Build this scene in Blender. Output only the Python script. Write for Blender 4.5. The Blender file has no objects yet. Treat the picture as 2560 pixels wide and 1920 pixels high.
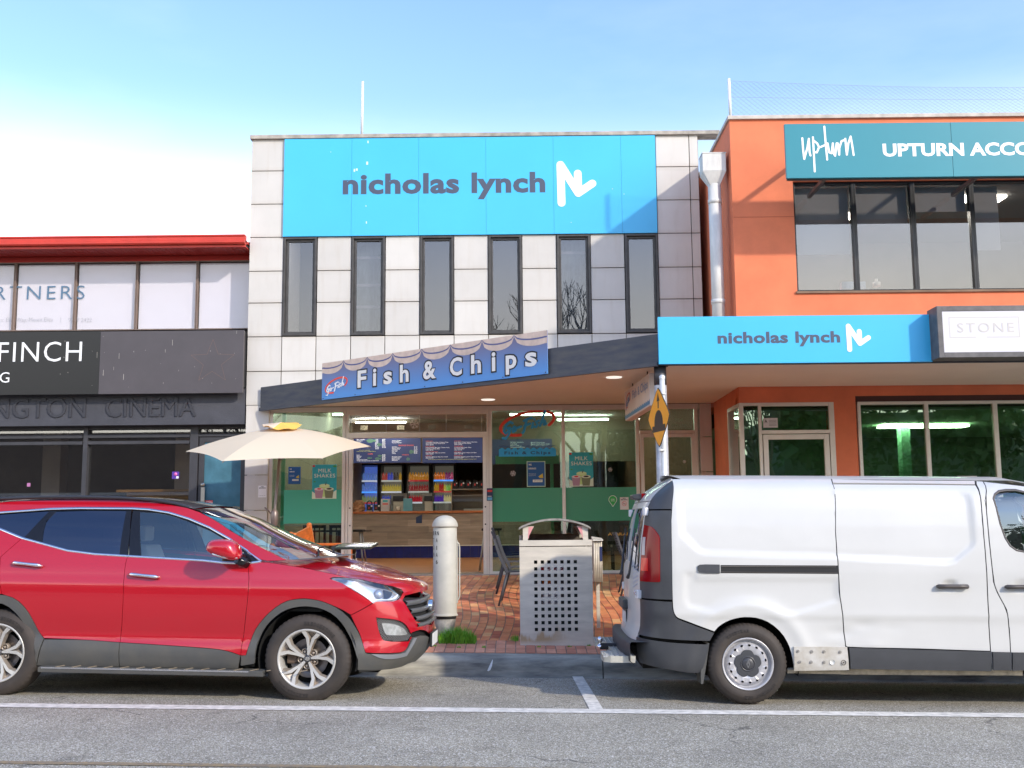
import bpy, bmesh, math, random
import numpy as np
from mathutils import Vector, Matrix
from mathutils.geometry import delaunay_2d_cdt, tessellate_polygon
random.seed(7)
rng = np.random.default_rng(5)
SC = bpy.context.scene
COL = SC.collection

# ------------------------------------------------------------------ camera
CAMZ, FPX = 1.48, 2700.0
YAW, PITCH, ROLL = 0.00632616, 0.1295002, -0.00856932
_cy, _sy, _cp, _sp = math.cos(YAW), math.sin(YAW), math.cos(PITCH), math.sin(PITCH)
FWD = np.array([-_sy*_cp, _cy*_cp, _sp]); _r = np.array([_cy, _sy, 0.0]); _u = np.cross(_r, FWD)
_cr, _sr = math.cos(ROLL), math.sin(ROLL)
RGT = _cr*_r + _sr*_u; UPV = -_sr*_r + _cr*_u
CAMP = np.array([0, 0, CAMZ])
cam_d = bpy.data.cameras.new('camera'); cam = bpy.data.objects.new('camera', cam_d); COL.objects.link(cam)
cam_d.sensor_width = 36.0; cam_d.lens = FPX/2560*36; cam_d.clip_end = 2000; cam_d.clip_start = 0.05
cam.matrix_world = Matrix(((RGT[0], UPV[0], -FWD[0], 0), (RGT[1], UPV[1], -FWD[1], 0), (RGT[2], UPV[2], -FWD[2], CAMZ), (0, 0, 0, 1)))
SC.camera = cam

# ------------------------------------------------------------------ world, sun, exposure
SUNV = Vector((1.02, -1.0, 0.745)).normalized()
SC.view_settings.view_transform = 'Standard'; SC.view_settings.look = 'None'
SC.view_settings.exposure = 0.80; SC.view_settings.gamma = 1; SC.view_settings.use_curve_mapping = False
W = bpy.data.worlds.new('World'); SC.world = W; W.use_nodes = True
wn = W.node_tree.nodes; wl = W.node_tree.links; wn.clear()
sky = wn.new('ShaderNodeTexSky'); sky.sky_type = 'NISHITA'; sky.sun_disc = False
sky.sun_elevation = math.asin(SUNV.z); sky.sun_rotation = math.atan2(SUNV.x, SUNV.y)
sky.air_density = 1.0; sky.dust_density = 0.6; sky.ozone_density = 2.0
tc = wn.new('ShaderNodeTexCoord'); sep = wn.new('ShaderNodeSeparateXYZ'); wl.new(tc.outputs['Generated'], sep.inputs[0])
mr = wn.new('ShaderNodeMapRange'); mr.interpolation_type = 'SMOOTHSTEP'
mr.inputs['From Min'].default_value = 0.385; mr.inputs['From Max'].default_value = 0.13
wl.new(sep.outputs['Z'], mr.inputs['Value'])
mp = wn.new('ShaderNodeMapping'); mp.inputs['Scale'].default_value = (1.2, 1.2, 4.0); wl.new(tc.outputs['Generated'], mp.inputs[0])
nz = wn.new('ShaderNodeTexNoise'); nz.inputs['Scale'].default_value = 2.2; nz.inputs['Detail'].default_value = 7; nz.inputs['Roughness'].default_value = 0.55
wl.new(mp.outputs[0], nz.inputs['Vector'])
cr = wn.new('ShaderNodeMapRange'); cr.inputs['From Min'].default_value = 0.42; cr.inputs['From Max'].default_value = 0.66; cr.inputs['To Max'].default_value = 0.05
wl.new(nz.outputs[0], cr.inputs['Value'])
mx = wn.new('ShaderNodeMath'); mx.operation = 'ADD'; mx.use_clamp = True; wl.new(mr.outputs[0], mx.inputs[0]); wl.new(cr.outputs[0], mx.inputs[1])
cl = wn.new('ShaderNodeMix'); cl.data_type = 'RGBA'; wl.new(mx.outputs[0], cl.inputs['Factor'])
tint = wn.new('ShaderNodeMix'); tint.data_type = 'RGBA'; tint.blend_type = 'MULTIPLY'; tint.inputs['Factor'].default_value = 1
wl.new(sky.outputs[0], tint.inputs['A']); tint.inputs['B'].default_value = (1.24, 1.30, 1.50, 1)
wl.new(tint.outputs['Result'], cl.inputs['A']); cl.inputs['B'].default_value = (10.2, 9.9, 8.9, 1)
bg = wn.new('ShaderNodeBackground'); bg.inputs['Strength'].default_value = 0.15
wo = wn.new('ShaderNodeOutputWorld'); wl.new(cl.outputs['Result'], bg.inputs[0]); wl.new(bg.outputs[0], wo.inputs[0])
sun_d = bpy.data.lights.new('sun', 'SUN'); sun = bpy.data.objects.new('sun', sun_d); COL.objects.link(sun)
sun_d.energy = 2.15; sun_d.angle = math.radians(1.6); sun_d.color = (1.0, 0.90, 0.75)
sun.rotation_euler = SUNV.to_track_quat('Z', 'Y').to_euler(); sun.location = (8, -10, 12)
SC.cycles.max_bounces = 6; SC.cycles.transparent_max_bounces = 12; SC.cycles.glossy_bounces = 4; SC.cycles.caustics_reflective = False; SC.cycles.caustics_refractive = False
try: SC.cycles.use_denoising = True
except Exception: pass

# ------------------------------------------------------------------ photo geometry (the survey of the place)
def P(px, py, Y):
    d = FWD + (px-1280)/FPX*RGT - (py-960)/FPX*UPV
    return CAMP + d*(Y/d[1])
def PX(px, py, Y): return float(P(px, py, Y)[0])
def PZ(px, py, Y): return float(P(px, py, Y)[2])
def proj(Q):
    Q = np.atleast_2d(Q) - CAMP
    z = Q @ FWD
    return np.stack([1280 + FPX*(Q @ RGT)/z, 960 - FPX*(Q @ UPV)/z], 1)
def roadz(X, Y): return 0.02 - 0.0175*X - (0.030*(Y-8.5) if Y > 8.5 else 0.014*(Y-8.5))
KY = 11.40                                     # foot of the kerb
FY = 17.0                                      # shop fronts
def fpz(X, Y):
    w = min(max((Y-(KY+0.1))/(FY-KY-0.1), 0), 1.35)
    w2 = w*0.93 + 0.07*w*w
    return (1-w2)*(0.136-0.0175*X) + w2*0.712

# ------------------------------------------------------------------ materials
MATS = {}
def M(name, col, rough=0.5, metal=0.0, var=0.0, vs=3.0, bump=0.0, bs=80.0, spec=0.5, coat=0.0, emit=None, es=1.0, col2=None, alpha=None, sub=0.0, stretch=None):
    if name in MATS: return MATS[name]
    m = bpy.data.materials.new(name); MATS[name] = m; m.use_nodes = True
    n, l = m.node_tree.nodes, m.node_tree.links; b = n['Principled BSDF']
    b.inputs['Base Color'].default_value = (*col, 1); b.inputs['Roughness'].default_value = rough; b.inputs['Metallic'].default_value = metal
    b.inputs['Specular IOR Level'].default_value = spec
    if coat: b.inputs['Coat Weight'].default_value = coat; b.inputs['Coat Roughness'].default_value = 0.03
    if emit: b.inputs['Emission Color'].default_value = (*emit, 1); b.inputs['Emission Strength'].default_value = es
    if alpha is not None: b.inputs['Alpha'].default_value = alpha
    if var or bump:
        t = n.new('ShaderNodeTexCoord'); src = t.outputs['Object']
        if stretch:
            mpn = n.new('ShaderNodeMapping'); mpn.inputs['Scale'].default_value = stretch; l.new(src, mpn.inputs[0]); src = mpn.outputs[0]
    if var:
        no = n.new('ShaderNodeTexNoise'); no.inputs['Scale'].default_value = vs; no.inputs['Detail'].default_value = 6; no.inputs['Roughness'].default_value = 0.6
        l.new(src, no.inputs['Vector'])
        rp = n.new('ShaderNodeMapRange'); rp.inputs['From Min'].default_value = 0.3; rp.inputs['From Max'].default_value = 0.7
        l.new(no.outputs[0], rp.inputs['Value'])
        mi = n.new('ShaderNodeMix'); mi.data_type = 'RGBA'; l.new(rp.outputs[0], mi.inputs['Factor'])
        c2 = col2 if col2 else tuple(c*(1-var) for c in col)
        mi.inputs['A'].default_value = (*c2, 1); mi.inputs['B'].default_value = (*[min(1, c*(1+var*0.5)) if not col2 else c for c in col], 1)
        l.new(mi.outputs['Result'], b.inputs['Base Color'])
    if bump:
        nb = n.new('ShaderNodeTexNoise'); nb.inputs['Scale'].default_value = bs; nb.inputs['Detail'].default_value = 4
        l.new(src, nb.inputs['Vector'])
        bp = n.new('ShaderNodeBump'); bp.inputs['Strength'].default_value = bump; bp.inputs['Distance'].default_value = 0.01
        l.new(nb.outputs[0], bp.inputs['Height']); l.new(bp.outputs[0], b.inputs['Normal'])
    return m
def panelmat(name, col, amp=0.09, streak=0.20, scol=(0.36, 0.29, 0.20)):
    m = M(name, col, 0.5, var=0.08, vs=1.3); n, l = m.node_tree.nodes, m.node_tree.links; b = n['Principled BSDF']; src = b.inputs['Base Color'].links[0].from_socket
    oi = n.new('ShaderNodeObjectInfo'); r = n.new('ShaderNodeMapRange'); r.inputs['To Min'].default_value = 1-amp; r.inputs['To Max'].default_value = 1+amp*0.4; l.new(oi.outputs['Random'], r.inputs['Value'])
    s = n.new('ShaderNodeVectorMath'); s.operation = 'SCALE'; l.new(src, s.inputs[0]); l.new(r.outputs[0], s.inputs['Scale'])
    g = n.new('ShaderNodeTexCoord'); mpn = n.new('ShaderNodeMapping'); mpn.inputs['Scale'].default_value = (7, 7, 0.9); l.new(g.outputs['Object'], mpn.inputs[0])
    no = n.new('ShaderNodeTexNoise'); no.inputs['Scale'].default_value = 1.6; no.inputs['Detail'].default_value = 5; l.new(mpn.outputs[0], no.inputs['Vector'])
    mr_ = n.new('ShaderNodeMapRange'); mr_.inputs['From Min'].default_value = 0.52; mr_.inputs['From Max'].default_value = 0.80; mr_.inputs['To Max'].default_value = streak; l.new(no.outputs[0], mr_.inputs['Value'])
    # grime gathers along each sheet's own edges
    sz = n.new('ShaderNodeSeparateXYZ'); l.new(g.outputs['Generated'], sz.inputs[0]); ed = n.new('ShaderNodeMath'); ed.operation = 'SUBTRACT'; ed.inputs[1].default_value = 0.5; l.new(sz.outputs['Z'], ed.inputs[0]); ea = n.new('ShaderNodeMath'); ea.operation = 'ABSOLUTE'; l.new(ed.outputs[0], ea.inputs[0])
    er = n.new('ShaderNodeMapRange'); er.inputs['From Min'].default_value = 0.36; er.inputs['From Max'].default_value = 0.52; er.inputs['To Max'].default_value = 0.20; l.new(ea.outputs[0], er.inputs['Value'])
    ad = n.new('ShaderNodeMath'); ad.operation = 'ADD'; ad.use_clamp = True; l.new(mr_.outputs[0], ad.inputs[0]); l.new(er.outputs[0], ad.inputs[1])
    mi = n.new('ShaderNodeMix'); mi.data_type = 'RGBA'; l.new(ad.outputs[0], mi.inputs['Factor']); l.new(s.outputs[0], mi.inputs['A']); mi.inputs['B'].default_value = (*scol, 1); l.new(mi.outputs['Result'], b.inputs['Base Color']); return m
def glass(name, tint=(0.6, 0.7, 0.65), refl=1.0, base=0.04, rough=0.01, gcol=(1, 1, 1)):
    if name in MATS: return MATS[name]
    m = bpy.data.materials.new(name); MATS[name] = m; m.use_nodes = True
    n, l = m.node_tree.nodes, m.node_tree.links; n.clear()
    tr = n.new('ShaderNodeBsdfTransparent'); tr.inputs[0].default_value = (*tint, 1)
    gl = n.new('ShaderNodeBsdfGlossy'); gl.inputs['Roughness'].default_value = rough; gl.inputs[0].default_value = (*gcol, 1)
    fr = n.new('ShaderNodeFresnel'); ge = n.new('ShaderNodeNewGeometry'); io = n.new('ShaderNodeMapRange'); io.inputs['To Min'].default_value = 1.5; io.inputs['To Max'].default_value = 0.6667; l.new(ge.outputs['Backfacing'], io.inputs['Value']); l.new(io.outputs[0], fr.inputs[0])
    ma = n.new('ShaderNodeMath'); ma.operation = 'MULTIPLY_ADD'; ma.inputs[1].default_value = refl; ma.inputs[2].default_value = base; ma.use_clamp = True
    l.new(fr.outputs[0], ma.inputs[0])
    mi = n.new('ShaderNodeMixShader'); l.new(ma.outputs[0], mi.inputs[0]); l.new(tr.outputs[0], mi.inputs[1]); l.new(gl.outputs[0], mi.inputs[2])
    o = n.new('ShaderNodeOutputMaterial'); l.new(mi.outputs[0], o.inputs[0])
    return m

# ------------------------------------------------------------------ mesh builder
WL = {}                                          # object -> world offset of its geometry's parent
class MB:
    def __init__(s): s.v = []; s.f = []; s.sm = []
    def add(s, vs, fs, smooth=False):
        o = len(s.v); s.v += [tuple(map(float, v)) for v in vs]; s.f += [tuple(i+o for i in f) for f in fs]; s.sm += [smooth]*len(fs)
        return s
    def box(s, x0, x1, y0, y1, z0, z1):
        if x0 > x1: x0, x1 = x1, x0
        if y0 > y1: y0, y1 = y1, y0
        if z0 > z1: z0, z1 = z1, z0
        v = [(x0, y0, z0), (x1, y0, z0), (x1, y1, z0), (x0, y1, z0), (x0, y0, z1), (x1, y0, z1), (x1, y1, z1), (x0, y1, z1)]
        return s.add(v, [(3, 2, 1, 0), (4, 5, 6, 7), (0, 1, 5, 4), (1, 2, 6, 5), (2, 3, 7, 6), (3, 0, 4, 7)])
    def hexa(s, p):                              # 8 points: bottom ring then top ring
        return s.add(p, [(3, 2, 1, 0), (4, 5, 6, 7), (0, 1, 5, 4), (1, 2, 6, 5), (2, 3, 7, 6), (3, 0, 4, 7)])
    def bar(s, a, b, w, h, up=(0, 0, 1)):
        a = Vector(a); b = Vector(b); d = (b-a).normalized(); upv = Vector(up)
        if abs(d.dot(upv)) > 0.98: upv = Vector((0, 1, 0))
        r = d.cross(upv).normalized(); u = r.cross(d)
        p = []
        for e in (a, b):
            for i, j in ((-1, -1), (1, -1), (1, 1), (-1, 1)): p.append(e + r*(i*w/2) + u*(j*h/2))
        return s.hexa(p)
    def tube(s, pts, rad, n=8, caps=True):
        pts = [Vector(p) for p in pts]; rad = rad if isinstance(rad, (list, tuple)) else [rad]*len(pts)
        vs = []; up = Vector((0.13, 0.27, 1)).normalized(); prev = None
        for i, p in enumerate(pts):
            d = (pts[min(i+1, len(pts)-1)] - pts[max(i-1, 0)]).normalized()
            if prev is None:
                r = d.cross(up); r = r.normalized() if r.length > 1e-4 else Vector((1, 0, 0))
            else: r = (prev - d*prev.dot(d)).normalized()
            prev = r; u = d.cross(r)
            for k in range(n):
                a = 2*math.pi*k/n; vs.append(p + r*(math.cos(a)*rad[i]) + u*(math.sin(a)*rad[i]))
        fs = [(i*n+k, i*n+(k+1) % n, (i+1)*n+(k+1) % n, (i+1)*n+k) for i in range(len(pts)-1) for k in range(n)]
        s.add(vs, fs, True)
        if caps:
            o = len(s.v)-len(vs)
            s.f += [tuple(o+k for k in range(n))[::-1], tuple(o+(len(pts)-1)*n+k for k in range(n))]; s.sm += [False, False]
        return s
    def lathe(s, prof, c=(0, 0, 0), axis='Z', n=32, a0=0, a1=2*math.pi):   # prof: (r, h)
        vs = []; full = abs(a1-a0-2*math.pi) < 1e-6; m = n if full else n+1
        for k in range(m):
            a = a0+(a1-a0)*k/n; ca, sa = math.cos(a), math.sin(a)
            for r, h in prof:
                if axis == 'Z': vs.append((c[0]+r*ca, c[1]+r*sa, c[2]+h))
                else: vs.append((c[0]+r*ca, c[1]+h, c[2]+r*sa))      # axis Y
        L = len(prof)
        fs = [(k*L+i, ((k+1) % m)*L+i, ((k+1) % m)*L+i+1, k*L+i+1) for k in range(n) for i in range(L-1)]
        return s.add(vs, fs, True)
    def prism(s, poly, fn0, fn1):                # 2d polygon -> two mapped layers + sides
        t = tessellate_polygon([[Vector((p[0], p[1], 0)) for p in poly]])
        n = len(poly); a = [fn0(p) for p in poly]; b = [fn1(p) for p in poly]
        fs = [tuple(x) for x in t] + [tuple(i+n for i in x)[::-1] for x in t] + [(i, (i+1) % n, (i+1) % n+n, i+n) for i in range(n)]
        return s.add(a+b, fs)
    def plate(s, poly, y0, y1):                  # xz polygon, thickness in y
        return s.prism(poly, lambda p: (p[0], y0, p[1]), lambda p: (p[0], y1, p[1]))
    def build(s, name, mat, parent=None, local=False, bevel=0.0, attr=None, recalc=True):
        me = bpy.data.meshes.new(name); off = np.zeros(3)
        if parent is not None and not local: off = WL.get(parent, np.zeros(3))
        V = np.array(s.v, float).reshape(-1, 3) - off
        me.from_pydata(V.tolist(), [], s.f)
        me.polygons.foreach_set('use_smooth', s.sm)
        mats = mat if isinstance(mat, (list, tuple)) else [mat]
        for m in mats: me.materials.append(m)
        if attr is not None:
            a = me.attributes.new('rnd', 'FLOAT', 'FACE'); a.data.foreach_set('value', attr)
        if recalc and len(s.f) < 60000:
            bm = bmesh.new(); bm.from_mesh(me); bmesh.ops.recalc_face_normals(bm, faces=bm.faces)
            if bevel: bmesh.ops.bevel(bm, geom=[e for e in bm.edges if len(e.link_faces) == 2 and e.calc_face_angle(0) > 0.6], offset=bevel, segments=2, affect='EDGES', profile=0.6)
            bm.to_mesh(me); bm.free()
        me.update()
        o = bpy.data.objects.new(name, me); COL.objects.link(o)
        if parent is not None: o.parent = parent; WL[o] = WL.get(parent, np.zeros(3))
        else: WL[o] = np.zeros(3)
        return o
def thing(name, label, cat, loc=(0, 0, 0), group=None, rot=None):
    o = bpy.data.objects.new(name, None); COL.objects.link(o); o.location = loc; o.empty_display_size = 0.2
    if rot is not None: o.rotation_euler = rot
    o['label'] = label; o['category'] = cat
    if group: o['group'] = group
    WL[o] = np.array(loc, float) if rot is None else np.zeros(3)
    return o
def tag(o, label, cat, group=None):
    o['label'] = label; o['category'] = cat
    if group: o['group'] = group
    return o
def struct(o, kind='structure'): o['kind'] = kind; return o
def copy_tree(o, parent=None):
    c = o.copy(); COL.objects.link(c)
    if parent is not None: c.parent = parent
    WL[c] = WL.get(o, np.zeros(3))
    for ch in list(o.children): copy_tree(ch, c)
    return c

# ------------------------------------------------------------------ lettering
def text_mesh(s, bold=0.0, sp=1.0, shear=0.0, ext=0.0, align='LEFT', wsp=1.0, line=1.0, res=3):
    cu = bpy.data.curves.new('lettering', 'FONT'); cu.body = s; cu.offset = bold; cu.space_character = sp; cu.space_word = wsp
    cu.shear = shear; cu.extrude = ext; cu.resolution_u = res; cu.align_x = align; cu.space_line = line
    o = bpy.data.objects.new('lettering', cu); COL.objects.link(o)
    bpy.context.view_layer.update()
    me = bpy.data.meshes.new_from_object(o.evaluated_get(bpy.context.evaluated_depsgraph_get()))
    bpy.data.objects.remove(o); bpy.data.curves.remove(cu)
    return me
def lettering(s, mat, parent, o, r, u, w=None, h=None, bold=0.0, sp=1.0, shear=0.0, ext=0.0015, name='lettering', off=0.0, local=False, align='LEFT', anchor='L', line=1.0, fn=None, wsp=1.0):
    """o = lower-left corner of the box, r and u unit vectors; w and h = size of the box the letters fill."""
    me = text_mesh(s, bold, sp, shear, 0.0, align, line=line, wsp=wsp)
    n = len(me.vertices)
    if n == 0: return None
    v = np.empty(n*3); me.vertices.foreach_get('co', v); v = v.reshape(-1, 3)
    lo, hi = v.min(0), v.max(0); W0, H0 = hi[0]-lo[0], hi[1]-lo[1]
    if w is None: sx = sy = h/H0
    elif h is None: sx = sy = w/W0
    else: sx, sy = w/W0, h/H0
    a = (v[:, 0]-lo[0])*sx; b = (v[:, 1]-lo[1])*sy
    if anchor == 'C': a -= W0*sx/2
    r = np.array(r, float); u = np.array(u, float); nn = np.cross(r, u)
    base = WL.get(parent, np.zeros(3)) if (parent is not None and not local) else np.zeros(3)
    if fn: q = np.array([fn(x, y) for x, y in zip(a, b)])
    else: q = np.array(o, float) + np.outer(a, r) + np.outer(b, u) + nn*off
    me.vertices.foreach_set('co', (q-base).ravel())
    me.materials.clear(); me.materials.append(mat)
    if ext:
        bm = bmesh.new(); bm.from_mesh(me)
        g = bmesh.ops.extrude_face_region(bm, geom=bm.faces[:])
        vs = [e for e in g['geom'] if isinstance(e, bmesh.types.BMVert)]
        bmesh.ops.translate(bm, verts=vs, vec=Vector(nn*ext)); bm.to_mesh(me); bm.free()
    for p_ in me.polygons: p_.use_smooth = False
    me.update(); ob = bpy.data.objects.new(name, me); COL.objects.link(ob)
    if parent is not None: ob.parent = parent; WL[ob] = WL.get(parent, np.zeros(3))
    return ob
def strokes(lines, w, mat, parent, fn, name='lettering', t=0.002, seg=8):
    """rounded pen strokes: lines = list of polylines in 2d; fn maps (x, y, height) to 3d; every capsule lies a hair above the one before"""
    mb = MB(); k = 0
    for ln in lines:
        for (x0, y0), (x1, y1) in zip(ln[:-1], ln[1:]):
            a = math.atan2(y1-y0, x1-x0); ring = []
            for i in range(seg+1): th = a+math.pi/2+math.pi*i/seg; ring.append((x0+w/2*math.cos(th), y0+w/2*math.sin(th)))
            for i in range(seg+1): th = a-math.pi/2+math.pi*i/seg; ring.append((x1+w/2*math.cos(th), y1+w/2*math.sin(th)))
            z = t + 0.00012*(k % 7); k += 1
            n = len(ring); mb.add([fn(p[0], p[1], z) for p in ring] + [fn(p[0], p[1], 0) for p in ring], [tuple(range(n))] + [(i, (i+1) % n, (i+1) % n+n, i+n) for i in range(n)])
    return mb.build(name, mat, parent, local=False)
XR, ZU = (1, 0, 0), (0, 0, 1)
# ------------------------------------------------------------------ shared materials
m_joint = M('dark_joint', (0.12, 0.095, 0.07), 0.9)
m_panel = panelmat('cream_composite_panel', (0.60, 0.575, 0.535))
m_pane_dirt = M('weathered_cap', (0.42, 0.38, 0.33), 0.8, var=0.4, vs=7)
m_alu = M('champagne_aluminium', (0.74, 0.71, 0.63), 0.38, 0.15, var=0.06, vs=5)
m_black = M('black_frame', (0.035, 0.033, 0.032), 0.45, var=0.5, vs=9, col2=(0.07, 0.065, 0.06))
m_blk = M('flat_black', (0.012, 0.012, 0.013), 0.7)
m_dark = M('dark_grey_paint', (0.045, 0.045, 0.052), 0.5, var=0.3, vs=4)
m_white = M('white_paint', (0.78, 0.78, 0.77), 0.5)
m_orange = M('orange_render', (0.75, 0.205, 0.095), 0.85, var=0.16, vs=1.6, bump=0.25, bs=130)
m_soffit = M('cream_soffit', (0.84, 0.80, 0.70), 0.75, var=0.05, vs=1.0)
m_fascia = M('weathered_navy_fascia', (0.055, 0.062, 0.085), 0.7, var=0.5, vs=3.0, col2=(0.10, 0.10, 0.10), bump=0.15, bs=20, stretch=(1, 1, 5))
m_blue = M('sky_blue_sign_vinyl', (0.055, 0.47, 0.82), 0.35, var=0.05, vs=0.8)
m_slate = M('slate_letters', (0.06, 0.075, 0.12), 0.5)
m_wht = M('sign_white', (0.86, 0.86, 0.86), 0.5)
m_teal = M('teal_sign', (0.018, 0.23, 0.29), 0.35, var=0.06, vs=0.7)
m_red = M('red_roof_paint', (0.55, 0.045, 0.028), 0.45, var=0.12, vs=5)
m_redd = M('red_eave_boards', (0.42, 0.02, 0.012), 0.6, var=0.1)
m_board = M('charcoal_board', (0.075, 0.066, 0.072), 0.42, var=0.12, vs=2)
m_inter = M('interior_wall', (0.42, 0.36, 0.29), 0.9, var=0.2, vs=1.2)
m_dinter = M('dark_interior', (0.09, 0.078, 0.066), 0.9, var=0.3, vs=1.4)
m_ceil = M('interior_ceiling', (0.46, 0.45, 0.42), 0.9)
m_lampw = M('lit_tube', (1, 1, 1), 0.5, emit=(1.0, 0.97, 0.88), es=20.0)
g_shop = glass('green_tinted_glass', (0.66, 0.80, 0.72), 1.2, 0.02, gcol=(0.92, 1.0, 0.95))
g_up = glass('grey_window_glass', (0.60, 0.60, 0.63), 1.3, 0.05, gcol=(0.90, 0.93, 1.0))
g_clear = glass('clear_glass', (0.82, 0.84, 0.83), 1.0, 0.03)
g_dark = glass('dark_shop_glass', (0.80, 0.80, 0.80), 1.8, 0.06)
m_band = M('frosted_green_band', (0.055, 0.30, 0.155), 0.22, spec=0.6)
m_greenpost = M('green_edge', (0.16, 0.52, 0.30), 0.5)

def winframe(mb, x0, x1, z0, z1, y0, y1, t, tb=None):
    tb = tb or t
    mb.box(x0, x0+t, y0, y1, z0, z1); mb.box(x1-t, x1, y0, y1, z0, z1)
    mb.box(x0+t, x1-t, y0, y1, z1-t, z1); mb.box(x0+t, x1-t, y0, y1, z0, z0+tb)
    return mb

# ================================================================== the white two-storey shop
WX0, WX1 = PX(612, 1100, FY), 2.965
wb = thing('shop_building', 'cream panelled two-storey building with six tall dark windows above the fish shop', 'building', ((WX0+WX1)/2, FY, 0.67))
ZTOP = PZ(1280, 333, FY)
def row(y): return PZ(706, y, FY)
zr = [row(y) for y in (348, 427, 510, 593, 677.5, 757, 841.5, 928, 1013)]
xc = [PX(x, 841, FY) for x in (614, 704.5, 790, 876.5, 962, 1049, 1135, 1221.5, 1307, 1394, 1480, 1566, 1651, 1737)]
xc[0] = WX0
G = 0.006
pan = []
def panel(x0, x1, z0, z1, y=FY):
    o = MB().box(x0+G, x1-G, y, y+0.028, z0+G, z1-G).build('panel', m_panel, wb, bevel=0.004); pan.append(o); return o
for j in range(8):                                # left column, full height
    panel(xc[0], xc[1], zr[j+1], zr[j])
for i in (11, 12):                                # right columns; the second is cut by the orange wall
    for j in range(8):
        if i == 11 and 3 <= j: continue
        x1_ = WX1-0.01 if i == 12 else xc[13]
        if i == 11: panel(xc[12], xc[13], zr[j+1], zr[j])
for j in range(8):
    if j >= 3: panel(xc[12], xc[13], zr[j+1], zr[j])
    panel(xc[13], WX1-0.005, zr[j+1], zr[j])
for i in range(1, 12):
    if i % 2 == 0:                                # piers between the windows
        for j in (3, 4, 5): panel(xc[i], xc[i+1], zr[j+1], zr[j])
    for j in (6, 7): panel(xc[i], xc[i+1], zr[j+1], zr[j])
# pillars beside the shop front
zf = fpz(0, FY)
pil = [(PX(612, 1150, FY), PX(671.5, 1150, FY), (1013, 1187.5, 1276, 1365, 1440)), ]
for x0, x1, ys in pil:
    zz = [PZ(650, y, FY) for y in ys]; zz[-1] = 0.6
    for a, b in zip(zz[:-1], zz[1:]): panel(x0, x1, b, a, FY-0.012)
zz = [PZ(1760, y, FY) for y in (1008, 1091.5, 1179.5, 1268, 1356, 1440)]; zz[-1] = 0.6
for a, b in zip(zz[:-1], zz[1:]): panel(PX(1749, 1100, FY), PX(1781, 1100, FY), b, a, FY-0.012)
# backing wall round the window holes, floors, sides, roof
bk = MB()
wz0, wz1 = zr[6], zr[3]
bk.box(WX0, WX1, FY+0.03, FY+0.2, wz1, ZTOP-0.04); bk.box(WX0, WX1, FY+0.03, FY+0.2, 3.36, wz0)
for i in range(0, 12):
    if i % 2 == 0: bk.box(WX0 if i == 0 else xc[i], xc[i+1], FY+0.03, FY+0.2, wz0, wz1)
bk.box(xc[12], WX1, FY+0.03, FY+0.2, wz0, wz1)
bk.build('wall', m_joint, wb)
sh = MB()
sh.box(WX0, WX0+0.12, FY+0.2, 32, 0.5, ZTOP-0.04); sh.box(WX1-0.12, WX1, FY+0.2, 32, 0.5, ZTOP-0.04); sh.box(WX0, WX1, 32, 32.2, 0.5, ZTOP-0.04)
sh.box(WX0+0.12, WX1-0.12, FY+0.2, 32, ZTOP-0.35, ZTOP-0.25)
sh.build('outer_wall', m_panel, wb)
MB().box(WX0+0.12, WX1-0.12, FY+0.2, 32, 4.02, 4.3).build('storey_floor', m_ceil, wb)
cap = MB(); cap.box(WX0-0.02, WX1+0.35, FY-0.05, FY+0.24, ZTOP-0.065, ZTOP); cap.build('coping', m_pane_dirt, wb, bevel=0.006)
# upstairs windows
m_curt = M('green_grey_curtain', (0.42, 0.52, 0.48), 0.9, var=0.35, vs=26, stretch=(1, 1, 0.25))
for k, i in enumerate((1, 3, 5, 7, 9, 11)):
    x0, x1 = xc[i]+0.005, xc[i+1]-0.005
    f = winframe(MB(), x0, x1, wz0+0.01, wz1-0.006, FY-0.022, FY+0.12, 0.035); w = f.build('window', m_black, wb, bevel=0.004)
    f = winframe(MB(), x0+0.036, x1-0.036, wz0+0.046, wz1-0.042, FY+0.02, FY+0.09, 0.035); f.build('sash', m_black, w, bevel=0.004)
    MB().box(x0+0.072, x1-0.072, FY+0.05, FY+0.056, wz0+0.082, wz1-0.078).build('pane', g_up, w)
    if k in (1, 4):
        MB().box(x0+0.02, x1-0.02, FY+0.21, FY+0.22, wz0, wz1).build('curtain', m_curt, w)
        mbk = MB()
        for q in ((0.80, 0.52, 0.30) if k == 1 else (0.83,)):
            z = wz0+(wz1-wz0)*q; mbk.box(x0+0.02, x1-0.02, FY+0.204, FY+0.208, z, z+0.045)
        mbk.build('blind_rail', m_white, w)
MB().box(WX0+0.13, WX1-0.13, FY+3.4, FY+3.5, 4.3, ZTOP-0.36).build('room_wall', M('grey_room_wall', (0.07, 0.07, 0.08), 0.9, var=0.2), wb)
for x, y in ((-3.3, 19), (-1.6, 18.6), (-0.2, 19.2), (1.2, 18.5)):
    MB().box(x-0.55, x+0.55, y, y+0.14, ZTOP-0.9, ZTOP-0.87).build('office_lamp', m_lampw, wb)

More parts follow.
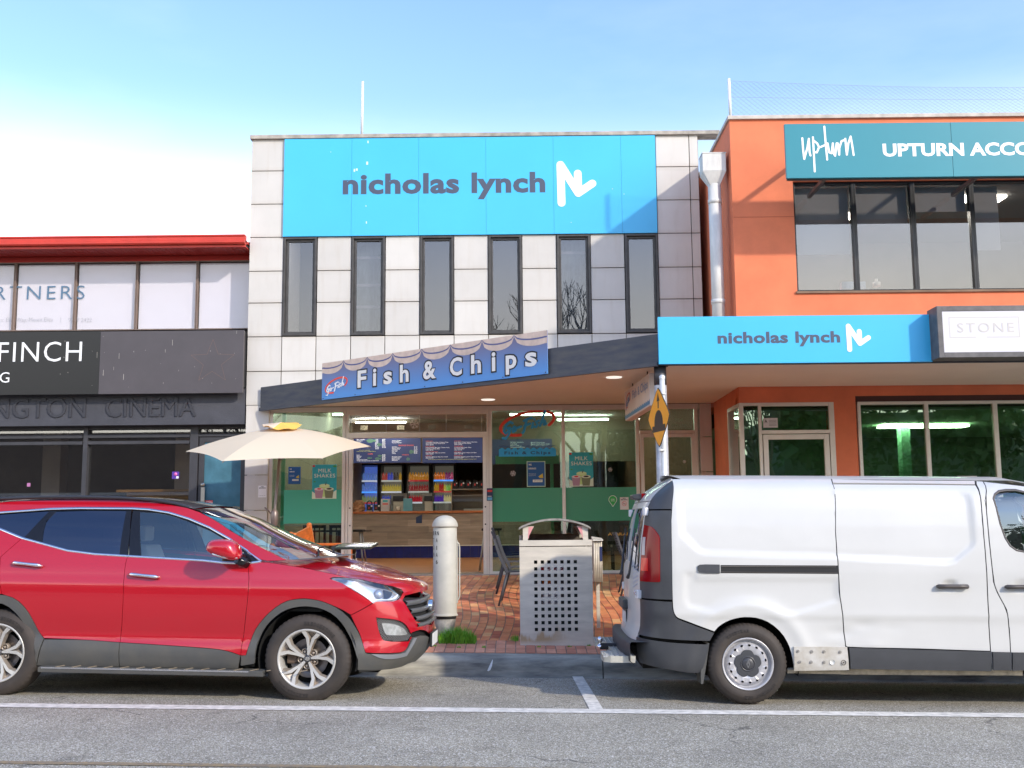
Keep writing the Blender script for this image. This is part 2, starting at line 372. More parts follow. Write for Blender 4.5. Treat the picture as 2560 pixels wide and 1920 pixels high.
# ------------------------------------------------------------------ shop front (aluminium frame, glass)
SFY = FY+0.06
ZH = PZ(1100, 1019, FY); ZB = 0.70
sf = MB()
def vbar(x0, x1, y, z0=ZB, z1=None, d=0.10, o=0.0): sf.box(PX(x0, y, SFY), PX(x1, y, SFY), SFY-0.02-o, SFY-0.02-o+d, z0, ZH if z1 is None else z1)
zt0, zt1 = PZ(1040, 1094, SFY), PZ(1040, 1081, SFY)
vbar(672.5, 680.5, 1200); vbar(855.5, 863.5, 1200, o=0.01); vbar(864.2, 870.5, 1200); vbar(871, 880.5, 1250, z1=zt0)
vbar(1208, 1217, 1250, z1=zt0); vbar(1217.6, 1222.5, 1250, o=0.01); vbar(1223.2, 1230.5, 1250); vbar(1405.5, 1413.5, 1200); vbar(1591, 1599, 1200, o=0.01); vbar(1738, 1746, 1150)
xd0, xd1 = PX(871, 1090, SFY), PX(1217, 1090, SFY)
sf.box(xd0, xd1, SFY-0.018, SFY+0.08, zt0, zt1)
sf.box(PX(672.5, 1019, SFY), PX(1746, 1019, SFY), SFY-0.016, SFY+0.10, ZH-0.05, ZH+0.03)
sf.box(xd0, xd1, SFY-0.014, SFY+0.06, ZH-0.10, ZH-0.052)
sf.box(PX(681, 1430, SFY), PX(855, 1430, SFY), SFY-0.016, SFY+0.08, ZB, ZB+0.06)
sf.box(PX(1231, 1430, SFY), PX(1405, 1430, SFY), SFY-0.016, SFY+0.08, ZB, ZB+0.06); sf.box(PX(1414, 1430, SFY), PX(1590.5, 1430, SFY), SFY-0.016, SFY+0.08, ZB, ZB+0.06)
xe0, xe1 = PX(1599.5, 1100, SFY), PX(1737.5, 1100, SFY)
zu0, zu1 = PZ(1670, 1083, SFY), PZ(1670, 1076, SFY)
sf.box(xe0, xe1, SFY-0.016, SFY+0.08, zu0, zu1)
fr = sf.build('shopfront_frame', m_alu, wb, bevel=0.004)
def pane(x0, x1, z0, z1, y=SFY+0.02, m=None, nm='pane', par=None): return MB().box(x0, x1, y, y+0.008, z0, z1).build(nm, m or g_shop, par or wb)
pane(PX(680.5, 1200, SFY), PX(855.5, 1200, SFY), ZB+0.06, ZH-0.05)
pane(PX(1230.5, 1200, SFY), PX(1405.5, 1200, SFY), ZB+0.06, ZH-0.05)
pane(PX(1413.5, 1200, SFY), PX(1591, 1200, SFY), ZB+0.06, ZH-0.05)
pane(xd0, xd1, zt1, ZH-0.10, m=g_clear, nm='fanlight'); pane(xe0, xe1, zu1, ZH-0.05, nm='fanlight')
# hinged office door at the right
dr = winframe(MB(), xe0+0.006, xe1-0.006, ZB+0.01, zu0-0.008, SFY-0.01, SFY+0.05, 0.055, 0.12).build('door', m_alu, wb, bevel=0.004)
pane(xe0+0.06, xe1-0.06, ZB+0.13, zu0-0.063, par=dr)
# frosted band stuck inside the panes
zb0, zb1 = PZ(1300, 1304, SFY), PZ(1300, 1220, SFY)
for a, b in ((709, 855.5), (1230.5, 1405.5), (1413.5, 1591)):
    MB().box(PX(a, 1250, SFY), PX(b, 1250, SFY), SFY+0.0165, SFY+0.0195, zb0, zb1).build('frosted_band', M('frosted_green_band_light', (0.07, 0.42, 0.29), 0.25) if a == 709 else m_band, wb)
MB().box(PX(700, 1250, SFY), PX(708.5, 1250, SFY), SFY+0.05, SFY+0.11, ZB, ZH-0.06).build('green_post', m_greenpost, wb)
MB().box(PX(1381, 1250, SFY), PX(1389, 1250, SFY), SFY+0.9, SFY+0.98, ZB, 2.5).build('green_post', m_greenpost, wb)
MB().box(PX(1235, 1110, SFY), PX(1402, 1110, SFY), SFY+0.9, SFY+0.96, 2.48, 2.62).build('green_rail', m_greenpost, wb)
# threshold strip and door bolts
MB().box(WX0+0.3, PX(1746, 1436, FY), FY-0.045, FY+0.03, 0.68, fpz(0, FY)+0.012).build('threshold', M('old_concrete', (0.42, 0.38, 0.34), 0.9, var=0.3, vs=8, bump=0.2), wb)
bolts = MB()
for x, y in ((874.5, 1270.5), (874.5, 1314), (1213.5, 1267), (1213.5, 1310.5)):
    c = P(x, y, SFY-0.022); bolts.lathe([(0.0, -0.004), (0.012, -0.003), (0.012, 0.01)], c, 'Y', 10)
bolts.build('frame_bolt', m_blk, wb)
# the room of the fish shop
RY1 = 31.0
MB().box(WX0+0.12, WX1-0.12, FY+0.03, RY1, 0.5, 0.708).build('shop_floor', M('polished_brown_floor', (0.40, 0.155, 0.035), 0.35, var=0.25, vs=2.0, stretch=(0.3, 3, 1)), wb)
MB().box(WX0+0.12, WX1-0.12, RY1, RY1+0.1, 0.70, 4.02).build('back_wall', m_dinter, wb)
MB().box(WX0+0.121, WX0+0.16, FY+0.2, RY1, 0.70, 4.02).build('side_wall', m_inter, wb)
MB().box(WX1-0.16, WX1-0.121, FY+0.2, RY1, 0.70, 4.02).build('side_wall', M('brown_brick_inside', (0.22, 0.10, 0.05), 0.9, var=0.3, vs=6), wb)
for x, y in ((-3.4, 18.6), (-3.1, 20.6), (-2.8, 22.6), (-0.9, 19.4), (-0.7, 22.6), (0.9, 18.5), (1.1, 21.2), (1.9, 23.0), (1.5, 25.3), (0.4, 24.0), (2.0, 27.5), (-3.5, 23.6), (-3.3, 25.6)):
    MB().box(x-0.6, x+0.6, y, y+0.07, 3.90, 3.94).build('ceiling_lamp', m_lampw, wb)

# ================================================================== left building
lb = thing('cinema_building', 'dark shop building with a red roof edge, white blinds upstairs and dark glass below', 'building', (-7, 17.2, 0.67))
LX0, LX1 = -14.0, WX0-0.012
LYU = 17.35
zg = dict(roof=PZ(300, 589, 16.75), gut=PZ(300, 612, 16.75), eave=PZ(300, 650, LYU), win0=PZ(300, 826, LYU), s1=PZ(300, 828, 16.85), s0=PZ(300, 985, 16.85), b0=PZ(300, 1063, 17.02))
MB().box(LX0, LX1, 17.42, 30, zg['win0']-0.2, zg['eave']+0.3).build('wall', m_dark, lb)
# low pitched roof with gutter
MB().hexa([(LX0, 16.80, zg['roof']-0.12), (LX1, 16.80, zg['roof']-0.12), (LX1, 26, zg['roof']+0.5), (LX0, 26, zg['roof']+0.5), (LX0, 16.80, zg['roof']-0.08), (LX1, 16.80, zg['roof']-0.08), (LX1, 26, zg['roof']+0.56), (LX0, 26, zg['roof']+0.56)]).build('roof', m_red, lb)
gt = MB()
gp = [(0.0, 0.0), (0.02, 0.02), (0.02, 0.055), (-0.005, 0.07), (-0.005, 0.115), (0.012, 0.13), (0.012, 0.15), (-0.02, 0.15), (-0.12, 0.15), (-0.12, 0.0)]
gt.prism(gp, lambda p: (LX0, 16.75-p[0], zg['roof']-0.15+p[1]), lambda p: (LX1, 16.75-p[0], zg['roof']-0.15+p[1])).build('gutter', m_red, lb)
MB().box(LX0, LX1, 16.80, 16.83, zg['roof']-0.19, zg['roof']-0.155).build('fascia_board', m_red, lb)
zso = zg['roof']-0.19
nb_ = 52; xs = np.linspace(-8.6, LX1, nb_+1)
for a, b in zip(xs[:-1], xs[1:]):
    MB().box(a+0.004, b-0.004, 16.84, LYU-0.02, zso+0.004, zso+0.022).build('eave_board', m_redd, lb, recalc=False)
MB().box(LX0, LX1, 16.84, LYU, zso+0.024, zso+0.05).build('eave_backing', m_blk, lb)
MB().box(LX0, LX1, LYU-0.02, LYU+0.05, zg['eave']-0.03, zso+0.0).build('head_board', m_redd, lb)
# upstairs windows behind white blinds
m_fr_br = M('bronze_frame', (0.22, 0.16, 0.13), 0.5, var=0.2)
m_blind = M('white_roller_blind', (0.80, 0.77, 0.80), 0.8, var=0.03)
wxs = [-9.0, PX(36-310, 740, LYU), PX(36, 740, LYU), PX(188, 740, LYU), PX(341, 740, LYU), PX(492, 740, LYU), LX1+0.9]
for k, (a, b) in enumerate(zip(wxs[:-1], wxs[1:])):
    bb = min(b, LX1-0.005)
    w = winframe(MB(), a+0.004, bb-0.004 if b <= LX1 else bb, zg['win0'], zg['eave']-0.03, LYU-0.02, LYU+0.06, 0.014).build('window', m_fr_br, lb)
    MB().box(a+0.026, bb-0.02, LYU+0.03, LYU+0.034, zg['win0']+0.022, zg['eave']-0.055).build('pane', glass('blind_glass', (0.93, 0.93, 0.95), 0.7, 0.02), w)
    MB().box(a+0.034, bb-0.024, LYU+0.045, LYU+0.05, zg['win0']+0.03, zg['eave']-0.06).build('blind', m_blind, w)
# glazing below the cinema beam
GY = 17.3
MB().box(LX0, LX1, 17.02, 17.40, zg['b0'], zg['s0']+0.35).build('beam', M('dark_render_beam', (0.060, 0.062, 0.075), 0.75, var=0.25, vs=3, bump=0.25, bs=60), lb)
fm = MB()
def lv(x0, x1, y, **k): fm.box(PX(x0, y, GY), PX(x1, y, GY), GY-0.09, GY+0.05, 0.55, zg['b0'])
lv(211.5, 222.5, 1150); lv(478, 498, 1150); lv(-250, -238, 1150)
for y0, y1 in ((1088, 1096), (1104, 1112)):
    za, zb_ = PZ(240, y1, GY), PZ(240, y0, GY)
    fm.box(LX0, PX(211.5, 1090, GY), GY-0.08, GY+0.04, za, zb_); fm.box(PX(222.5, 1090, GY), PX(478, 1090, GY), GY-0.08, GY+0.04, za, zb_)
fm.box(PX(498, 1087, GY), LX1, GY-0.08, GY+0.04, PZ(550, 1092, GY), PZ(550, 1086, GY)); fm.box(LX0, LX1, GY-0.07, GY+0.04, zg['b0']-0.05, zg['b0'])
fm.box(LX0, PX(478, 1400, GY), GY-0.1, GY+0.06, 0.5, 0.85)
fm.build('window_frame', m_dark, lb, bevel=0.003)
MB().box(LX0, PX(478, 1200, GY), GY, GY+0.008, 0.85, zg['b0']-0.05).build('pane', g_dark, lb)
MB().box(PX(498, 1076, GY), LX1, GY, GY+0.008, PZ(550, 1085, GY), zg['b0']-0.05).build('fanlight', g_dark, lb)
dx0, dx1 = PX(499, 1150, GY)+0.005, LX1-0.02
dl = winframe(MB(), dx0, dx1, 0.64, PZ(550, 1092.5, GY), GY-0.06, GY, 0.085, 0.24).build('door', m_dark, lb, bevel=0.003)
MB().box(dx0+0.085, dx1-0.085, GY-0.035, GY-0.025, 0.88, PZ(550, 1092.5, GY)-0.085).build('pane', M('blue_painted_pane', (0.075, 0.20, 0.27), 0.12, var=0.35, vs=2.5, coat=0.6), dl)
h0 = P(506, 1232, GY-0.1)
MB().box(h0[0]-0.03, h0[0]+0.03, GY-0.085, GY-0.061, h0[2]-0.35, h0[2]+0.09).lathe([(0, -0.05), (0.035, -0.045), (0.035, -0.02), (0.0, -0.01)], (h0[0], GY-0.066, h0[2]+0.13), 'Y', 16).build('handle', M('brushed_steel', (0.42, 0.40, 0.36), 0.35, 0.9), dl)
# inside of that shop
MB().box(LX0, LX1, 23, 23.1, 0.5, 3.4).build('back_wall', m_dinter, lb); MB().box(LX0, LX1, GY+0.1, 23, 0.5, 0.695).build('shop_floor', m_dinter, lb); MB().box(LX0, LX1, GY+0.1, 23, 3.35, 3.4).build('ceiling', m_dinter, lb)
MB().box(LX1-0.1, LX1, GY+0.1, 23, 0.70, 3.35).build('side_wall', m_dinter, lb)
MB().box(PX(105, 1170, 18.6), PX(150, 1170, 18.6), 18.6, 18.9, 0.70, 3.3).build('pier', m_inter, lb)
MB().box(PX(437, 1170, 18.2), PX(480, 1170, 18.2), 18.2, 18.5, 0.70, 3.3).build('pier', M('pale_block', (0.60, 0.48, 0.36), 0.9, var=0.15, vs=3), lb)
# a plywood counter inside the window
pc = thing('plywood_counter', 'pale plywood counter standing inside the dark shop window at left', 'counter', (PX(385, 1240, 17.9), 17.9, 0.66))
m_ply = M('plywood', (0.52, 0.29, 0.11), 0.6, var=0.22, vs=5, stretch=(1, 1, 6))
zc = PZ(385, 1224, 17.9)
MB().box(PX(295, 1226, 17.9), PX(478, 1226, 17.9), 17.82, 18.4, zc-0.04, zc).build('countertop', m_ply, pc, bevel=0.004)
for a, b in ((317, 424), (425, 472)): MB().box(PX(a, 1240, 17.95)+0.003, PX(b, 1240, 17.95)-0.003, 17.93, 17.95, 0.70, zc-0.042).build('panel', m_ply, pc)
# sticker
def flatprint(name, label, cat, x0, x1, y0, y1, Y, m, group=None, par=None, th=0.002):
    cx, cz = (PX(x0, (y0+y1)/2, Y)+PX(x1, (y0+y1)/2, Y))/2, PZ((x0+x1)/2, y1, Y)
    t = thing(name, label, cat, (cx, Y, cz), group) if par is None else par
    X0, X1, Z0, Z1 = PX(x0, (y0+y1)/2, Y), PX(x1, (y0+y1)/2, Y), PZ((x0+x1)/2, y1, Y), PZ((x0+x1)/2, y0, Y)
    MB().box(X0, X1, Y-th, Y, Z0, Z1).build('sheet', m, t)
    return t, (X0, X1, Z0, Z1)
def ptext(t, s, rect, u0, u1, v0, v1, m, Y, **k):
    X0, X1, Z0, Z1 = rect
    return lettering(s, m, t, (X0+(X1-X0)*u0, Y, Z0+(Z1-Z0)*v0), XR, ZU, w=(X1-X0)*(u1-u0), h=(Z1-Z0)*(v1-v0), ext=0.0008, off=0.0005, **k)

# ================================================================== orange building
OY = 15.0
ob = thing('orange_building', 'orange rendered two-storey building with black framed office windows upstairs and a glazed shop below', 'building', (6, 15, 0.6))
OX0, OX1 = PX(1832, 540, OY), 12.0
OZT = PZ(1825, 300, OY)
wz_0, wz_1 = PZ(1988, 729, OY), PZ(1988, 453, OY)
wxl = PX(1988, 600, OY)
wl_ = MB()
wl_.box(OX0, OX1, OY, OY+0.25, wz_1, OZT); wl_.box(OX0, wxl, OY, OY+0.25, 3.9, wz_1); wl_.box(wxl, OX1, OY, OY+0.25, 3.9, wz_0)
wl_.box(OX0, OX0+0.2, OY+0.25, 26, 3.3, OZT); wl_.box(OX0+0.2, OX1, 25.8, 26, 0.5, OZT); wl_.box(OX1-0.2, OX1, OY+0.25, 25.8, 0.5, OZT)
wl_.box(OX0, OX1, OY+0.002, OY+0.25, 3.22, 3.9)
wl_.build('wall', m_orange, ob)
MB().box(OX0+0.2, OX1-0.2, OY+0.25, 25.8, OZT-0.35, OZT-0.25).build('roof', m_pane_dirt, ob)
MB().box(OX0-0.03, OX1, OY-0.04, OY+0.29, OZT, OZT+0.055).box(OX0-0.03, OX0+0.23, OY+0.29, 25, OZT, OZT+0.055).build('coping', M('pale_coping', (0.55, 0.50, 0.44), 0.7, var=0.3, vs=6), ob, bevel=0.005)
# control joints of the render, shallow grooves filled dark
gj = MB()
gz = PZ(1890, 543, OY); gj.box(OX0+0.01, wxl, OY-0.0015, OY+0.001, gz, gz+0.006)
gj.build('render_joint', M('render_joint_col', (0.42, 0.09, 0.04), 0.9), ob)
MB().box(OX0+0.2, OX1-0.2, OY+0.3, 25.8, 3.95, 4.1).build('storey_floor', m_ceil, ob)
# upstairs window strip
m_bk2 = M('black_aluminium', (0.012, 0.012, 0.013), 0.3)
mull = [1988, 2142, 2291, 2440, 2590, 2740, 2890]
mx_ = [PX(x, 600, OY) for x in mull]
zbl = [PZ(2060, y, OY+0.2) for y in (450, 533, 637)]
for k, (a, b) in enumerate(zip(mx_[:-1], mx_[1:])):
    w = winframe(MB(), a+0.001, b-0.001, wz_0, wz_1, OY+0.05, OY+0.16, 0.032).build('window', m_bk2, ob, bevel=0.003)
    MB().box(a+0.033, b-0.033, OY+0.09, OY+0.096, wz_0+0.032, wz_1-0.032).build('pane', glass('office_glass', (0.74, 0.73, 0.72), 1.4, 0.06), w)
    d = [zbl[2], PZ(2200, 562, OY+0.2), zbl[1]+0.0, None, None, None][k]
    if d: MB().box(a+0.04, b-0.04, OY+0.19, OY+0.195, d, wz_1-0.05).build('blind', M('office_blind', (0.66, 0.66, 0.70), 0.8), w)
    if k == 3: MB().box(a+0.04, PX(2497, 560, OY+0.2), OY+0.19, OY+0.195, PZ(2470, 626, OY+0.2), wz_1-0.05).build('blind', MATS['office_blind'], w)
MB().box(wxl-0.02, OX1, OY-0.03, OY+0.05, wz_0-0.03, wz_0).build('sill', M('brown_sill', (0.22, 0.14, 0.09), 0.8, var=0.3), ob)
MB().box(OX0+0.21, OX1-0.2, OY+4.2, OY+4.3, 4.1, OZT-0.36).build('room_wall', M('office_wall', (0.17, 0.17, 0.165), 0.9, var=0.2), ob)
MB().box(OX0+0.21, OX1-0.2, OY+0.26, OY+4.2, OZT-0.75, OZT-0.7).build('office_ceiling', M('office_ceiling', (0.16, 0.155, 0.15), 0.9), ob)
for x, y in ((4.3, 16.4), (5.7, 17.2), (7.0, 16.3)): MB().box(x-0.6, x+0.6, y, y+0.3, OZT-0.79, OZT-0.755).build('office_lamp', m_lampw, ob)
# ground floor of the orange building
zs = PZ(2000, 1006, OY)                            # head of the openings
gx = lambda x, y=1100: PX(x, y, OY)
gf = MB()
SX = 3.075                                          # side wall towards the fish shop
gf.box(SX, SX+0.2, OY+0.82, FY-0.02, 0.5, 3.34); gf.box(SX, SX+0.2, OY+0.16, OY+0.82, zs, 3.34)
gf.box(gx(2088), gx(2143.5), OY, OY+0.4, 0.5, 3.22); gf.box(SX, gx(2088), OY+0.001, OY+0.25, zs, 3.22)
gf.box(SX, SX+0.2, OY+0.16, OY+0.82, 0.4, 0.5)
gf.build('ground_floor_wall', m_orange, ob)
MB().box(gx(2143.6), OX1, OY+0.03, OY+0.3, zs, 3.22).build('lintel', M('brown_lintel', (0.085, 0.035, 0.028), 0.8), ob)
fz = 0.56
g2 = MB()
g2.box(SX-0.01, SX+0.05, OY+0.80, OY+0.86, fz, zs); g2.box(SX-0.012, SX+0.05, OY-0.012, OY+0.05, fz, zs); g2.box(SX-0.011, SX+0.05, OY+0.05, OY+0.80, zs-0.05, zs)
g2.box(gx(1898), gx(1905.5), OY-0.01, OY+0.07, fz, zs); g2.box(gx(2075), gx(2088), OY-0.01, OY+0.07, fz, zs); g2.box(gx(1905.5), gx(2075), OY-0.008, OY+0.07, zs-0.05, zs)
zt_ = PZ(1990, 1075, OY); g2.box(gx(1905.5), gx(2075), OY-0.008, OY+0.07, zt_-0.05, zt_+0.0)
g2.box(SX+0.05, gx(1898), OY-0.009, OY+0.06, zs-0.04, zs)
g2.box(gx(2147), gx(2155), OY-0.01, OY+0.07, fz, zs); g2.box(gx(2315), gx(2325), OY-0.01, OY+0.07, fz, zs); g2.box(gx(2487), gx(2498), OY-0.01, OY+0.07, fz, zs); g2.box(gx(2660), gx(2671), OY-0.01, OY+0.07, fz, zs); g2.box(gx(2147), OX1, OY-0.008, OY+0.068, zs-0.04, zs+0.001)
g2.build('shopfront_frame', m_alu, ob, bevel=0.004)
g_gr = glass('deep_green_glass', (0.58, 0.76, 0.60), 1.8, 0.12, gcol=(0.85, 1.0, 0.88))
dd = winframe(MB(), gx(1908), gx(2073), fz+0.01, zt_-0.06, OY-0.005, OY+0.05, 0.07, 0.15).build('door', m_alu, ob, bevel=0.004)
MB().box(gx(1908)+0.075, gx(2073)-0.075, OY+0.02, OY+0.026, fz+0.16, zt_-0.13).build('pane', g_gr, dd)
MB().box(gx(1905.5), gx(2075), OY+0.02, OY+0.026, zt_, zs-0.05).build('fanlight', g_gr, ob)
MB().box(SX+0.05, gx(1898), OY+0.02, OY+0.026, fz, zs-0.04).build('pane', g_gr, ob)
MB().box(SX+0.012, SX+0.018, OY+0.05, OY+0.80, fz, zs-0.05).build('pane', glass('teal_glass', (0.2, 0.5, 0.5), 1.6, 0.08), ob)
for a, b in ((2155, 2315), (2325, 2487), (2498, 2660), (2671, 2900)): MB().box(gx(a), gx(b), OY+0.02, OY+0.026, fz, zs-0.04).build('pane', g_gr, ob)
gi = M('green_room', (0.16, 0.24, 0.14), 0.9, var=0.2, vs=1.5)
MB().box(SX+0.2, OX1-0.2, 20.5, 20.6, 0.5, 3.9).build('back_wall', gi, ob); MB().box(SX+0.2, OX1-0.2, OY+0.1, 20.5, 0.45, 0.55).build('shop_floor', m_dinter, ob)
gc = MB()
for k in range(26): gc.box(SX+0.25, OX1-0.25, OY+0.32+k*0.2, OY+0.48+k*0.2, 3.05, 3.09)
gc.build('ceiling_batten', M('pale_green_ceiling', (0.35, 0.55, 0.35), 0.8), ob)
for x in (2270, 2420): MB().box(gx(x), gx(x+26), 17.6, 17.8, 0.55, 3.0).build('column', M('green_column', (0.20, 0.45, 0.28), 0.8), ob)
ln = MB().box(5.9, 7.3, 17.5, 17.8, 3.0, 3.03).build('ceiling_lamp', m_lampw, ob)

# rain head and downpipe
m_zinc = M('painted_zinc', (0.66, 0.65, 0.62), 0.65, 0.0, var=0.18, vs=10, stretch=(1, 1, 0.3))
DY = 15.25
dp = thing('downpipe', 'pale grey round downpipe with a funnel rain head beside the orange wall', 'downpipe', (PX(1792, 700, DY), DY, 3.9))
cx = PX(1792, 650, DY); r0 = (PX(1808, 650, DY)-PX(1776, 650, DY))/2
dpm = MB().tube([(cx, DY, 3.86), (cx, DY, PZ(1790, 462, DY))], r0, 20)
for y in (505, 755): dpm.lathe([(r0, -0.03), (r0+0.009, -0.03), (r0+0.009, 0.03), (r0, 0.03)], (cx, DY, PZ(1790, y, DY)), 'Z', 20)
dpm.build('pipe', m_zinc, dp)
hw = (PX(1811, 430, DY)-PX(1753, 430, DY))/2; hx = (PX(1811, 430, DY)+PX(1753, 430, DY))/2; zA, zB, zC = PZ(1782, 468, DY), PZ(1782, 435, DY), PZ(1782, 391, DY)
hm = MB()
lo = [(cx+r0*1.02*math.cos(a), DY+r0*1.02*math.sin(a), zA) for a in np.radians([225, 315, 45, 135])]
mid = [(hx-hw, DY-0.14, zB), (hx+hw, DY-0.14, zB), (hx+hw, DY+0.14, zB), (hx-hw, DY+0.14, zB)]
top = [(x, y, zC) for x, y, z in mid]
hm.hexa(lo+mid); hm.hexa([(x, y, z+0.001) for x, y, z in mid]+top)
hm.box(hx-hw-0.008, hx+hw+0.008, DY-0.148, DY+0.148, zC, zC+0.015)
hm.build('rain_head', m_zinc, dp, bevel=0.006)
# ================================================================== road, kerb, footpath
def asphalt():
    m = bpy.data.materials.new('asphalt'); m.use_nodes = True; n, l = m.node_tree.nodes, m.node_tree.links; b = n['Principled BSDF']
    t = n.new('ShaderNodeTexCoord')
    v = n.new('ShaderNodeTexVoronoi'); v.inputs['Scale'].default_value = 130; l.new(t.outputs['Object'], v.inputs['Vector'])
    w = n.new('ShaderNodeSeparateColor'); l.new(v.outputs['Color'], w.inputs[0])
    r = n.new('ShaderNodeValToRGB'); l.new(w.outputs[0], r.inputs[0])
    e = r.color_ramp.elements; e[0].position = 0.0; e[0].color = (0.13, 0.118, 0.090, 1); e[1].position = 1.0; e[1].color = (0.78, 0.74, 0.68, 1)
    for p, c in ((0.45, (0.305, 0.278, 0.215, 1)), (0.80, (0.42, 0.385, 0.30, 1)), (0.93, (0.52, 0.48, 0.43, 1))):
        q = e.new(p); q.color = c
    n2 = n.new('ShaderNodeTexNoise'); n2.inputs['Scale'].default_value = 0.9; n2.inputs['Detail'].default_value = 7; n2.inputs['Roughness'].default_value = 0.65; l.new(t.outputs['Object'], n2.inputs['Vector'])
    m2 = n.new('ShaderNodeMapRange'); m2.inputs['From Min'].default_value = 0.3; m2.inputs['From Max'].default_value = 0.7; m2.inputs['To Min'].default_value = 0.80; m2.inputs['To Max'].default_value = 1.16; l.new(n2.outputs[0], m2.inputs['Value'])
    # faint wheel tracks, oil and patched areas
    n3 = n.new('ShaderNodeTexNoise'); n3.inputs['Scale'].default_value = 3.1; n3.inputs['Detail'].default_value = 3; l.new(t.outputs['Object'], n3.inputs['Vector'])
    m3 = n.new('ShaderNodeMapRange'); m3.inputs['From Min'].default_value = 0.62; m3.inputs['From Max'].default_value = 0.75; m3.inputs['To Min'].default_value = 1.0; m3.inputs['To Max'].default_value = 0.74; l.new(n3.outputs[0], m3.inputs['Value'])
    mu = n.new('ShaderNodeMath'); mu.operation = 'MULTIPLY'; l.new(m2.outputs[0], mu.inputs[0]); l.new(m3.outputs[0], mu.inputs[1])
    mm = n.new('ShaderNodeVectorMath'); mm.operation = 'SCALE'; l.new(r.outputs[0], mm.inputs[0]); l.new(mu.outputs[0], mm.inputs['Scale'])
    vc = n.new('ShaderNodeTexVoronoi'); vc.feature = 'DISTANCE_TO_EDGE'; vc.inputs['Scale'].default_value = 0.55
    nw = n.new('ShaderNodeTexNoise'); nw.inputs['Scale'].default_value = 5; nw.inputs['Detail'].default_value = 5; l.new(t.outputs['Object'], nw.inputs['Vector']); vm = n.new('ShaderNodeVectorMath'); vm.operation = 'MULTIPLY_ADD'; vm.inputs[1].default_value = (0.35, 0.35, 0); l.new(nw.outputs['Color'], vm.inputs[0]); l.new(t.outputs['Object'], vm.inputs[2]); l.new(vm.outputs[0], vc.inputs['Vector'])
    ck = n.new('ShaderNodeMapRange'); ck.inputs['From Min'].default_value = 0.0015; ck.inputs['From Max'].default_value = 0.006; ck.inputs['To Min'].default_value = 0.45; ck.inputs['To Max'].default_value = 1; l.new(vc.outputs['Distance'], ck.inputs['Value'])
    nm = n.new('ShaderNodeTexNoise'); nm.inputs['Scale'].default_value = 0.7; l.new(t.outputs['Object'], nm.inputs['Vector']); km = n.new('ShaderNodeMapRange'); km.inputs['From Min'].default_value = 0.50; km.inputs['From Max'].default_value = 0.56; l.new(nm.outputs[0], km.inputs['Value'])
    kx = n.new('ShaderNodeMix'); kx.data_type = 'FLOAT'; l.new(km.outputs[0], kx.inputs[0]); kx.inputs[2].default_value = 1.0; l.new(ck.outputs[0], kx.inputs[3])
    m4 = n.new('ShaderNodeVectorMath'); m4.operation = 'SCALE'; l.new(mm.outputs[0], m4.inputs[0]); l.new(kx.outputs[0], m4.inputs['Scale'])
    l.new(m4.outputs[0], b.inputs['Base Color']); b.inputs['Roughness'].default_value = 0.85
    bp = n.new('ShaderNodeBump'); bp.inputs['Strength'].default_value = 0.55; bp.inputs['Distance'].default_value = 0.006; l.new(v.outputs['Distance'], bp.inputs['Height']); l.new(bp.outputs[0], b.inputs['Normal'])
    return m
m_asph = asphalt()
def sheet(name, xs, ys, zf, mat, dz=0.0, smooth=True):
    v = [(x, y, zf(x, y)+dz) for y in ys for x in xs]; nx = len(xs)
    f = [(j*nx+i, j*nx+i+1, (j+1)*nx+i+1, (j+1)*nx+i) for j in range(len(ys)-1) for i in range(nx-1)]
    return MB().add(v, f, smooth).build(name, mat, recalc=False)
struct(sheet('ground', [-400, -60, -20, 20, 60, 400], [-400, -60, -8, 60, 400], lambda x, y: -0.9 - 0.0175*max(-60, min(60, x)), M('far_ground', (0.16, 0.15, 0.13), 0.95)))
struct(sheet('road', [-60, -20, -8, 0, 8, 20, 60], [-12, -4, 0, 4, 7, 8.5, 9.5, KY-0.14], roadz, m_asph))
m_line = M('worn_white_road_paint', (0.76, 0.72, 0.64), 0.75, var=0.38, vs=14, bump=0.3, bs=150)
def strip(name, pts0, pts1, mat, dz=0.004):
    v = [(x, y, roadz(x, y)+dz) for x, y in pts0] + [(x, y, roadz(x, y)+dz) for x, y in pts1]; n = len(pts0)
    return MB().add(v, [(i, i+1, n+i+1, n+i) for i in range(n-1)]).build(name, mat, recalc=False)
def ground_at(px, py):
    Y = 8.5
    for _ in range(25):
        q = P(px, py, Y); Y += (roadz(q[0], Y)-q[2])/((q[2]-CAMZ)/Y+0.03)*0.9
    return P(px, py, Y)
def gp_(px, py): q = ground_at(px, py); return (q[0], q[1])
a0, a1 = gp_(0, 1759), gp_(2560, 1784); b0, b1 = gp_(0, 1769), gp_(2560, 1794.5)
def ext(a, b, x): t = (x-a[0])/(b[0]-a[0]); return (x, a[1]+(b[1]-a[1])*t)
xs_ = np.linspace(-22, 22, 23)
struct(strip('parking_line', [ext(a0, a1, x) for x in xs_], [ext(b0, b1, x) for x in xs_], m_line))
q0, q1, q2, q3 = gp_(1427.6, 1686.5), gp_(1474, 1774.5), gp_(1453.6, 1686.5), gp_(1509.5, 1776)
struct(strip('parking_bay_line', [q0, q1], [q2, q3], m_line, 0.0045))
y0_, y1_ = gp_(0, 1903.5), gp_(900, 1915); y2_, y3_ = gp_(0, 1910.5), gp_(900, 1922)
struct(strip('yellow_line', [ext(y0_, y1_, x) for x in np.linspace(-9, 3, 12)], [ext(y2_, y3_, x) for x in np.linspace(-9, 3, 12)], M('worn_yellow_road_paint', (0.36, 0.25, 0.11), 0.8, var=0.6, vs=30, col2=(0.15, 0.135, 0.12))))
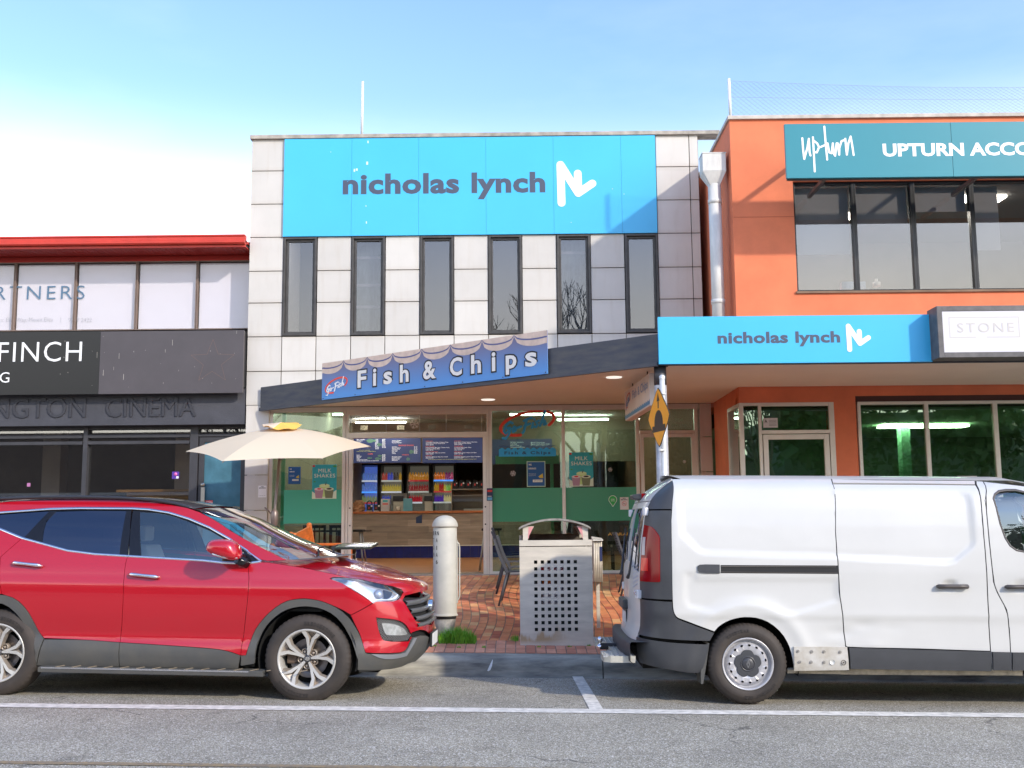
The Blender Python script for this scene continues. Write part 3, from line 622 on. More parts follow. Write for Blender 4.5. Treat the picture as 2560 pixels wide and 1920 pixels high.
# concrete kerb with a shallow gutter pan, in cast lengths
m_kerb = M('kerb_concrete', (0.47, 0.445, 0.365), 0.9, var=0.55, vs=3.2, col2=(0.10, 0.095, 0.088), bump=0.35, bs=70, stretch=(0.5, 1, 3))
kp = [(-0.15, 0.006), (-0.02, -0.012), (0.0, 0.0), (0.014, 0.07), (0.035, 0.125), (0.07, 0.168), (0.12, 0.192), (0.20, 0.205), (0.20, -0.1), (-0.16, -0.1)]
kerb = struct(MB().box(-0.01, 0.01, KY+0.05, KY+0.06, -0.4, -0.39).build('kerb', m_kerb))
cuts = [-24, -18, -12, -8.4, -4.9, PX(350, 1700, KY), PX(1508, 1690, KY), 5.2, 9, 14, 22]
cuts = sorted(cuts)
for a, b in zip(cuts[:-1], cuts[1:]):
    mb = MB(); ns = 5; N = len(kp); ring = []
    for i in range(ns+1):
        x = a+0.005+(b-a-0.01)*i/ns
        for p in kp: ring.append((x, KY+p[0], roadz(x, KY)+p[1]))
    mb.add(ring, [(i*N+k, i*N+(k+1) % N, (i+1)*N+(k+1) % N, (i+1)*N+k) for i in range(ns) for k in range(N)], False)
    o = MB.build(mb, 'kerb_stone', m_kerb, kerb); mb = o
    for p in o.data.polygons: p.use_smooth = True
    bmx = bmesh.new(); bmx.from_mesh(o.data); 
    for e in bmx.edges: e.smooth = e.calc_face_angle(0) < 0.9 if len(e.link_faces) == 2 else True
    bmx.to_mesh(o.data); bmx.free()
# footpath bed (mortar) and brick pavers laid on it
struct(sheet('footpath', list(np.linspace(-24, 22, 47)), list(np.linspace(KY+0.2, 17.3, 14)), fpz, M('mortar_bed', (0.30, 0.25, 0.19), 0.95, var=0.4, vs=12), dz=-0.0065))
fp = bpy.data.objects['footpath']
def brickmat(name, ramp):
    m = bpy.data.materials.new(name); m.use_nodes = True; n, l = m.node_tree.nodes, m.node_tree.links; b = n['Principled BSDF']
    at = n.new('ShaderNodeAttribute'); at.attribute_name = 'rnd'
    r = n.new('ShaderNodeValToRGB'); r.color_ramp.interpolation = 'CONSTANT'; l.new(at.outputs['Fac'], r.inputs[0])
    e = r.color_ramp.elements; e[0].position = 0; e[0].color = (*ramp[0][1], 1); e[1].position = ramp[1][0]; e[1].color = (*ramp[1][1], 1)
    for p, c in ramp[2:]: q = e.new(p); q.color = (*c, 1)
    t = n.new('ShaderNodeTexCoord'); no = n.new('ShaderNodeTexNoise'); no.inputs['Scale'].default_value = 9; no.inputs['Detail'].default_value = 5
    gm = n.new('ShaderNodeNewGeometry'); l.new(gm.outputs['Position'], no.inputs['Vector'])
    mr_ = n.new('ShaderNodeMapRange'); mr_.inputs['From Min'].default_value = 0.35; mr_.inputs['From Max'].default_value = 0.7; mr_.inputs['To Min'].default_value = 0.86; mr_.inputs['To Max'].default_value = 1.12; l.new(no.outputs[0], mr_.inputs['Value'])
    s = n.new('ShaderNodeVectorMath'); s.operation = 'SCALE'; l.new(r.outputs[0], s.inputs[0]); l.new(mr_.outputs[0], s.inputs['Scale']); l.new(s.outputs[0], b.inputs['Base Color'])
    b.inputs['Roughness'].default_value = 0.62
    bp = n.new('ShaderNodeBump'); bp.inputs['Strength'].default_value = 0.25; bp.inputs['Distance'].default_value = 0.004
    nb = n.new('ShaderNodeTexNoise'); nb.inputs['Scale'].default_value = 60; l.new(gm.outputs['Position'], nb.inputs['Vector']); l.new(nb.outputs[0], bp.inputs['Height']); l.new(bp.outputs[0], b.inputs['Normal'])
    return m
m_br = brickmat('fired_brick_paver', [(0, (0.66, 0.22, 0.09)), (0.22, (0.70, 0.26, 0.11)), (0.42, (0.58, 0.175, 0.08)), (0.56, (0.70, 0.26, 0.10)), (0.72, (0.74, 0.38, 0.16)), (0.80, (0.46, 0.115, 0.06)), (0.92, (0.76, 0.43, 0.19))])
m_be = brickmat('salmon_edge_paver', [(0, (0.68, 0.29, 0.18)), (0.3, (0.74, 0.33, 0.21)), (0.55, (0.62, 0.25, 0.15)), (0.8, (0.54, 0.20, 0.12))])
Y0 = KY+0.205
def warp(x, y): return 0.05*math.sin((y-12.6)*1.7)+0.025*math.sin(x*0.9+y*0.8)
bricks = []
def addbrick(cx, x0, x1, y0, y1, edge, big):
    j = 0.0032
    pts = []
    h = 0.001*rng.standard_normal()
    for zz_ in (-0.035, 0.0):
        ins = 0.0 if zz_ < 0 else 0.002
        for (x, y) in ((x0+j+ins, y0+j+ins), (x1-j-ins, y0+j+ins), (x1-j-ins, y1-j-ins), (x0+j+ins, y1-j-ins)):
            X = x+(0 if edge else warp(x, y)); pts.append((X, y, fpz(X, y)+zz_+h*(1 if zz_ == 0 else 0)))
    bricks.append((pts, edge, big, (x0+x1)/2, (y0+y1)/2))
W_ = 0.1075
for i in range(-34, 42):                                  # two edging rows by the kerb, a third where the bin stands
    x0 = i*W_-0.06
    for r_, (a, b) in enumerate(((0.0, 0.21), (0.21, 0.42), (0.42, 0.63))):
        if r_ == 2 and (i+100) % 1 == 0 and x0 > 0.25: continue
        addbrick(0, x0, x0+W_, Y0+a, Y0+b, True, 1)
for i in range(-40, 44):
    x0 = i*W_; off = 0.105*(i % 2)
    ystart = Y0+(0.63 if x0 < 0.22 else 0.42)
    k = 0
    while True:
        a = ystart+k*0.21-(off if k else 0); b = ystart+(k+1)*0.21-off
        if a > 17.0: break
        addbrick(0, x0, x0+W_, a, min(b, 17.0), False, 1); k += 1
seen = []
for bi, (pts, edge, big, cx_, cy_) in enumerate(bricks):
    pxy = proj([np.mean(pts[4:], 0)])[0]
    vis = 925 < pxy[0] < 1565 and not (1296 < pxy[0] < 1486 and pxy[1] < 1612) and not (1080 < pxy[0] < 1145 and pxy[1] < 1585) and not (pxy[0] < 1060 and pxy[1] > 1400+0.9*(pxy[0]-870))
    if vis: seen.append((-pxy[1], bi))
seen = set(b for _, b in sorted(seen)[:300])
rest = {0: MB(), 1: MB()}; rr = {0: [], 1: []}
BF = [(4, 5, 6, 7), (0, 1, 5, 4), (1, 2, 6, 5), (2, 3, 7, 6), (3, 0, 4, 7)]
for bi, (pts, edge, big, cx_, cy_) in enumerate(bricks):
    r1 = float(rng.random())
    if bi in seen: MB().add(pts, BF).build('brick', m_be if edge else m_br, fp, attr=[r1]*5, recalc=False)
    else: rest[int(edge)].add(pts, BF); rr[int(edge)] += [r1]*5
struct(rest[0].build('brick_paving', m_br, fp, attr=rr[0], recalc=False), 'stuff'); struct(rest[1].build('brick_edging', m_be, fp, attr=rr[1], recalc=False), 'stuff')

# grass tufts at the foot of the bollard and weeds in the joints
m_grass = M('fresh_grass', (0.24, 0.55, 0.04), 0.6, var=0.5, vs=30, col2=(0.11, 0.33, 0.02))
def tuft(name, label, px0, px1, py, n, hgt, dep=0.16, cat='grass'):
    Y = 11.6
    for _ in range(20):
        q = P((px0+px1)/2, py, Y); Y -= (fpz(q[0], Y)-q[2])*3.5
        Y = min(max(Y, KY+0.25), 16)
    X0, X1 = PX(px0, py, Y), PX(px1, py, Y); mb = MB()
    for _ in range(n):
        u = rng.random(); x = X0+(X1-X0)*u; y = Y+dep*(rng.random()-0.5); k = (0.45+0.75*rng.random())*hgt*(0.55+0.9*math.sin(math.pi*min(max(u, 0.06), 0.94))**0.6)
        a = rng.random()*6.28; lx, ly = math.cos(a)*k*0.45, math.sin(a)*k*0.45; w = 0.0035; z = fpz(x, y)-0.004
        wx, wy = -math.sin(a)*w, math.cos(a)*w
        mb.add([(x-wx, y-wy, z), (x+wx, y+wy, z), (x+lx*0.4+wx*0.8, y+ly*0.4+wy*0.8, z+k*0.6), (x+lx*0.4-wx*0.8, y+ly*0.4-wy*0.8, z+k*0.6), (x+lx, y+ly, z+k)], [(0, 1, 2, 3), (3, 2, 4)])
    o = mb.build(name, m_grass, recalc=False); struct(o, 'stuff'); o['label'] = label; o['category'] = cat; return o
tuft('grass_tuft', 'tuft of bright green grass at the foot of the bollard', 1097, 1190, 1606, 900, 0.115)
tuft('grass_tuft', 'smaller clump of green grass left of the bollard beside the red car plate', 1062, 1092, 1602, 260, 0.085)
tuft('weed', 'little green weed growing by the left foot of the steel bin', 1276, 1296, 1600, 60, 0.045, cat='weed')
for px, py in ((1210, 1619), (1348, 1618), (1424, 1617), (1472, 1615), (1147, 1619), (1086, 1615)):
    o = tuft('moss', 'moss and tiny weeds growing in the joints of the edge pavers', px-5, px+5, py, 26, 0.018, 0.02, 'moss')
# white bird dropping on the kerb and small scuffs on the road
dr_ = thing('bird_dropping', 'white splash of bird dropping running down the kerb face', 'bird dropping', tuple(P(1228, 1670, KY-0.002)))
mbd = MB()
pd = [(1218, 1677), (1222, 1668), (1227, 1658), (1231, 1650), (1232, 1652), (1230, 1665), (1226, 1675), (1221, 1678)]
def kerbface(px, py):
    z = PZ(px, py, KY); x = PX(px, py, KY); h = z-roadz(x, KY); return (x, KY-0.004+0.012*min(max(h/0.1, 0), 1)+0.18*max(h-0.1, 0)*1.4, z)
mbd.prism(pd, lambda p: kerbface(*p), lambda p: tuple(np.array(kerbface(*p))+np.array((0, 0.02, 0)))).build('splash', m_white, dr_)
# ================================================================== awning over the footpath
aw = thing('awning', 'flat street awning with a weathered dark fascia slanting out over the footpath', 'awning', (1.6, 14, 3.3))
ZS = 3.34
A = (PX(650, 990, FY-0.1), FY-0.06); B = (PX(1645, 905, 12.42), 12.42)
dA = np.array([B[0]-A[0], B[1]-A[1]]); LA = np.hypot(*dA); dA = dA/LA; nA = np.array([dA[1], -dA[0]])
if nA[1] > 0: nA = -nA
XE = 12.0
sof = MB()
def poly_slab(mb, pts, z0, z1): mb.prism(pts, lambda p: (p[0], p[1], z0), lambda p: (p[0], p[1], z1))
YR = 12.42; YRE = 12.42
poly_slab(sof, [(A[0]+0.05, A[1]+0.0), (B[0], B[1]+0.03), (XE, YRE+0.03), (XE, OY-0.012), (SX-0.004, OY-0.012), (SX-0.004, FY-0.015), (A[0]+0.05, FY-0.015)], ZS+0.02, ZS+0.05)
sof.build('soffit', m_soffit, aw)
tp = MB(); poly_slab(tp, [(A[0]+0.05, A[1]+0.0), (B[0], B[1]+0.03), (XE, YRE+0.03), (XE, OY-0.012), (OX0-0.3, OY-0.012), (OX0-0.3, FY-0.015), (A[0]+0.05, FY-0.015)], ZS+0.26, ZS+0.29)
tp.build('awning_roof', m_pane_dirt, aw)
def fq(s, off, z): return (A[0]+dA[0]*s+nA[0]*off, A[1]+dA[1]*s+nA[1]*off, z)
fa = MB(); fa.hexa([fq(0, 0.0, ZS), fq(LA, 0.0, ZS), fq(LA, -0.04, ZS), fq(0, -0.04, ZS), fq(0, 0.0, ZS+0.33), fq(LA, 0.0, ZS+0.33), fq(LA, -0.04, ZS+0.33), fq(0, -0.04, ZS+0.33)])
fa.hexa([fq(0, 0.03, ZS-0.05), fq(LA, 0.03, ZS-0.05), fq(LA, -0.02, ZS-0.05), fq(0, -0.02, ZS-0.05), fq(0, 0.03, ZS-0.001), fq(LA, 0.03, ZS-0.001), fq(LA, -0.02, ZS-0.001), fq(0, -0.02, ZS-0.001)])
fa.hexa([(B[0], YR, ZS-0.04), (XE, YRE, ZS-0.04), (XE, YRE+0.05, ZS-0.04), (B[0], YR+0.05, ZS-0.04), (B[0], YR, ZS+0.33), (XE, YRE, ZS+0.33), (XE, YRE+0.05, ZS+0.33), (B[0], YR+0.05, ZS+0.33)])
fa.build('fascia', m_fascia, aw)
for px, py in ((1220, 999), (1535, 943)):
    Yd = 15.0
    d = FWD+(px-1280)/FPX*RGT-(py-960)/FPX*UPV; t = (ZS+0.018-CAMZ)/d[2]; q = CAMP+d*t
    MB().lathe([(0.0, 0.0), (0.085, 0.0), (0.10, -0.008), (0.105, 0.0)], q, 'Z', 24).build('downlight', M('downlight_face', (0.9, 0.9, 0.88), 0.4, emit=(1, 0.97, 0.9), es=0.5), aw)
# the post
m_post = M('galvanised_post', (0.50, 0.51, 0.54), 0.5, 0.3, var=0.35, vs=8, bump=0.15, bs=40)
po = thing('awning_post', 'round galvanised steel post with a black top holding up the awning corner', 'post', (PX(1657, 1190, 12.55), 12.55, 0.2))
pxc = PX(1657, 1190, 12.55)
MB().tube([(pxc, 12.55, 0.15), (pxc, 12.55, ZS-0.26)], 0.072, 24).lathe([(0.072, 0), (0.12, 0), (0.12, 0.012), (0.072, 0.014)], (pxc, 12.55, fpz(pxc, 12.55)), 'Z', 24).build('shaft', m_post, po)
MB().tube([(pxc, 12.55, ZS-0.259), (pxc, 12.55, ZS-0.03)], 0.0725, 24).box(pxc-0.1, pxc+0.1, 12.47, 12.63, ZS-0.03, ZS-0.005).build('painted_top', m_dark, po)

# ================================================================== signs
# big blue sign upstairs: six sheets
bs_ = thing('blue_wall_sign', 'large sky-blue "nicholas lynch" sign on six sheets above the upstairs windows', 'sign', (-0.7, FY-0.05, 6.9))
sx = [PX(x, 470, FY-0.04) for x in (709, 878.7, 1046.6, 1215, 1384, 1554, 1641)]
sz0, sz1 = PZ(1175, 586.5, FY-0.04), PZ(1175, 343, FY-0.04)
for a, b in zip(sx[:-1], sx[1:]): MB().box(a+0.0015, b-0.0015, FY-0.04, FY-0.012, sz0, sz1).build('sign_sheet', m_blue, bs_)
MB().box(sx[0]+0.02, sx[-1]-0.02, FY-0.011, FY+0.03, sz0+0.02, sz1-0.02).build('sign_frame', m_black, bs_)
def nl_logo(x0, z1, wd, hh, fn, par, t=0.004, k=1.0):
    # strokes traced in a unit box: width 1, height 1.165
    W = 60/290; f = lambda p: (x0+(p[0]-776+29)/290*wd, z1-(p[1]-302-0)/340*hh)
    a = [[(780, 612), (776, 331), (905, 541), (1010, 472)], [(903, 397), (905, 541)]]
    strokes([[f(p) for p in ln] for ln in a], 58/290*wd, m_wht, par, fn, 'logo', t)
Yb = FY-0.0402
def boldtext(s, x0, x1, z0, z1, Y, mat, par, b=0.03, **k):
    return lettering(s, mat, par, (x0, Y, z0), XR, ZU, w=x1-x0, h=z1-z0, bold=b, ext=0.002, off=0.0005, **k)
boldtext('nicholas lynch', PX(857, 470, Yb), PX(1363, 460, Yb), PZ(1215, 498, Yb), PZ(1215, 431, Yb), Yb, m_slate, bs_, 0.036, sp=1.05)
nl_logo(PX(1392, 460, Yb), PZ(1440, 402, Yb), PX(1490, 460, Yb)-PX(1392, 460, Yb), PZ(1440, 402, Yb)-PZ(1440, 517, Yb), lambda x, z, h: (x, Yb-h, z), bs_)
scf = MB()
for (x, y, w, h) in ((920, 355, 3, 7), (918, 408, 5, 9), (886, 426, 4, 8), (892, 424, 5, 6), (915, 515, 2, 4), (916, 556, 3, 6), (827, 380, 2, 2), (1531, 472, 2, 2), (1428, 556, 2, 2), (1560, 485, 2, 2)):
    q = P(x, y, Yb); scf.box(q[0]-w*.003, q[0]+w*.003, Yb-0.0012, Yb-0.0002, q[2]-h*.003, q[2]+h*.003)
scf.build('droppings', M('chalky_white', (0.62, 0.75, 0.80), 0.8), bs_)
# blue fascia sign at the awning edge
Yf = YR-0.06
fs = thing('blue_fascia_sign', 'long sky-blue "nicholas lynch" sign on the awning edge right of the post', 'sign', (3, Yf, 3.3))
fx0, fx1 = PX(1646, 850, Yf), PX(2329, 845, Yf); z0, z1 = PZ(1990, 907, Yf), PZ(1990, 789, Yf)
mb = MB(); mb.box(fx0, fx1, Yf, Yf+0.055, z0, z1).build('sign_sheet', m_blue, fs, bevel=0.002)
boldtext('nicholas lynch', PX(1794, 850, Yf), PX(2100, 845, Yf), PZ(1990, 866, Yf), PZ(1990, 828.5, Yf), Yf, m_slate, fs, 0.036, sp=1.05)
nl_logo(PX(2116, 850, Yf), PZ(2140, 809, Yf), PX(2177, 850, Yf)-PX(2116, 850, Yf), PZ(2140, 809, Yf)-PZ(2140, 880, Yf), lambda x, z, h: (x, Yf-h, z), fs)
# framed white lightbox right of it
lx = thing('white_lightbox', 'framed white lightbox sign reading STONE at the right end of the awning edge', 'sign', (5, 12.0, 3.4))
Yl = YR-0.30; bx0, bx1 = PX(2345, 830, Yl), PX(2345, 830, Yl)+2.6; bz0, bz1 = PZ(2450, 893, Yl), PZ(2450, 764, Yl)
mb = MB(); mb.box(bx0, bx1, Yl+0.02, YR-0.002, bz0, bz1); winframe(mb, bx0, bx1, bz0, bz1, Yl, Yl+0.0195, 0.06)
mb.build('case', M('charcoal_case', (0.07, 0.068, 0.07), 0.5, var=0.4, vs=8, col2=(0.14, 0.13, 0.13)), lx, bevel=0.004)
MB().box(bx0+0.06, bx1-0.06, Yl+0.008, Yl+0.0195, bz0+0.06, bz1-0.06).build('face', M('opal_face', (0.66, 0.645, 0.69), 0.4), lx)
m_faint = M('faded_cream_print', (0.55, 0.52, 0.50), 0.5)
yl = Yl+0.008
boldtext('STONE', PX(2393, 820, yl), PX(2535, 820, yl), PZ(2450, 831, yl), PZ(2450, 807, yl), yl, m_faint, lx, 0.004, sp=1.25)
fb = MB(); c0 = P(2374, 845, yl); c1 = P(2547, 791, yl)
for a, b, c, d in ((c0[0], c1[0], c1[2]-0.012, c1[2]), (c0[0], c0[0]+0.012, c0[2], c1[2]-0.012), (c1[0]-0.012, c1[0], c0[2], c1[2]-0.012), (c0[0]+0.012, c0[0]+0.3, c0[2], c0[2]+0.012), (c0[0]+0.42, c1[0]-0.012, c0[2], c0[2]+0.012)): fb.box(a, b, yl-0.001, yl, c, d)
fb.build('frame_line', m_faint, lx)
# fish & chips board on the slanted fascia
fcb = thing('fish_and_chips_board', 'slanted blue board reading Fish & Chips under a scalloped cream edge on the awning fascia', 'sign', fq(1.5, 0.03, ZS))
def s_of(px, py):                                  # distance along the fascia where the ray meets it
    d = FWD+(px-1280)/FPX*RGT-(py-960)/FPX*UPV; n = np.array([nA[0], nA[1], 0]); o = np.array([*fq(0, 0.045, 0)]); t = ((o-CAMP)@n)/(d@n); q = CAMP+d*t
    return float((q[:2]-o[:2])@dA), float(q[2])
sl, zl0 = s_of(804.5, 996); _, zl1 = s_of(807, 906.4); sr_, zr0 = s_of(1369, 939); _, zr1 = s_of(1366.7, 828)
bz0_, bz1_ = (zl0+zr0)/2, (zl1+zr1)/2
LB = sr_-sl; HB = bz1_-bz0_
def fbq(u, v, h=0.0): return fq(sl+u, 0.045+h, bz0_+v)
mb = MB(); mb.hexa([fbq(0, 0, 0), fbq(LB, 0, 0), fbq(LB, 0, -0.012), fbq(0, 0, -0.012), fbq(0, HB, 0), fbq(LB, HB, 0), fbq(LB, HB, -0.012), fbq(0, HB, -0.012)])
def faded():
    m = bpy.data.materials.new('faded_blue_print'); m.use_nodes = True; n, l = m.node_tree.nodes, m.node_tree.links; b = n['Principled BSDF']
    t = n.new('ShaderNodeTexCoord'); s = n.new('ShaderNodeSeparateXYZ'); l.new(t.outputs['Generated'], s.inputs[0])
    r = n.new('ShaderNodeValToRGB'); e = r.color_ramp.elements; e[0].position = 0.1; e[0].color = (0.10, 0.30, 0.66, 1); e[1].position = 0.85; e[1].color = (0.17, 0.17, 0.29, 1)
    l.new(s.outputs['Z'], r.inputs[0]); l.new(r.outputs[0], b.inputs['Base Color']); b.inputs['Roughness'].default_value = 0.6; return m
mb.build('board', faded(), fcb)
# scalloped cream top, and the navy line inside it
m_cream = M('faded_cream_vinyl', (0.72, 0.56, 0.46), 0.7, var=0.18, vs=9); m_navy = M('faded_navy_vinyl', (0.12, 0.13, 0.27), 0.7)
def u_of(px, py): return s_of(px, py)[0]-sl
cusp = [-0.09]+[u_of(600+x/2.087, 800+y/2.087) for x, y in ((541, 212), (664, 196), (797, 175), (949, 152), (1098, 130), (1263, 106), (1430, 86))]+[LB+0.16]
def scallop(dep, off, nm, mat, h, thick=None):
    pts = []
    for a, b in zip(cusp[:-1], cusp[1:]):
        for i in range(15):
            t = i/14; u = a+(b-a)*t; v = HB-off-dep*math.sqrt(max(0, 1-(2*t-1)**2))**0.9*1.0
            if 0 <= u <= LB: pts.append((u, v))
    if pts[0][0] > 0.001: pts = [(0, pts[0][1])]+pts
    if pts[-1][0] < LB-0.001: pts = pts+[(LB, pts[-1][1])]
    top = [(u, HB) for u, v in pts] if thick is None else [(u, min(HB, v+thick)) for u, v in pts]
    n = len(pts); vs = [fbq(u, v, h) for u, v in pts]+[fbq(u, v, h) for u, v in top]
    MB().add(vs, [(i, i+1, n+i+1, n+i) for i in range(n-1)]).build(nm, mat, fcb, recalc=False)
scallop(0.155, 0.02, 'scallop_print', m_cream, 0.0012); scallop(0.085, 0.012, 'navy_line', m_navy, 0.0024, 0.02)
dA3 = (dA[0], dA[1], 0)
def wave_txt(s, px0, py0, px1, py1, mat, h, bold, **k):    # letters on the board inside the pixel box
    u0, z0_ = s_of(px0, py0); u1, z1_ = s_of(px1, py1)
    return u0-sl, u1-sl
for k, (ch, x0, x1) in enumerate((('F', 612, 665), ('i', 692, 717), ('s', 747, 799), ('h', 832, 886), ('&', 953, 1028), ('C', 1093, 1164), ('h', 1203, 1264), ('i', 1311, 1340), ('p', 1384, 1450), ('s', 1486, 1556))):
    u0, u1 = u_of(600+x0/2.087, 930), u_of(600+x1/2.087, 930)
    v0 = 0.115; hh = 0.285 if ch in 'Fi&Ch' else 0.215
    if ch == 'p': v0, hh = 0.045, 0.285
    o = lettering(ch, M('white_board_letter', (0.80, 0.78, 0.74), 0.6), fcb, fbq(u0+0.012, v0, 0.0046), dA3, ZU, w=u1-u0-0.03, h=hh-0.035, bold=0.028, ext=0.001)
    # black outline behind the letter
    lettering(ch, m_blk, fcb, fbq(u0-0.008, v0-0.02, 0.0022), dA3, ZU, w=u1-u0+0.01, h=hh+0.005, bold=0.06, ext=0.0008)
def gofish(fn, k, par, col_t, col_r, w=0.05):
    """script lettering Go-Fish with its ring, in a 1.0 x 0.5 box scaled by k"""
    ring = []
    for i in range(27):
        a = math.radians(255-i*11.2); x, z = 0.50+0.47*math.cos(a), 0.27+0.19*math.sin(a); x, z = x, z+(x-0.5)*0.20; ring.append((x, z))
    f = lambda p: (p[0]*k, p[1]*k)
    strokes([[f(p) for p in ring]], 0.05*k, col_r, par, fn, 'ring', 0.002)
    G_ = [(0.24, 0.27), (0.20, 0.29), (0.13, 0.24), (0.09, 0.13), (0.12, 0.09), (0.17, 0.13), (0.19, 0.19), (0.15, 0.18), (0.20, 0.19), (0.18, 0.08), (0.12, 0.0), (0.07, 0.01)]
    o_ = [(0.27, 0.21), (0.24, 0.17), (0.25, 0.12), (0.29, 0.14), (0.30, 0.19), (0.27, 0.21)]
    d_ = [(0.33, 0.19), (0.39, 0.21)]
    F_ = [[(0.42, 0.10), (0.44, 0.13), (0.49, 0.33)], [(0.44, 0.31), (0.50, 0.34), (0.58, 0.36)], [(0.45, 0.22), (0.55, 0.26)]]
    i_ = [[(0.60, 0.27), (0.58, 0.19)], [(0.62, 0.33), (0.622, 0.335)]]
    s_ = [(0.70, 0.31), (0.65, 0.29), (0.68, 0.24), (0.65, 0.20), (0.61, 0.21)]
    h_ = [(0.72, 0.22), (0.82, 0.50)], [(0.745, 0.27), (0.79, 0.32), (0.81, 0.30), (0.79, 0.24), (0.83, 0.26)]
    strokes([[f(p) for p in ln] for ln in [G_, o_, d_, *F_, *i_, s_, *h_]], w*k, col_t, par, fn, 'lettering', 0.004)
m_redv = M('red_vinyl', (0.82, 0.07, 0.035), 0.5); m_bluv = M('blue_vinyl', (0.02, 0.20, 0.55), 0.5)
ug = u_of(812, 975)
gofish(lambda x, z, h: fbq(ug+x, 0.06+z, 0.001+h), 0.50, fcb, m_wht, m_redv, 0.03)
sc = MB()
for u in np.linspace(0.03, LB-0.03, 7):
    for v in (0.02,): 
        q = fbq(u, v, 0.001); sc.box(q[0]-0.006, q[0]+0.006, q[1]-0.006, q[1]+0.004, q[2]-0.006, q[2]+0.006)
sc.build('screw', m_black, fcb)

# upturn sign on brackets
Yu = 13.95
us = thing('teal_office_sign', 'long teal sign with white lettering on brackets above the orange building windows', 'sign', (6, Yu, 6.4))
ux0 = PX(1964, 380, Yu); uz0, uz1 = PZ(1966, 445.5, Yu), PZ(1966, 310, Yu); xs1 = PX(2379, 360, Yu)
MB().box(ux0, xs1-0.002, Yu, Yu+0.05, uz0, uz1).build('sign_sheet', m_teal, us, bevel=0.003); MB().box(xs1+0.002, 10.5, Yu, Yu+0.05, uz0, uz1).build('sign_sheet', m_teal, us, bevel=0.003)
br = MB()
for x in (ux0+0.55, ux0+2.6, ux0+4.6): br.box(x, x+0.05, Yu+0.05, OY-0.002, uz1-0.09, uz1-0.04); br.box(x, x+0.05, Yu+0.05, OY-0.002, uz0+0.04, uz0+0.09)
br.box(ux0+0.02, 10.4, Yu+0.051, Yu+0.09, uz0-0.012, uz0+0.05)
br.build('bracket', m_black, us)
boldtext('UPTURN ACCOUNTING', PX(2207, 380, Yu), PX(2207, 380, Yu)+ (PX(2417.5, 380, Yu)-PX(2207, 380, Yu))*17/6*0.965, PZ(2300, 391, Yu), PZ(2300, 358, Yu), Yu, m_wht, us, 0.035)
sc_ = lambda x, y: (PX(1720+x/2.633, 180+y/2.633, Yu), PZ(1720+x/2.633, 180+y/2.633, Yu))
U = [[(752, 436), (758, 520), (765, 573), (785, 500), (795, 440), (800, 530), (806, 550)], [(822, 430), (828, 540), (834, 655)], [(824, 450), (850, 470), (862, 495), (848, 530), (830, 528)], [(870, 495), (905, 480)], [(897, 360), (905, 460), (916, 577)], [(918, 470), (930, 530), (945, 535), (953, 470), (960, 540), (968, 552), (978, 470)], [(985, 470), (995, 545), (996, 500), (1010, 455), (1025, 450)], [(1035, 440), (1040, 500), (1045, 545), (1055, 470), (1070, 425), (1080, 480), (1090, 547)]]
strokes([[sc_(*p) for p in ln] for ln in U], 0.026, m_wht, us, lambda x, z, h: (x, Yu-h, z), 'lettering', 0.003)

# signs of the left building
Yq = 16.85
fb_ = thing('black_and_grey_signboard', 'wide black and grey signboard reading FINCH across the left building', 'sign', (-6, Yq, 4))
xq = PX(250, 905, Yq); xq2 = PX(401, 905, Yq)
MB().box(LX0, xq-0.001, Yq-0.02, Yq+0.05, zg['s0'], zg['s1']).build('sign_sheet', M('gloss_black_sheet', (0.006, 0.006, 0.007), 0.3), fb_)
MB().box(xq+0.001, LX1+0.0, Yq-0.018, Yq+0.05, zg['s0'], zg['s1']-0.005).build('sign_sheet', m_board, fb_)
MB().box(LX0, LX1, Yq+0.051, 17.40, zg['s0']+0.1, zg['s1']-0.02).build('backing', m_blk, fb_)
boldtext('FINCH', PX(-3, 905, Yq), PX(205, 900, Yq), PZ(120, 904.5, Yq), PZ(120, 855, Yq), Yq-0.02, m_wht, fb_, -0.006, sp=1.1)
boldtext('G', PX(1, 945, Yq), PX(25, 945, Yq), PZ(14, 957, Yq), PZ(14, 931, Yq), Yq-0.02, m_wht, fb_, -0.004)
star = []
cxs, czs, rs = PX(532, 905, Yq), PZ(532, 905, Yq), 0.36
for i in range(11): a = math.pi/2+i*math.pi/5; r_ = rs if i % 2 == 0 else rs*0.42; star.append((cxs+r_*math.cos(a), czs+r_*math.sin(a)))
strokes([star], 0.005, M('rusty_outline', (0.16, 0.10, 0.085), 0.7), fb_, lambda x, z, h: (x, Yq-0.0185-h, z), 'star_outline', 0.001)
sp_ = MB()
for _ in range(32):
    x = rng.uniform(PX(150, 900, Yq), LX1-0.1); z = rng.uniform(zg['s0']+0.1, zg['s1']-0.05); s1 = rng.uniform(0.002, 0.006); h1 = rng.choice([0.01, 0.02, 0.05, 0.09], p=[.5, .25, .15, .1])
    sp_.box(x, x+s1, Yq-0.0205 if x < xq else Yq-0.0187, Yq-0.018, z, z+h1)
sp_.build('scratch', M('pale_scratch', (0.45, 0.42, 0.38), 0.8), fb_)
cl_ = thing('raised_cinema_letters', 'raised dark letters MORNINGTON CINEMA on the dark beam of the left building', 'lettering', (-6, 17.0, 3.5))
m_dl = M('dark_raised_letter', (0.035, 0.036, 0.045), 0.6)
lettering('MORNINGTON', m_dl, cl_, (PX(-228, 1030, 17.02), 17.018, PZ(80, 1045, 17.02)), XR, ZU, w=PX(215, 1030, 17.02)-PX(-228, 1030, 17.02), h=PZ(80, 996, 17.02)-PZ(80, 1045, 17.02), bold=0.0, ext=0.018)
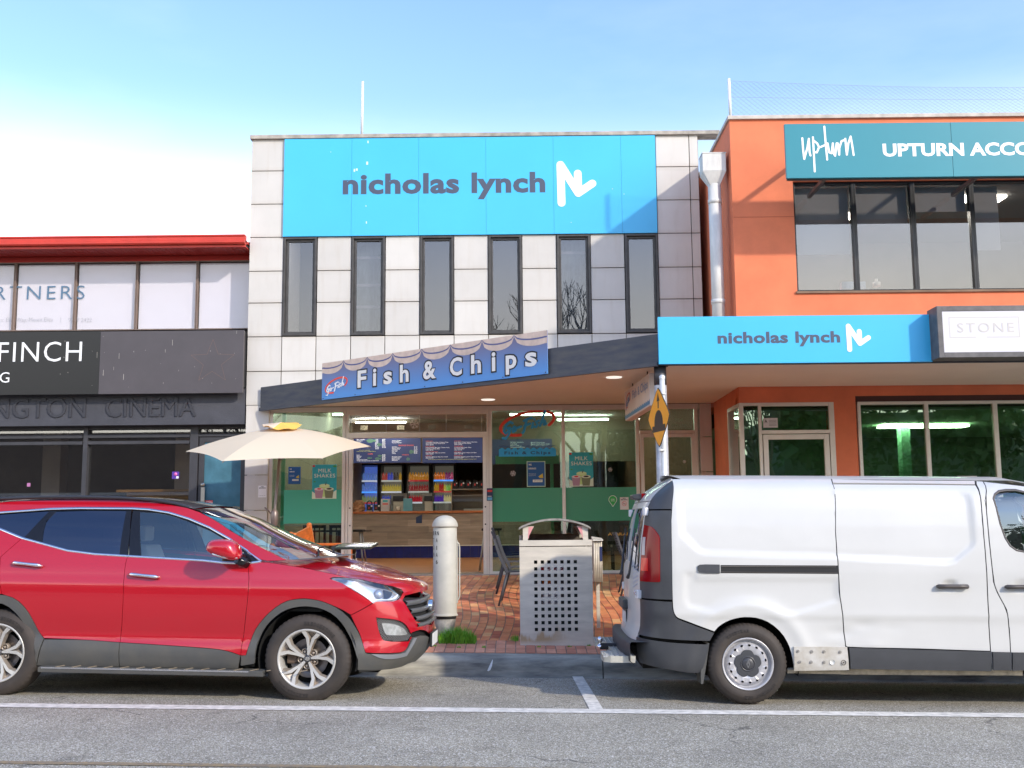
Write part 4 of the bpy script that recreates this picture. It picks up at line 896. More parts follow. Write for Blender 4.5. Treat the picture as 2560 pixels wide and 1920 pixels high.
lettering('CINEMA', m_dl, cl_, (PX(265, 1030, 17.02), 17.018, PZ(380, 1042, 17.02)), XR, ZU, w=PX(490, 1030, 17.02)-PX(265, 1030, 17.02), h=PZ(380, 995, 17.02)-PZ(380, 1042, 17.02), bold=0.0, ext=0.018)
wlt = thing('window_lettering', 'blue PARTNERS lettering and address line across the upstairs windows at left', 'lettering', (-7, LYU+0.02, 5.2))
Yw = LYU+0.0285
m_bl = M('steel_blue_letter', (0.10, 0.19, 0.30), 0.5); m_gl = M('thin_grey_letter', (0.42, 0.42, 0.46), 0.6)
k7 = (PX(211, 730, Yw)-PX(-3, 730, Yw))
lettering('RTNERS', m_bl, wlt, (PX(-14, 748, Yw), Yw, PZ(110, 748.5, Yw)), XR, ZU, w=PX(211, 748, Yw)-PX(-14, 748, Yw), h=PZ(110, 714.5, Yw)-PZ(110, 748.5, Yw), bold=-0.008, sp=1.25, ext=0.0006)
lettering('n: Eliza Way, Mount Eliza', m_gl, wlt, (PX(2, 805, Yw), Yw, PZ(66, 807.5, Yw)), XR, ZU, w=PX(132, 805, Yw)-PX(2, 805, Yw), h=PZ(66, 794, Yw)-PZ(66, 807.5, Yw), bold=-0.02, ext=0.0004)
lettering('|', m_gl, wlt, (PX(151, 805, Yw), Yw, PZ(150, 807, Yw)), XR, ZU, h=PZ(66, 794, Yw)-PZ(66, 807.5, Yw), bold=-0.02, ext=0.0004)
lettering('9787 2422', m_gl, wlt, (PX(171, 805, Yw), Yw, PZ(200, 805, Yw)), XR, ZU, w=PX(229, 805, Yw)-PX(171, 805, Yw), h=PZ(66, 795, Yw)-PZ(66, 805, Yw), bold=-0.02, ext=0.0004)
# small stickers and posters
def sticker(name, label, cat, x0, x1, y0, y1, Y, col, group=None):
    return flatprint(name, label, cat, x0, x1, y0, y1, Y, M('print_'+str(abs(hash((round(col[0], 3), round(col[1], 3), round(col[2], 3)))) % 99991), col, 0.5), group)
m_ink = M('black_ink', (0.02, 0.02, 0.02), 0.6); m_rink = M('red_ink', (0.65, 0.04, 0.03), 0.6)
YP = FY-0.0125
t, r = sticker('no_smoking_sign', 'white NO SMOKING notice on the cream pillar left of the shop front', 'notice', 645.5, 666, 1214, 1243.5, YP, (0.80, 0.79, 0.80))
ptext(t, 'NO', r, .33, .66, .86, .95, m_ink, YP-0.002, bold=0.03); ptext(t, 'SMOKING', r, .10, .90, .75, .84, m_ink, YP-0.002, bold=0.03); ptext(t, 'NO SMOKING AREA', r, .08, .92, .14, .17, m_ink, YP-0.002)
YG = SFY+0.0155
t, r = sticker('no_smoking_sign', 'white NO SMOKING notice with a red circle stuck on the green window band', 'notice', 1550, 1571.5, 1243, 1274, YG, (0.74, 0.71, 0.66))
ptext(t, 'NO', r, .33, .66, .86, .95, m_ink, YG-0.002, bold=0.03); ptext(t, 'SMOKING', r, .10, .90, .75, .84, m_ink, YG-0.002, bold=0.03)
cc = ((r[0]+r[1])/2, (r[2]*0.52+r[3]*0.48)); ci = [(cc[0]+0.034*math.cos(a), cc[1]+0.034*math.sin(a)) for a in np.linspace(0, 6.2832, 21)]
strokes([ci, [(cc[0]-0.024, cc[1]+0.024), (cc[0]+0.024, cc[1]-0.024)]], 0.005, m_rink, t, lambda x, z, h: (x, YG-0.002-h, z), 'symbol', 0.0006); strokes([[(cc[0]-0.02, cc[1]-0.004), (cc[0]+0.018, cc[1]-0.004)]], 0.006, m_ink, t, lambda x, z, h: (x, YG-0.003-h, z), 'symbol', 0.0006)
# green teardrop sticker
t = thing('green_sticker', 'green teardrop-shaped sticker reading Order Online on the frosted window band', 'sticker', tuple(P(1532, 1265, YG)))
tc_, tz_ = PX(1532, 1250, YG), PZ(1532, 1249, YG)
def drop(R): return [(tc_+R*math.cos(a), tz_+R*math.sin(a)) for a in np.linspace(math.radians(-25), math.radians(205), 22)]+[(tc_, tz_-R*1.75)]
MB().plate(drop(0.066), YG-0.0012, YG).build('border', m_wht, t); MB().plate(drop(0.059), YG-0.002, YG-0.0013).build('sheet', M('sticker_green', (0.03, 0.42, 0.08), 0.5), t)
for s, dz, w in (('Order', -0.002, .058), ('Online', -0.026, .062)): lettering(s, m_wht, t, (tc_-w/2, YG-0.0021, tz_+dz), XR, ZU, w=w, h=0.016, ext=0.0004, bold=0.02)
# milk shake posters
m_ptq = M('turquoise_print', (0.03, 0.42, 0.48), 0.45, var=0.15, vs=5)
def milk(label, x0, x1, y0, y1, Y, dim=1.0):
    t, r = flatprint('milkshake_poster', label, 'poster', x0, x1, y0, y1, Y, m_ptq if dim == 1 else M('turquoise_print_shaded', (0.03, 0.36, 0.36), 0.45), 'milk shakes posters in the shop windows')
    Yt = Y-0.002; mw = M('cream_print', (0.80, 0.82, 0.68), 0.5)
    ptext(t, 'MILK', r, .25, .78, .77, .88, mw, Yt, bold=0.0, sp=1.05); ptext(t, 'SHAKES', r, .08, .94, .62, .73, mw, Yt, sp=1.05)
    X0, X1, Z0, Z1 = r; w, h = X1-X0, Z1-Z0; q = lambda u, v: (X0+w*u, Z0+h*v)
    def el(cu, cv, ru, rv, n=20): return [q(cu+ru*math.cos(a), cv+rv*math.sin(a)) for a in np.linspace(0, 6.2832, n, endpoint=False)]
    def pl(poly, m, k): MB().plate(poly, Yt-0.0003*k, Yt-0.0003*(k-1)-0.00002).build('print', m, t)
    mg = M('mint_print', (0.50, 0.72, 0.25), 0.5); mp_ = M('pink_print', (0.42, 0.25, 0.33), 0.5); mc = M('mocha_print', (0.17, 0.20, 0.11), 0.5); mdk = M('dark_print', (0.03, 0.02, 0.015), 0.5)
    pl([q(0.0, 0.0), q(1.0, 0.0), q(1.0, .26), q(.8, .16), q(.6, .2), q(.4, .16), q(.2, .12), q(0, .22)], M('white_swirl_print', (0.65, 0.78, 0.62), 0.5), 1)
    pl([q(.30, .38), q(.36, .06), q(.66, .06), q(.72, .38)], mg, 2); pl(el(.51, .385, .21, .05), M('pale_green_print', (0.62, 0.78, 0.40), 0.5), 3)
    pl([q(.10, .28), q(.15, .02), q(.42, .02), q(.47, .28)], mp_, 4); pl(el(.285, .285, .185, .042), M('pale_pink_print', (0.72, 0.62, 0.62), 0.5), 5); pl(el(.29, .29, .09, .022), m_rink, 6)
    pl([q(.50, .28), q(.55, .02), q(.84, .02), q(.89, .28)], mc, 4); pl(el(.695, .285, .195, .045), M('pale_mint_print', (0.66, 0.74, 0.52), 0.5), 5); pl(el(.70, .29, .11, .025), mdk, 6)
    pl([q(.52, .52), q(.55, .42), q(.60, .53), q(.57, .40), q(.54, .40)], mdk, 7); pl(el(.06, .96, .06, .03), m_rink, 1); pl(el(.92, .95, .08, .03), M('leaf_print', (0.06, 0.35, 0.06), 0.5), 1); pl(el(.10, .50, .045, .02), M('leaf_print', (0.06, 0.35, 0.06), 0.5), 8)
    return t
milk('bright turquoise MILK SHAKES poster in the left window beside the parasol', 780.5, 841.5, 1161.5, 1247, SFY+0.017)
milk('turquoise MILK SHAKES poster on the window beside the bin', 1423, 1483, 1131, 1216, SFY+0.0155)
m_hb = (0.012, 0.10, 0.30)
def hiring(label, x0, x1, y0, y1, Y, border):
    t, r = flatprint('hiring_poster', label, 'poster', x0, x1, y0, y1, Y, M('pale_poster_border', (0.45, 0.62, 0.45), 0.5) if border else M('hiring_blue', m_hb, 0.5), None)
    Yt = Y-0.002
    if border:
        MB().box(r[0]+0.012, r[1]-0.012, Yt-0.0006, Yt-0.0001, r[2]+0.014, r[3]-0.014).build('print', M('hiring_blue', m_hb, 0.5), t); Yt -= 0.0007
    mw = M('cream_print', (0.80, 0.82, 0.68), 0.5)
    ptext(t, 'WE', r, .10, .26, .83, .90, mw, Yt, bold=0.02); ptext(t, 'HIRING!', r, .10, .50, .68, .75, mw, Yt, bold=0.02)
    for v in (.50, .46, .42): ptext(t, 'JOIN OUR TEAM TODAY', r, .10, .50, v, v+.022, mw, Yt)
    X0, X1, Z0, Z1 = r; w, h = X1-X0, Z1-Z0
    MB().plate([(X0+w*a, Z0+h*b) for a, b in ((.62, .40), (.86, .52), (.88, .34), (.70, .34))], Yt-0.0008, Yt-0.0001).build('print', M('megaphone_yellow', (0.62, 0.48, 0.05), 0.5), t)
    MB().box(X0+w*.32, X0+w*.84, Yt-0.0008, Yt-0.0001, Z0+h*.18, Z0+h*.28).build('print', mw, t); ptext(t, 'JOIN OUR TEAM', r, .38, .78, .20, .26, M('hiring_blue', m_hb, 0.5), Yt-0.0009)
    return t
hiring('small blue WE HIRING! poster in the left window', 721, 751.5, 1167, 1210, SFY+0.017, False)
hiring('blue WE HIRING! poster with a pale border right of the shop door', 1317, 1363.5, 1153, 1217, SFY+0.0155, True)
t, r = sticker('card_sticker', 'small dark blue and red card sticker on the door frame', 'sticker', 1217, 1232, 1220.5, 1252, SFY-0.031, (0.02, 0.03, 0.08))
MB().box(r[0]+.01, r[1]-.01, SFY-0.0338, SFY-0.0331, r[2]+(r[3]-r[2])*.70, r[2]+(r[3]-r[2])*.86).build('print', m_rink, t); MB().box(r[0]+.01, r[1]-.01, SFY-0.0338, SFY-0.0331, r[2]+.01, r[2]+(r[3]-r[2])*.28).build('print', M('sky_print', (0.10, 0.40, 0.60), 0.5), t); MB().box(r[0]+.012, r[1]-.02, SFY-0.0338, SFY-0.0331, r[2]+(r[3]-r[2])*.34, r[2]+(r[3]-r[2])*.38).build('print', m_wht, t)
t, r = sticker('notice_sticker', 'small white notice with black print in the fanlight above the orange shop door', 'notice', 1908, 1944, 1045, 1069, OY-0.012+0.03, (0.68, 0.66, 0.66))
for k in range(5): ptext(t, 'xxxxxxxxxx'[:8].replace('x', '-'), r, .40, .92, .74-k*.14, .78-k*.14, m_ink, OY+0.016)
ptext(t, 'A', r, .10, .28, .50, .85, m_ink, OY+0.016, bold=0.02)
t, r = sticker('purple_sticker', 'small purple and pink sticker on the dark shop window of the left building', 'sticker', 430, 448, 1179, 1197, GY-0.002, (0.08, 0.03, 0.30))
MB().lathe([(0, -0.001), (0.028, -0.001), (0.028, 0)], (r[0]*.5+r[1]*.5, GY-0.0045, r[2]*.35+r[3]*.65), 'Y', 16).build('print', M('pink_print2', (0.75, 0.15, 0.45), 0.5), t); MB().box(r[0]+.07, r[1]-.008, GY-0.0052, GY-0.0045, r[2]+.006, r[2]+.04).build('print', m_wht, t)
t, r = sticker('purple_sticker', 'tiny bright sticker low on the far left window', 'sticker', 67.5, 76, 1207.5, 1216.5, GY-0.002, (0.42, 0.16, 0.34))
t, r = sticker('warning_sticker', 'small red and white WARNING sticker on the blue door', 'sticker', 513, 531.5, 1251, 1262, GY-0.037, (0.78, 0.74, 0.74))
MB().box(r[0], r[1], GY-0.0396, GY-0.0391, (r[2]+r[3])/2, r[3]).build('print', m_rink, t); ptext(t, 'WARNING', r, .1, .9, .6, .85, m_wht, GY-0.0397)
ptext(thing('door_lettering', 'small gold MORNINGTON lettering at the bottom of the blue door', 'lettering', tuple(P(575, 1268, GY-0.04))), 'MORNINGTON', (PX(558, 1268, GY-.037), PX(599, 1268, GY-.037), PZ(575, 1273.5, GY-.037), PZ(575, 1266.5, GY-.037)), 0, 1, 0, 1, M('gold_letter', (0.55, 0.42, 0.18), 0.5), GY-0.037)
# Go-Fish window sign and the Fish & Chips wave banner
gs = thing('window_logo', 'blue script Go-Fish logo with a red ring on the window right of the shop door', 'window logo', tuple(P(1320, 1065, YG)))
g0 = P(1247, 1097, YG); kk = (PX(1390, 1060, YG)-g0[0])
gofish(lambda x, z, h: (g0[0]+x, YG-h, g0[2]+z), kk, gs, M('window_blue_vinyl', (0.03, 0.40, 0.80), 0.5), m_redv, 0.042)
wb_ = thing('wave_banner', 'small blue wave-topped Fish & Chips banner across the window under the logo', 'banner', tuple(P(1318, 1135, YG)))
X0, X1, Z0, Z1 = PX(1247, 1135, YG), PX(1390, 1135, YG), PZ(1318, 1141, YG), PZ(1318, 1124, YG)
pts = [(X0, Z0)]+[(X1, Z0)]+[(X1-(X1-X0)*i/60, Z1+0.028*abs(math.sin(i/60*math.pi*9))) for i in range(61)]
MB().plate(pts, YG-0.0012, YG).build('sheet', M('banner_blue', (0.03, 0.42, 0.82), 0.5), wb_)
strokes([[(X0+(X1-X0)*i/60, Z1+0.045+0.018*abs(math.sin(i/60*math.pi*9))) for i in range(61)]], 0.008, M('banner_navy', (0.02, 0.06, 0.16), 0.5), wb_, lambda x, z, h: (x, YG-h, z), 'wave_line', 0.0012, seg=3)
lettering('Fish & Chips', M('banner_navy', (0.02, 0.06, 0.16), 0.5), wb_, (PX(1261, 1135, YG), YG-0.0013, Z0+0.02), XR, ZU, w=PX(1376, 1135, YG)-PX(1261, 1135, YG), h=0.062, bold=0.03, sp=1.3, ext=0.0005)
ld = thing('office_door_lettering', 'faint lettering TOR PTY LTD on the fanlight above the office door', 'lettering', tuple(P(1700, 1055, YG)))
mfl = M('faint_green_letter', (0.16, 0.24, 0.16), 0.6)
lettering('TOR', mfl, ld, (PX(1687, 1054, YG), YG, PZ(1700, 1054, YG)), XR, ZU, w=PX(1709, 1054, YG)-PX(1687, 1054, YG), h=PZ(1700, 1046.5, YG)-PZ(1700, 1054, YG), ext=0.0004)
lettering('PTY LTD', mfl, ld, (PX(1681, 1067, YG), YG, PZ(1700, 1067, YG)), XR, ZU, w=PX(1716, 1067, YG)-PX(1681, 1067, YG), h=PZ(1700, 1060.5, YG)-PZ(1700, 1067, YG), ext=0.0004)
av = thing('window_lettering', 'yellow AVAILABLE lettering low on the window beside the van', 'lettering', tuple(P(1545, 1335, YG)))
lettering('AVAILABLE', M('amber_letter', (0.75, 0.42, 0.06), 0.5), av, (PX(1520, 1335, YG), YG, PZ(1545, 1338.5, YG)), XR, ZU, w=PX(1588, 1335, YG)-PX(1520, 1335, YG), h=PZ(1545, 1331.5, YG)-PZ(1545, 1338.5, YG), bold=0.02, ext=0.0004)
# paper snowflakes
for (px, py, Y, r_, lb_) in ((1282.5, 1183.5, YG, 0.045, 'white paper snowflake on the window left of the hiring poster'), (1525.5, 1174, YG, 0.034, 'white paper snowflake on the second window from the door'), (1711, 1154, YG, 0.026, 'tiny white paper snowflake on the office door glass'), (1036, 1060, SFY-0.01, 0.075, 'clear hanging snowflake ornament in the fanlight above the shop door')):
    c = P(px, py, Y); t = thing('snowflake', lb_, 'snowflake', tuple(c), 'snowflake decorations on the glass')
    ls = []
    for k in range(6):
        a = k*math.pi/3+0.2; e = (c[0]+r_*math.cos(a), c[2]+r_*math.sin(a)); ls.append([(c[0], c[2]), e]); m2_ = (c[0]+0.6*r_*math.cos(a), c[2]+0.6*r_*math.sin(a))
        for s in (-1, 1): ls.append([m2_, (m2_[0]+0.35*r_*math.cos(a+s*0.9), m2_[1]+0.35*r_*math.sin(a+s*0.9))])
    strokes(ls, r_*0.14, M('pale_flake', (0.68, 0.64, 0.60), 0.6), t, lambda x, z, h: (x, Y-0.001-h, z), 'flake', 0.001, seg=3)

# hanging lightbox under the awning
hb = thing('hanging_shop_sign', 'white hanging box sign with faded Fish & Chips lettering under the awning beside the post', 'sign', (1.55, 13.8, 3.3))
n0 = P(1625, 1014, 12.95); f0 = P(1563, 1044, 14.9); hz = ZS-0.02
zb_ = n0[2]; T = np.array([f0[0]-n0[0], f0[1]-n0[1], 0]); LT = np.linalg.norm(T); T /= LT; NT = np.array([-T[1], T[0], 0])
if NT[0] > 0: NT = -NT
th = 0.10
def hq(s, o, z): q = np.array([n0[0], n0[1], 0])+T*s-NT*o; return (q[0], q[1], z)
zt2 = zb_+0.40
MB().hexa([hq(0, 0, zb_), hq(LT, 0, zb_), hq(LT, th, zb_), hq(0, th, zb_), hq(0, 0, zt2), hq(LT, 0, zt2), hq(LT, th, zt2), hq(0, th, zt2)]).build('case', M('aged_white_box', (0.68, 0.60, 0.56), 0.6, var=0.1), hb, bevel=0.006)
hgr = MB(); hgr.tube([hq(0.4, th/2, zt2), hq(0.4, th/2, ZS+0.02)], 0.008, 8); hgr.tube([hq(LT-0.4, th/2, zt2), hq(LT-0.4, th/2, ZS+0.02)], 0.008, 8); hgr.build('hanger', m_black, hb)
mT = tuple(-T); base = np.array(hq(LT, -0.001, zb_))
fnh = lambda x, z, h: tuple(base-T*x+NT*(0.0005+h)+np.array((0, 0, z)))
lettering('Fish & Chips', M('faded_blue_letter', (0.22, 0.30, 0.48), 0.6), hb, None, mT, ZU, w=LT*0.60, h=0.15, bold=0.02, ext=0.0, fn=lambda a, b: fnh(LT*0.34+a, 0.19+b, 0.0008))
gofish(lambda x, z, h: fnh(0.08+x, 0.14+z, h), 0.42, hb, M('faded_blue_letter', (0.22, 0.30, 0.48), 0.6), M('faded_red', (0.55, 0.16, 0.12), 0.6), 0.035)
wv = [(LT*i/60, 0.07+0.012*math.sin(i*1.6)) for i in range(61)]
mb = MB(); n = len(wv); mb.add([fnh(x, 0.02, 0.001) for x, z in wv]+[fnh(x, z, 0.001) for x, z in wv], [(i, i+1, n+i+1, n+i) for i in range(n-1)]).build('wave_print', M('faded_wave_blue', (0.10, 0.26, 0.45), 0.6), hb, recalc=False)

# speed hump warning sign on its own pole
rs_ = thing('speed_hump_sign', 'orange diamond speed hump warning sign seen almost edge on, on a thin white pole', 'road sign', (PX(1657, 1190, 12.0), 12.0, 0.2))
m_pole = M('pale_pole', (0.66, 0.67, 0.66), 0.45, 0.2, var=0.12)
pb = P(1661, 1197, 12.05); pt = P(1655, 941, 12.05); dz_ = (pt-pb)/(pt[2]-pb[2]); g0_ = pb-dz_*(pb[2]-0.15)
MB().tube([tuple(g0_), tuple(pt)], 0.030, 16).lathe([(0.0, 0.02), (0.02, 0.016), (0.033, 0.0), (0.033, -0.03)], tuple(pt), 'Z', 16).build('pole', m_pole, rs_)
c_ = P(1646.5, 1043, 11.93); tv = np.array([0.165, -0.69, 0]); tv /= np.linalg.norm(tv); sn = np.array([tv[1], -tv[0], 0])
if sn[0] > 0: sn = -sn
R_ = 0.352
def sq(a, b, h=0.0): return tuple(c_+tv*a+np.array((0, 0, 1))*b+sn*h)
def rdia(R, rr=0.06):
    pts = []
    for k in range(4):
        a = k*math.pi/2
        for s in (-1, 0, 1): pts.append(((R-rr*abs(s))*math.cos(a)+(-math.sin(a))*rr*s, (R-rr*abs(s))*math.sin(a)+math.cos(a)*rr*s) if s else ((R-rr*0.35)*math.cos(a), (R-rr*0.35)*math.sin(a)))
    return pts
MB().prism(rdia(R_), lambda p: sq(p[0], p[1], 0), lambda p: sq(p[0], p[1], -0.006)).build('plate', m_ink, rs_)
MB().prism(rdia(R_-0.012), lambda p: sq(p[0], p[1], 0.0012), lambda p: sq(p[0], p[1], 0.0002)).build('face', M('sign_orange', (0.98, 0.40, 0.03), 0.4), rs_)
hump = [(-0.20, -0.16), (0.20, -0.16), (0.20, -0.09), (0.13, -0.09)]+[(0.13*math.cos(a), -0.07+0.15*math.sin(a)) for a in np.linspace(0, math.pi, 12)]+[(-0.13, -0.09), (-0.20, -0.09)]
MB().prism(hump, lambda p: sq(p[0], p[1], 0.0022), lambda p: sq(p[0], p[1], 0.0014)).build('symbol', M('sign_black', (0.05, 0.03, 0.025), 0.5), rs_)
MB().prism([(-0.015, 0.10), (0.015, 0.10), (0.015, 0.18), (0.045, 0.18), (0.0, 0.275), (-0.045, 0.18), (-0.015, 0.18)], lambda p: sq(p[0], p[1], 0.0022), lambda p: sq(p[0], p[1], 0.0014)).build('symbol', MATS['sign_black'], rs_)
cl2 = MB(); q1_ = P(1657, 1126, 12.05); cl2.lathe([(0.031, -0.012), (0.036, -0.012), (0.036, 0.012), (0.031, 0.012)], tuple(q1_), 'Z', 16); cl2.bar(tuple(q1_), (c_[0], c_[1], q1_[2]), 0.02, 0.024)
q2_ = P(1656, 985, 12.05); cl2.lathe([(0.031, -0.012), (0.036, -0.012), (0.036, 0.012), (0.031, 0.012)], tuple(q2_), 'Z', 16); cl2.build('clamp', m_pole, rs_)

# bird netting on poles above the roofs
m_net = M('thin_grey_net', (0.30, 0.33, 0.42), 0.7)
bn = thing('bird_net', 'fine bird netting strung from white poles above the two roofs', 'net', (1, 17, 7.8))
p1a, p1b = P(904.5, 338, 17.5), P(906.5, 204, 17.5); p2a, p2b = P(1826, 292, 15.3), P(1822, 197, 15.3)
for a, b in ((p1a, p1b), (p2a, p2b)): MB().tube([tuple(a), tuple(b)], 0.022, 10).build('pole', m_white, bn)
ed = MB()
def netpatch(c00, c10, c11, c01, nu, nv, r=0.0016):
    c00, c10, c11, c01 = map(np.array, (c00, c10, c11, c01))
    def q(u, v):
        s = 0.10*math.sin(math.pi*u)*v
        return c00*(1-u)*(1-v)+c10*u*(1-v)+c11*u*v+c01*(1-u)*v-np.array((0, 0, s))
    lines = []
    for k in range(-nv, nu+1):
        for sg in (1, -1):
            pts = []
            for j in range(nv+1):
                u = (k+j)/nu if sg == 1 else (k+nv-j)/nu
                if 0 <= u <= 1: pts.append(q(u, j/nv))
            if len(pts) > 1: lines.append(pts)
    for ln in lines:
        for a, b in zip(ln[:-1:1], ln[1::1]):
            d = b-a; nrm = np.cross(d, (0, 1, 0)); nrm = nrm/np.linalg.norm(nrm)*r; nm2 = np.array((0, r, 0))
            ed.add([a+nrm, a-nrm*0.5+nm2, a-nrm*0.5-nm2, b+nrm, b-nrm*0.5+nm2, b-nrm*0.5-nm2], [(0, 1, 4, 3), (1, 2, 5, 4), (2, 0, 3, 5)])
    for v in (1.0, 0.55):
        for i in range(24):
            a, b = q(i/24, v), q((i+1)/24, v); ed.bar(tuple(a), tuple(b), 0.003, 0.003)
netpatch(p2a+np.array((0, 0, 0.0)), (10.5, 15.3, PZ(2560, 284, 15.3)), (10.5, 15.3, PZ(2560, 225, 15.3)+0.1), p2b-np.array((0, 0, 0.03)), 90, 8)
0 and netpatch(p1a, p2a+np.array((-0.3, 1.2, 0.4)), p2b-np.array((0, 0, 0.03)), p1b-np.array((0, 0, 0.03)), 60, 9, 0.0011)
0 and netpatch(P(700, 342, 17.5), p1a, p1b-np.array((0, 0, 0.03)), P(760, 330, 17.5), 20, 9, 0.0008)
struct(ed.build('netting', m_net, bn, recalc=False), 'stuff')

t, r = sticker('window_card', 'small red and white card standing low in the green window above the van roof', 'card', 2394, 2443, 1190, 1216, OY-0.002+0.018, (0.66, 0.62, 0.60))
MB().plate([(r[0]+.06, r[2]+.05), (r[0]+.2, r[2]+.03), (r[1]-.04, r[3]-.02), (r[0]+.10, r[3]-.015)], OY+0.0125, OY+0.0138).build('print', M('card_orange', (0.60, 0.14, 0.06), 0.5), t)
# ================================================================== bollard
def foot(px, py, Y=12.0):
    for _ in range(40):
        q = P(px, py, Y); Y -= (fpz(q[0], Y)-q[2])*3.5; Y = min(max(Y, KY+0.25), 17)
    return Y
by = foot(1112.6, 1590); bxc = PX(1112.6, 1590, by); bz = fpz(bxc, by)
bl = thing('bollard', 'tall cream steel bollard with a domed cap and side handle standing in grass', 'bollard', (bxc, by, bz))
m_bol = M('cream_powder_coat', (0.47, 0.45, 0.38), 0.62, 0.0, var=0.16, vs=4)
zt = PZ(1112, 1317, by); zb = PZ(1112, 1538, by); ztop = PZ(1112, 1288, by); R = 0.1355
MB().lathe([(R-0.01, zt-0.003), (R, zt-0.012), (R, zb+0.03), (R+0.003, zb+0.015), (R+0.012, zb+0.004), (R+0.012, zb-0.004), (R-0.004, zb-0.006)], (bxc, by, 0), 'Z', 40).build('shaft', m_bol, bl)
MB().lathe([(R+0.002, zt-0.004), (R+0.013, zt), (R+0.012, zt+0.012)]+[((R+0.011)*math.cos(a), zt+0.014+(ztop-zt-0.014)*math.sin(a)) for a in np.linspace(0.06, math.pi/2, 9)], (bxc, by, 0), 'Z', 40).build('cap', m_bol, bl)
zk = PZ(1112, 1546, by)
MB().lathe([(0.0, zb-0.004), (R-0.006, zb-0.004), (R-0.008, zk), (0.0, zk)], (bxc, by, 0), 'Z', 32).build('neck_ring', m_blk, bl)
MB().lathe([(0.0, zk-0.001), (R-0.010, zk-0.001), (0.082, bz-0.03)], (bxc, by, 0), 'Z', 32).build('base_cone', M('bollard_base', (0.30, 0.28, 0.24), 0.6, 0.2, var=0.4, vs=12), bl)
x0_, x1_ = PX(1137.5, 1400, by), PX(1149, 1400, by); z1_, z0_ = PZ(1145, 1353, by), PZ(1145, 1505, by)
MB().tube([(bxc+R-0.01, by-0.02, z1_), (x0_+0.02, by-0.02, z1_-0.002), (x1_-0.008, by-0.02, z1_-0.03), (x1_, by-0.02, z1_-0.07), (x1_, by-0.02, z0_+0.07), (x1_-0.012, by-0.02, z0_+0.035), (bxc+R-0.01, by-0.02, z0_)], 0.009, 8).box(bxc+R-0.002, bxc+R+0.012, by-0.03, by-0.01, z0_-0.01, z1_+0.01).build('handle', m_bol, bl)
for ch, px, py in (('B', 1084, 395), ('R', 1089.5, 395), ('N', 1095.5, 395), ('T', 1084.5, 447), ('A', 1092.5, 447), ('2', 1084.5, 500), ('1', 1092.5, 503), ('0', 1084.5, 555), ('A', 1092.5, 555), ('6', 1092.5, 607)):
    pyy = 1200+py/2.9625; x = PX(px, pyy, by-0.08)-bxc; a = math.asin(max(-0.97, min(0.97, x/R))); rr_ = (math.cos(a), math.sin(a), 0)
    q = (bxc+R*math.sin(a), by-R*math.cos(a), PZ(px, pyy, by-0.1)-0.022)
    lettering(ch, m_ink, bl, q, rr_, ZU, w=0.026 if ch != '1' else 0.010, h=0.046, bold=0.01, ext=0.0006, off=0.0008, anchor='C')

# ================================================================== steel litter bin
yb = foot(1390, 1613.7); bx0, bx1 = PX(1300.5, 1480, yb), PX(1481, 1480, yb); bzb = fpz((bx0+bx1)/2, yb)-0.02; btop = PZ(1390, 1353, yb); BD = 0.72
bn_ = thing('litter_bin', 'square stainless steel litter bin with a perforated front and an arched lid', 'bin', ((bx0+bx1)/2, yb+BD/2, bzb))
m_ss = M('grimy_stainless', (0.68, 0.62, 0.51), 0.5, 0.10, var=0.22, vs=2.2, bump=0.02, bs=120, stretch=(1, 1, 5))
def rustmat():
    m = m_ss.copy(); m.name = 'stained_stainless'; n, l = m.node_tree.nodes, m.node_tree.links; b = n['Principled BSDF']
    src = b.inputs['Base Color'].links[0].from_socket
    t = n.new('ShaderNodeTexCoord'); s = n.new('ShaderNodeSeparateXYZ'); l.new(t.outputs['Object'], s.inputs[0])
    no = n.new('ShaderNodeTexNoise'); no.inputs['Scale'].default_value = 9; no.inputs['Detail'].default_value = 5; mp_ = n.new('ShaderNodeMapping'); mp_.inputs['Scale'].default_value = (1.6, 1, 0.35); l.new(t.outputs['Object'], mp_.inputs[0]); l.new(mp_.outputs[0], no.inputs['Vector'])
    a = n.new('ShaderNodeMath'); a.operation = 'MULTIPLY_ADD'; a.inputs[1].default_value = 0.42; a.inputs[2].default_value = -0.05; l.new(no.outputs[0], a.inputs[0])   # height of the stain edge
    d = n.new('ShaderNodeMath'); d.operation = 'SUBTRACT'; l.new(a.outputs[0], d.inputs[0]); l.new(s.outputs['Z'], d.inputs[1])
    r = n.new('ShaderNodeMapRange'); r.inputs['From Min'].default_value = -0.005; r.inputs['From Max'].default_value = 0.05; r.inputs['To Max'].default_value = 0.62; l.new(d.outputs[0], r.inputs['Value'])
    lo = n.new('ShaderNodeMapRange'); lo.inputs['From Min'].default_value = 0.03; lo.inputs['From Max'].default_value = 0.08; l.new(s.outputs['Z'], lo.inputs['Value'])
    mu = n.new('ShaderNodeMath'); mu.operation = 'MULTIPLY'; l.new(r.outputs[0], mu.inputs[0]); l.new(lo.outputs[0], mu.inputs[1])
    x_ = n.new('ShaderNodeMapRange'); x_.inputs['From Min'].default_value = 0.15; x_.inputs['From Max'].default_value = -0.1; l.new(s.outputs['X'], x_.inputs['Value'])
    m2_ = n.new('ShaderNodeMath'); m2_.operation = 'MULTIPLY'; l.new(mu.outputs[0], m2_.inputs[0]); l.new(x_.outputs[0], m2_.inputs[1])
    mi = n.new('ShaderNodeMix'); mi.data_type = 'RGBA'; l.new(m2_.outputs[0], mi.inputs['Factor']); l.new(src, mi.inputs['A']); mi.inputs['B'].default_value = (0.40, 0.22, 0.045, 1); l.new(mi.outputs['Result'], b.inputs['Base Color'])
    return m
m_rust = rustmat()
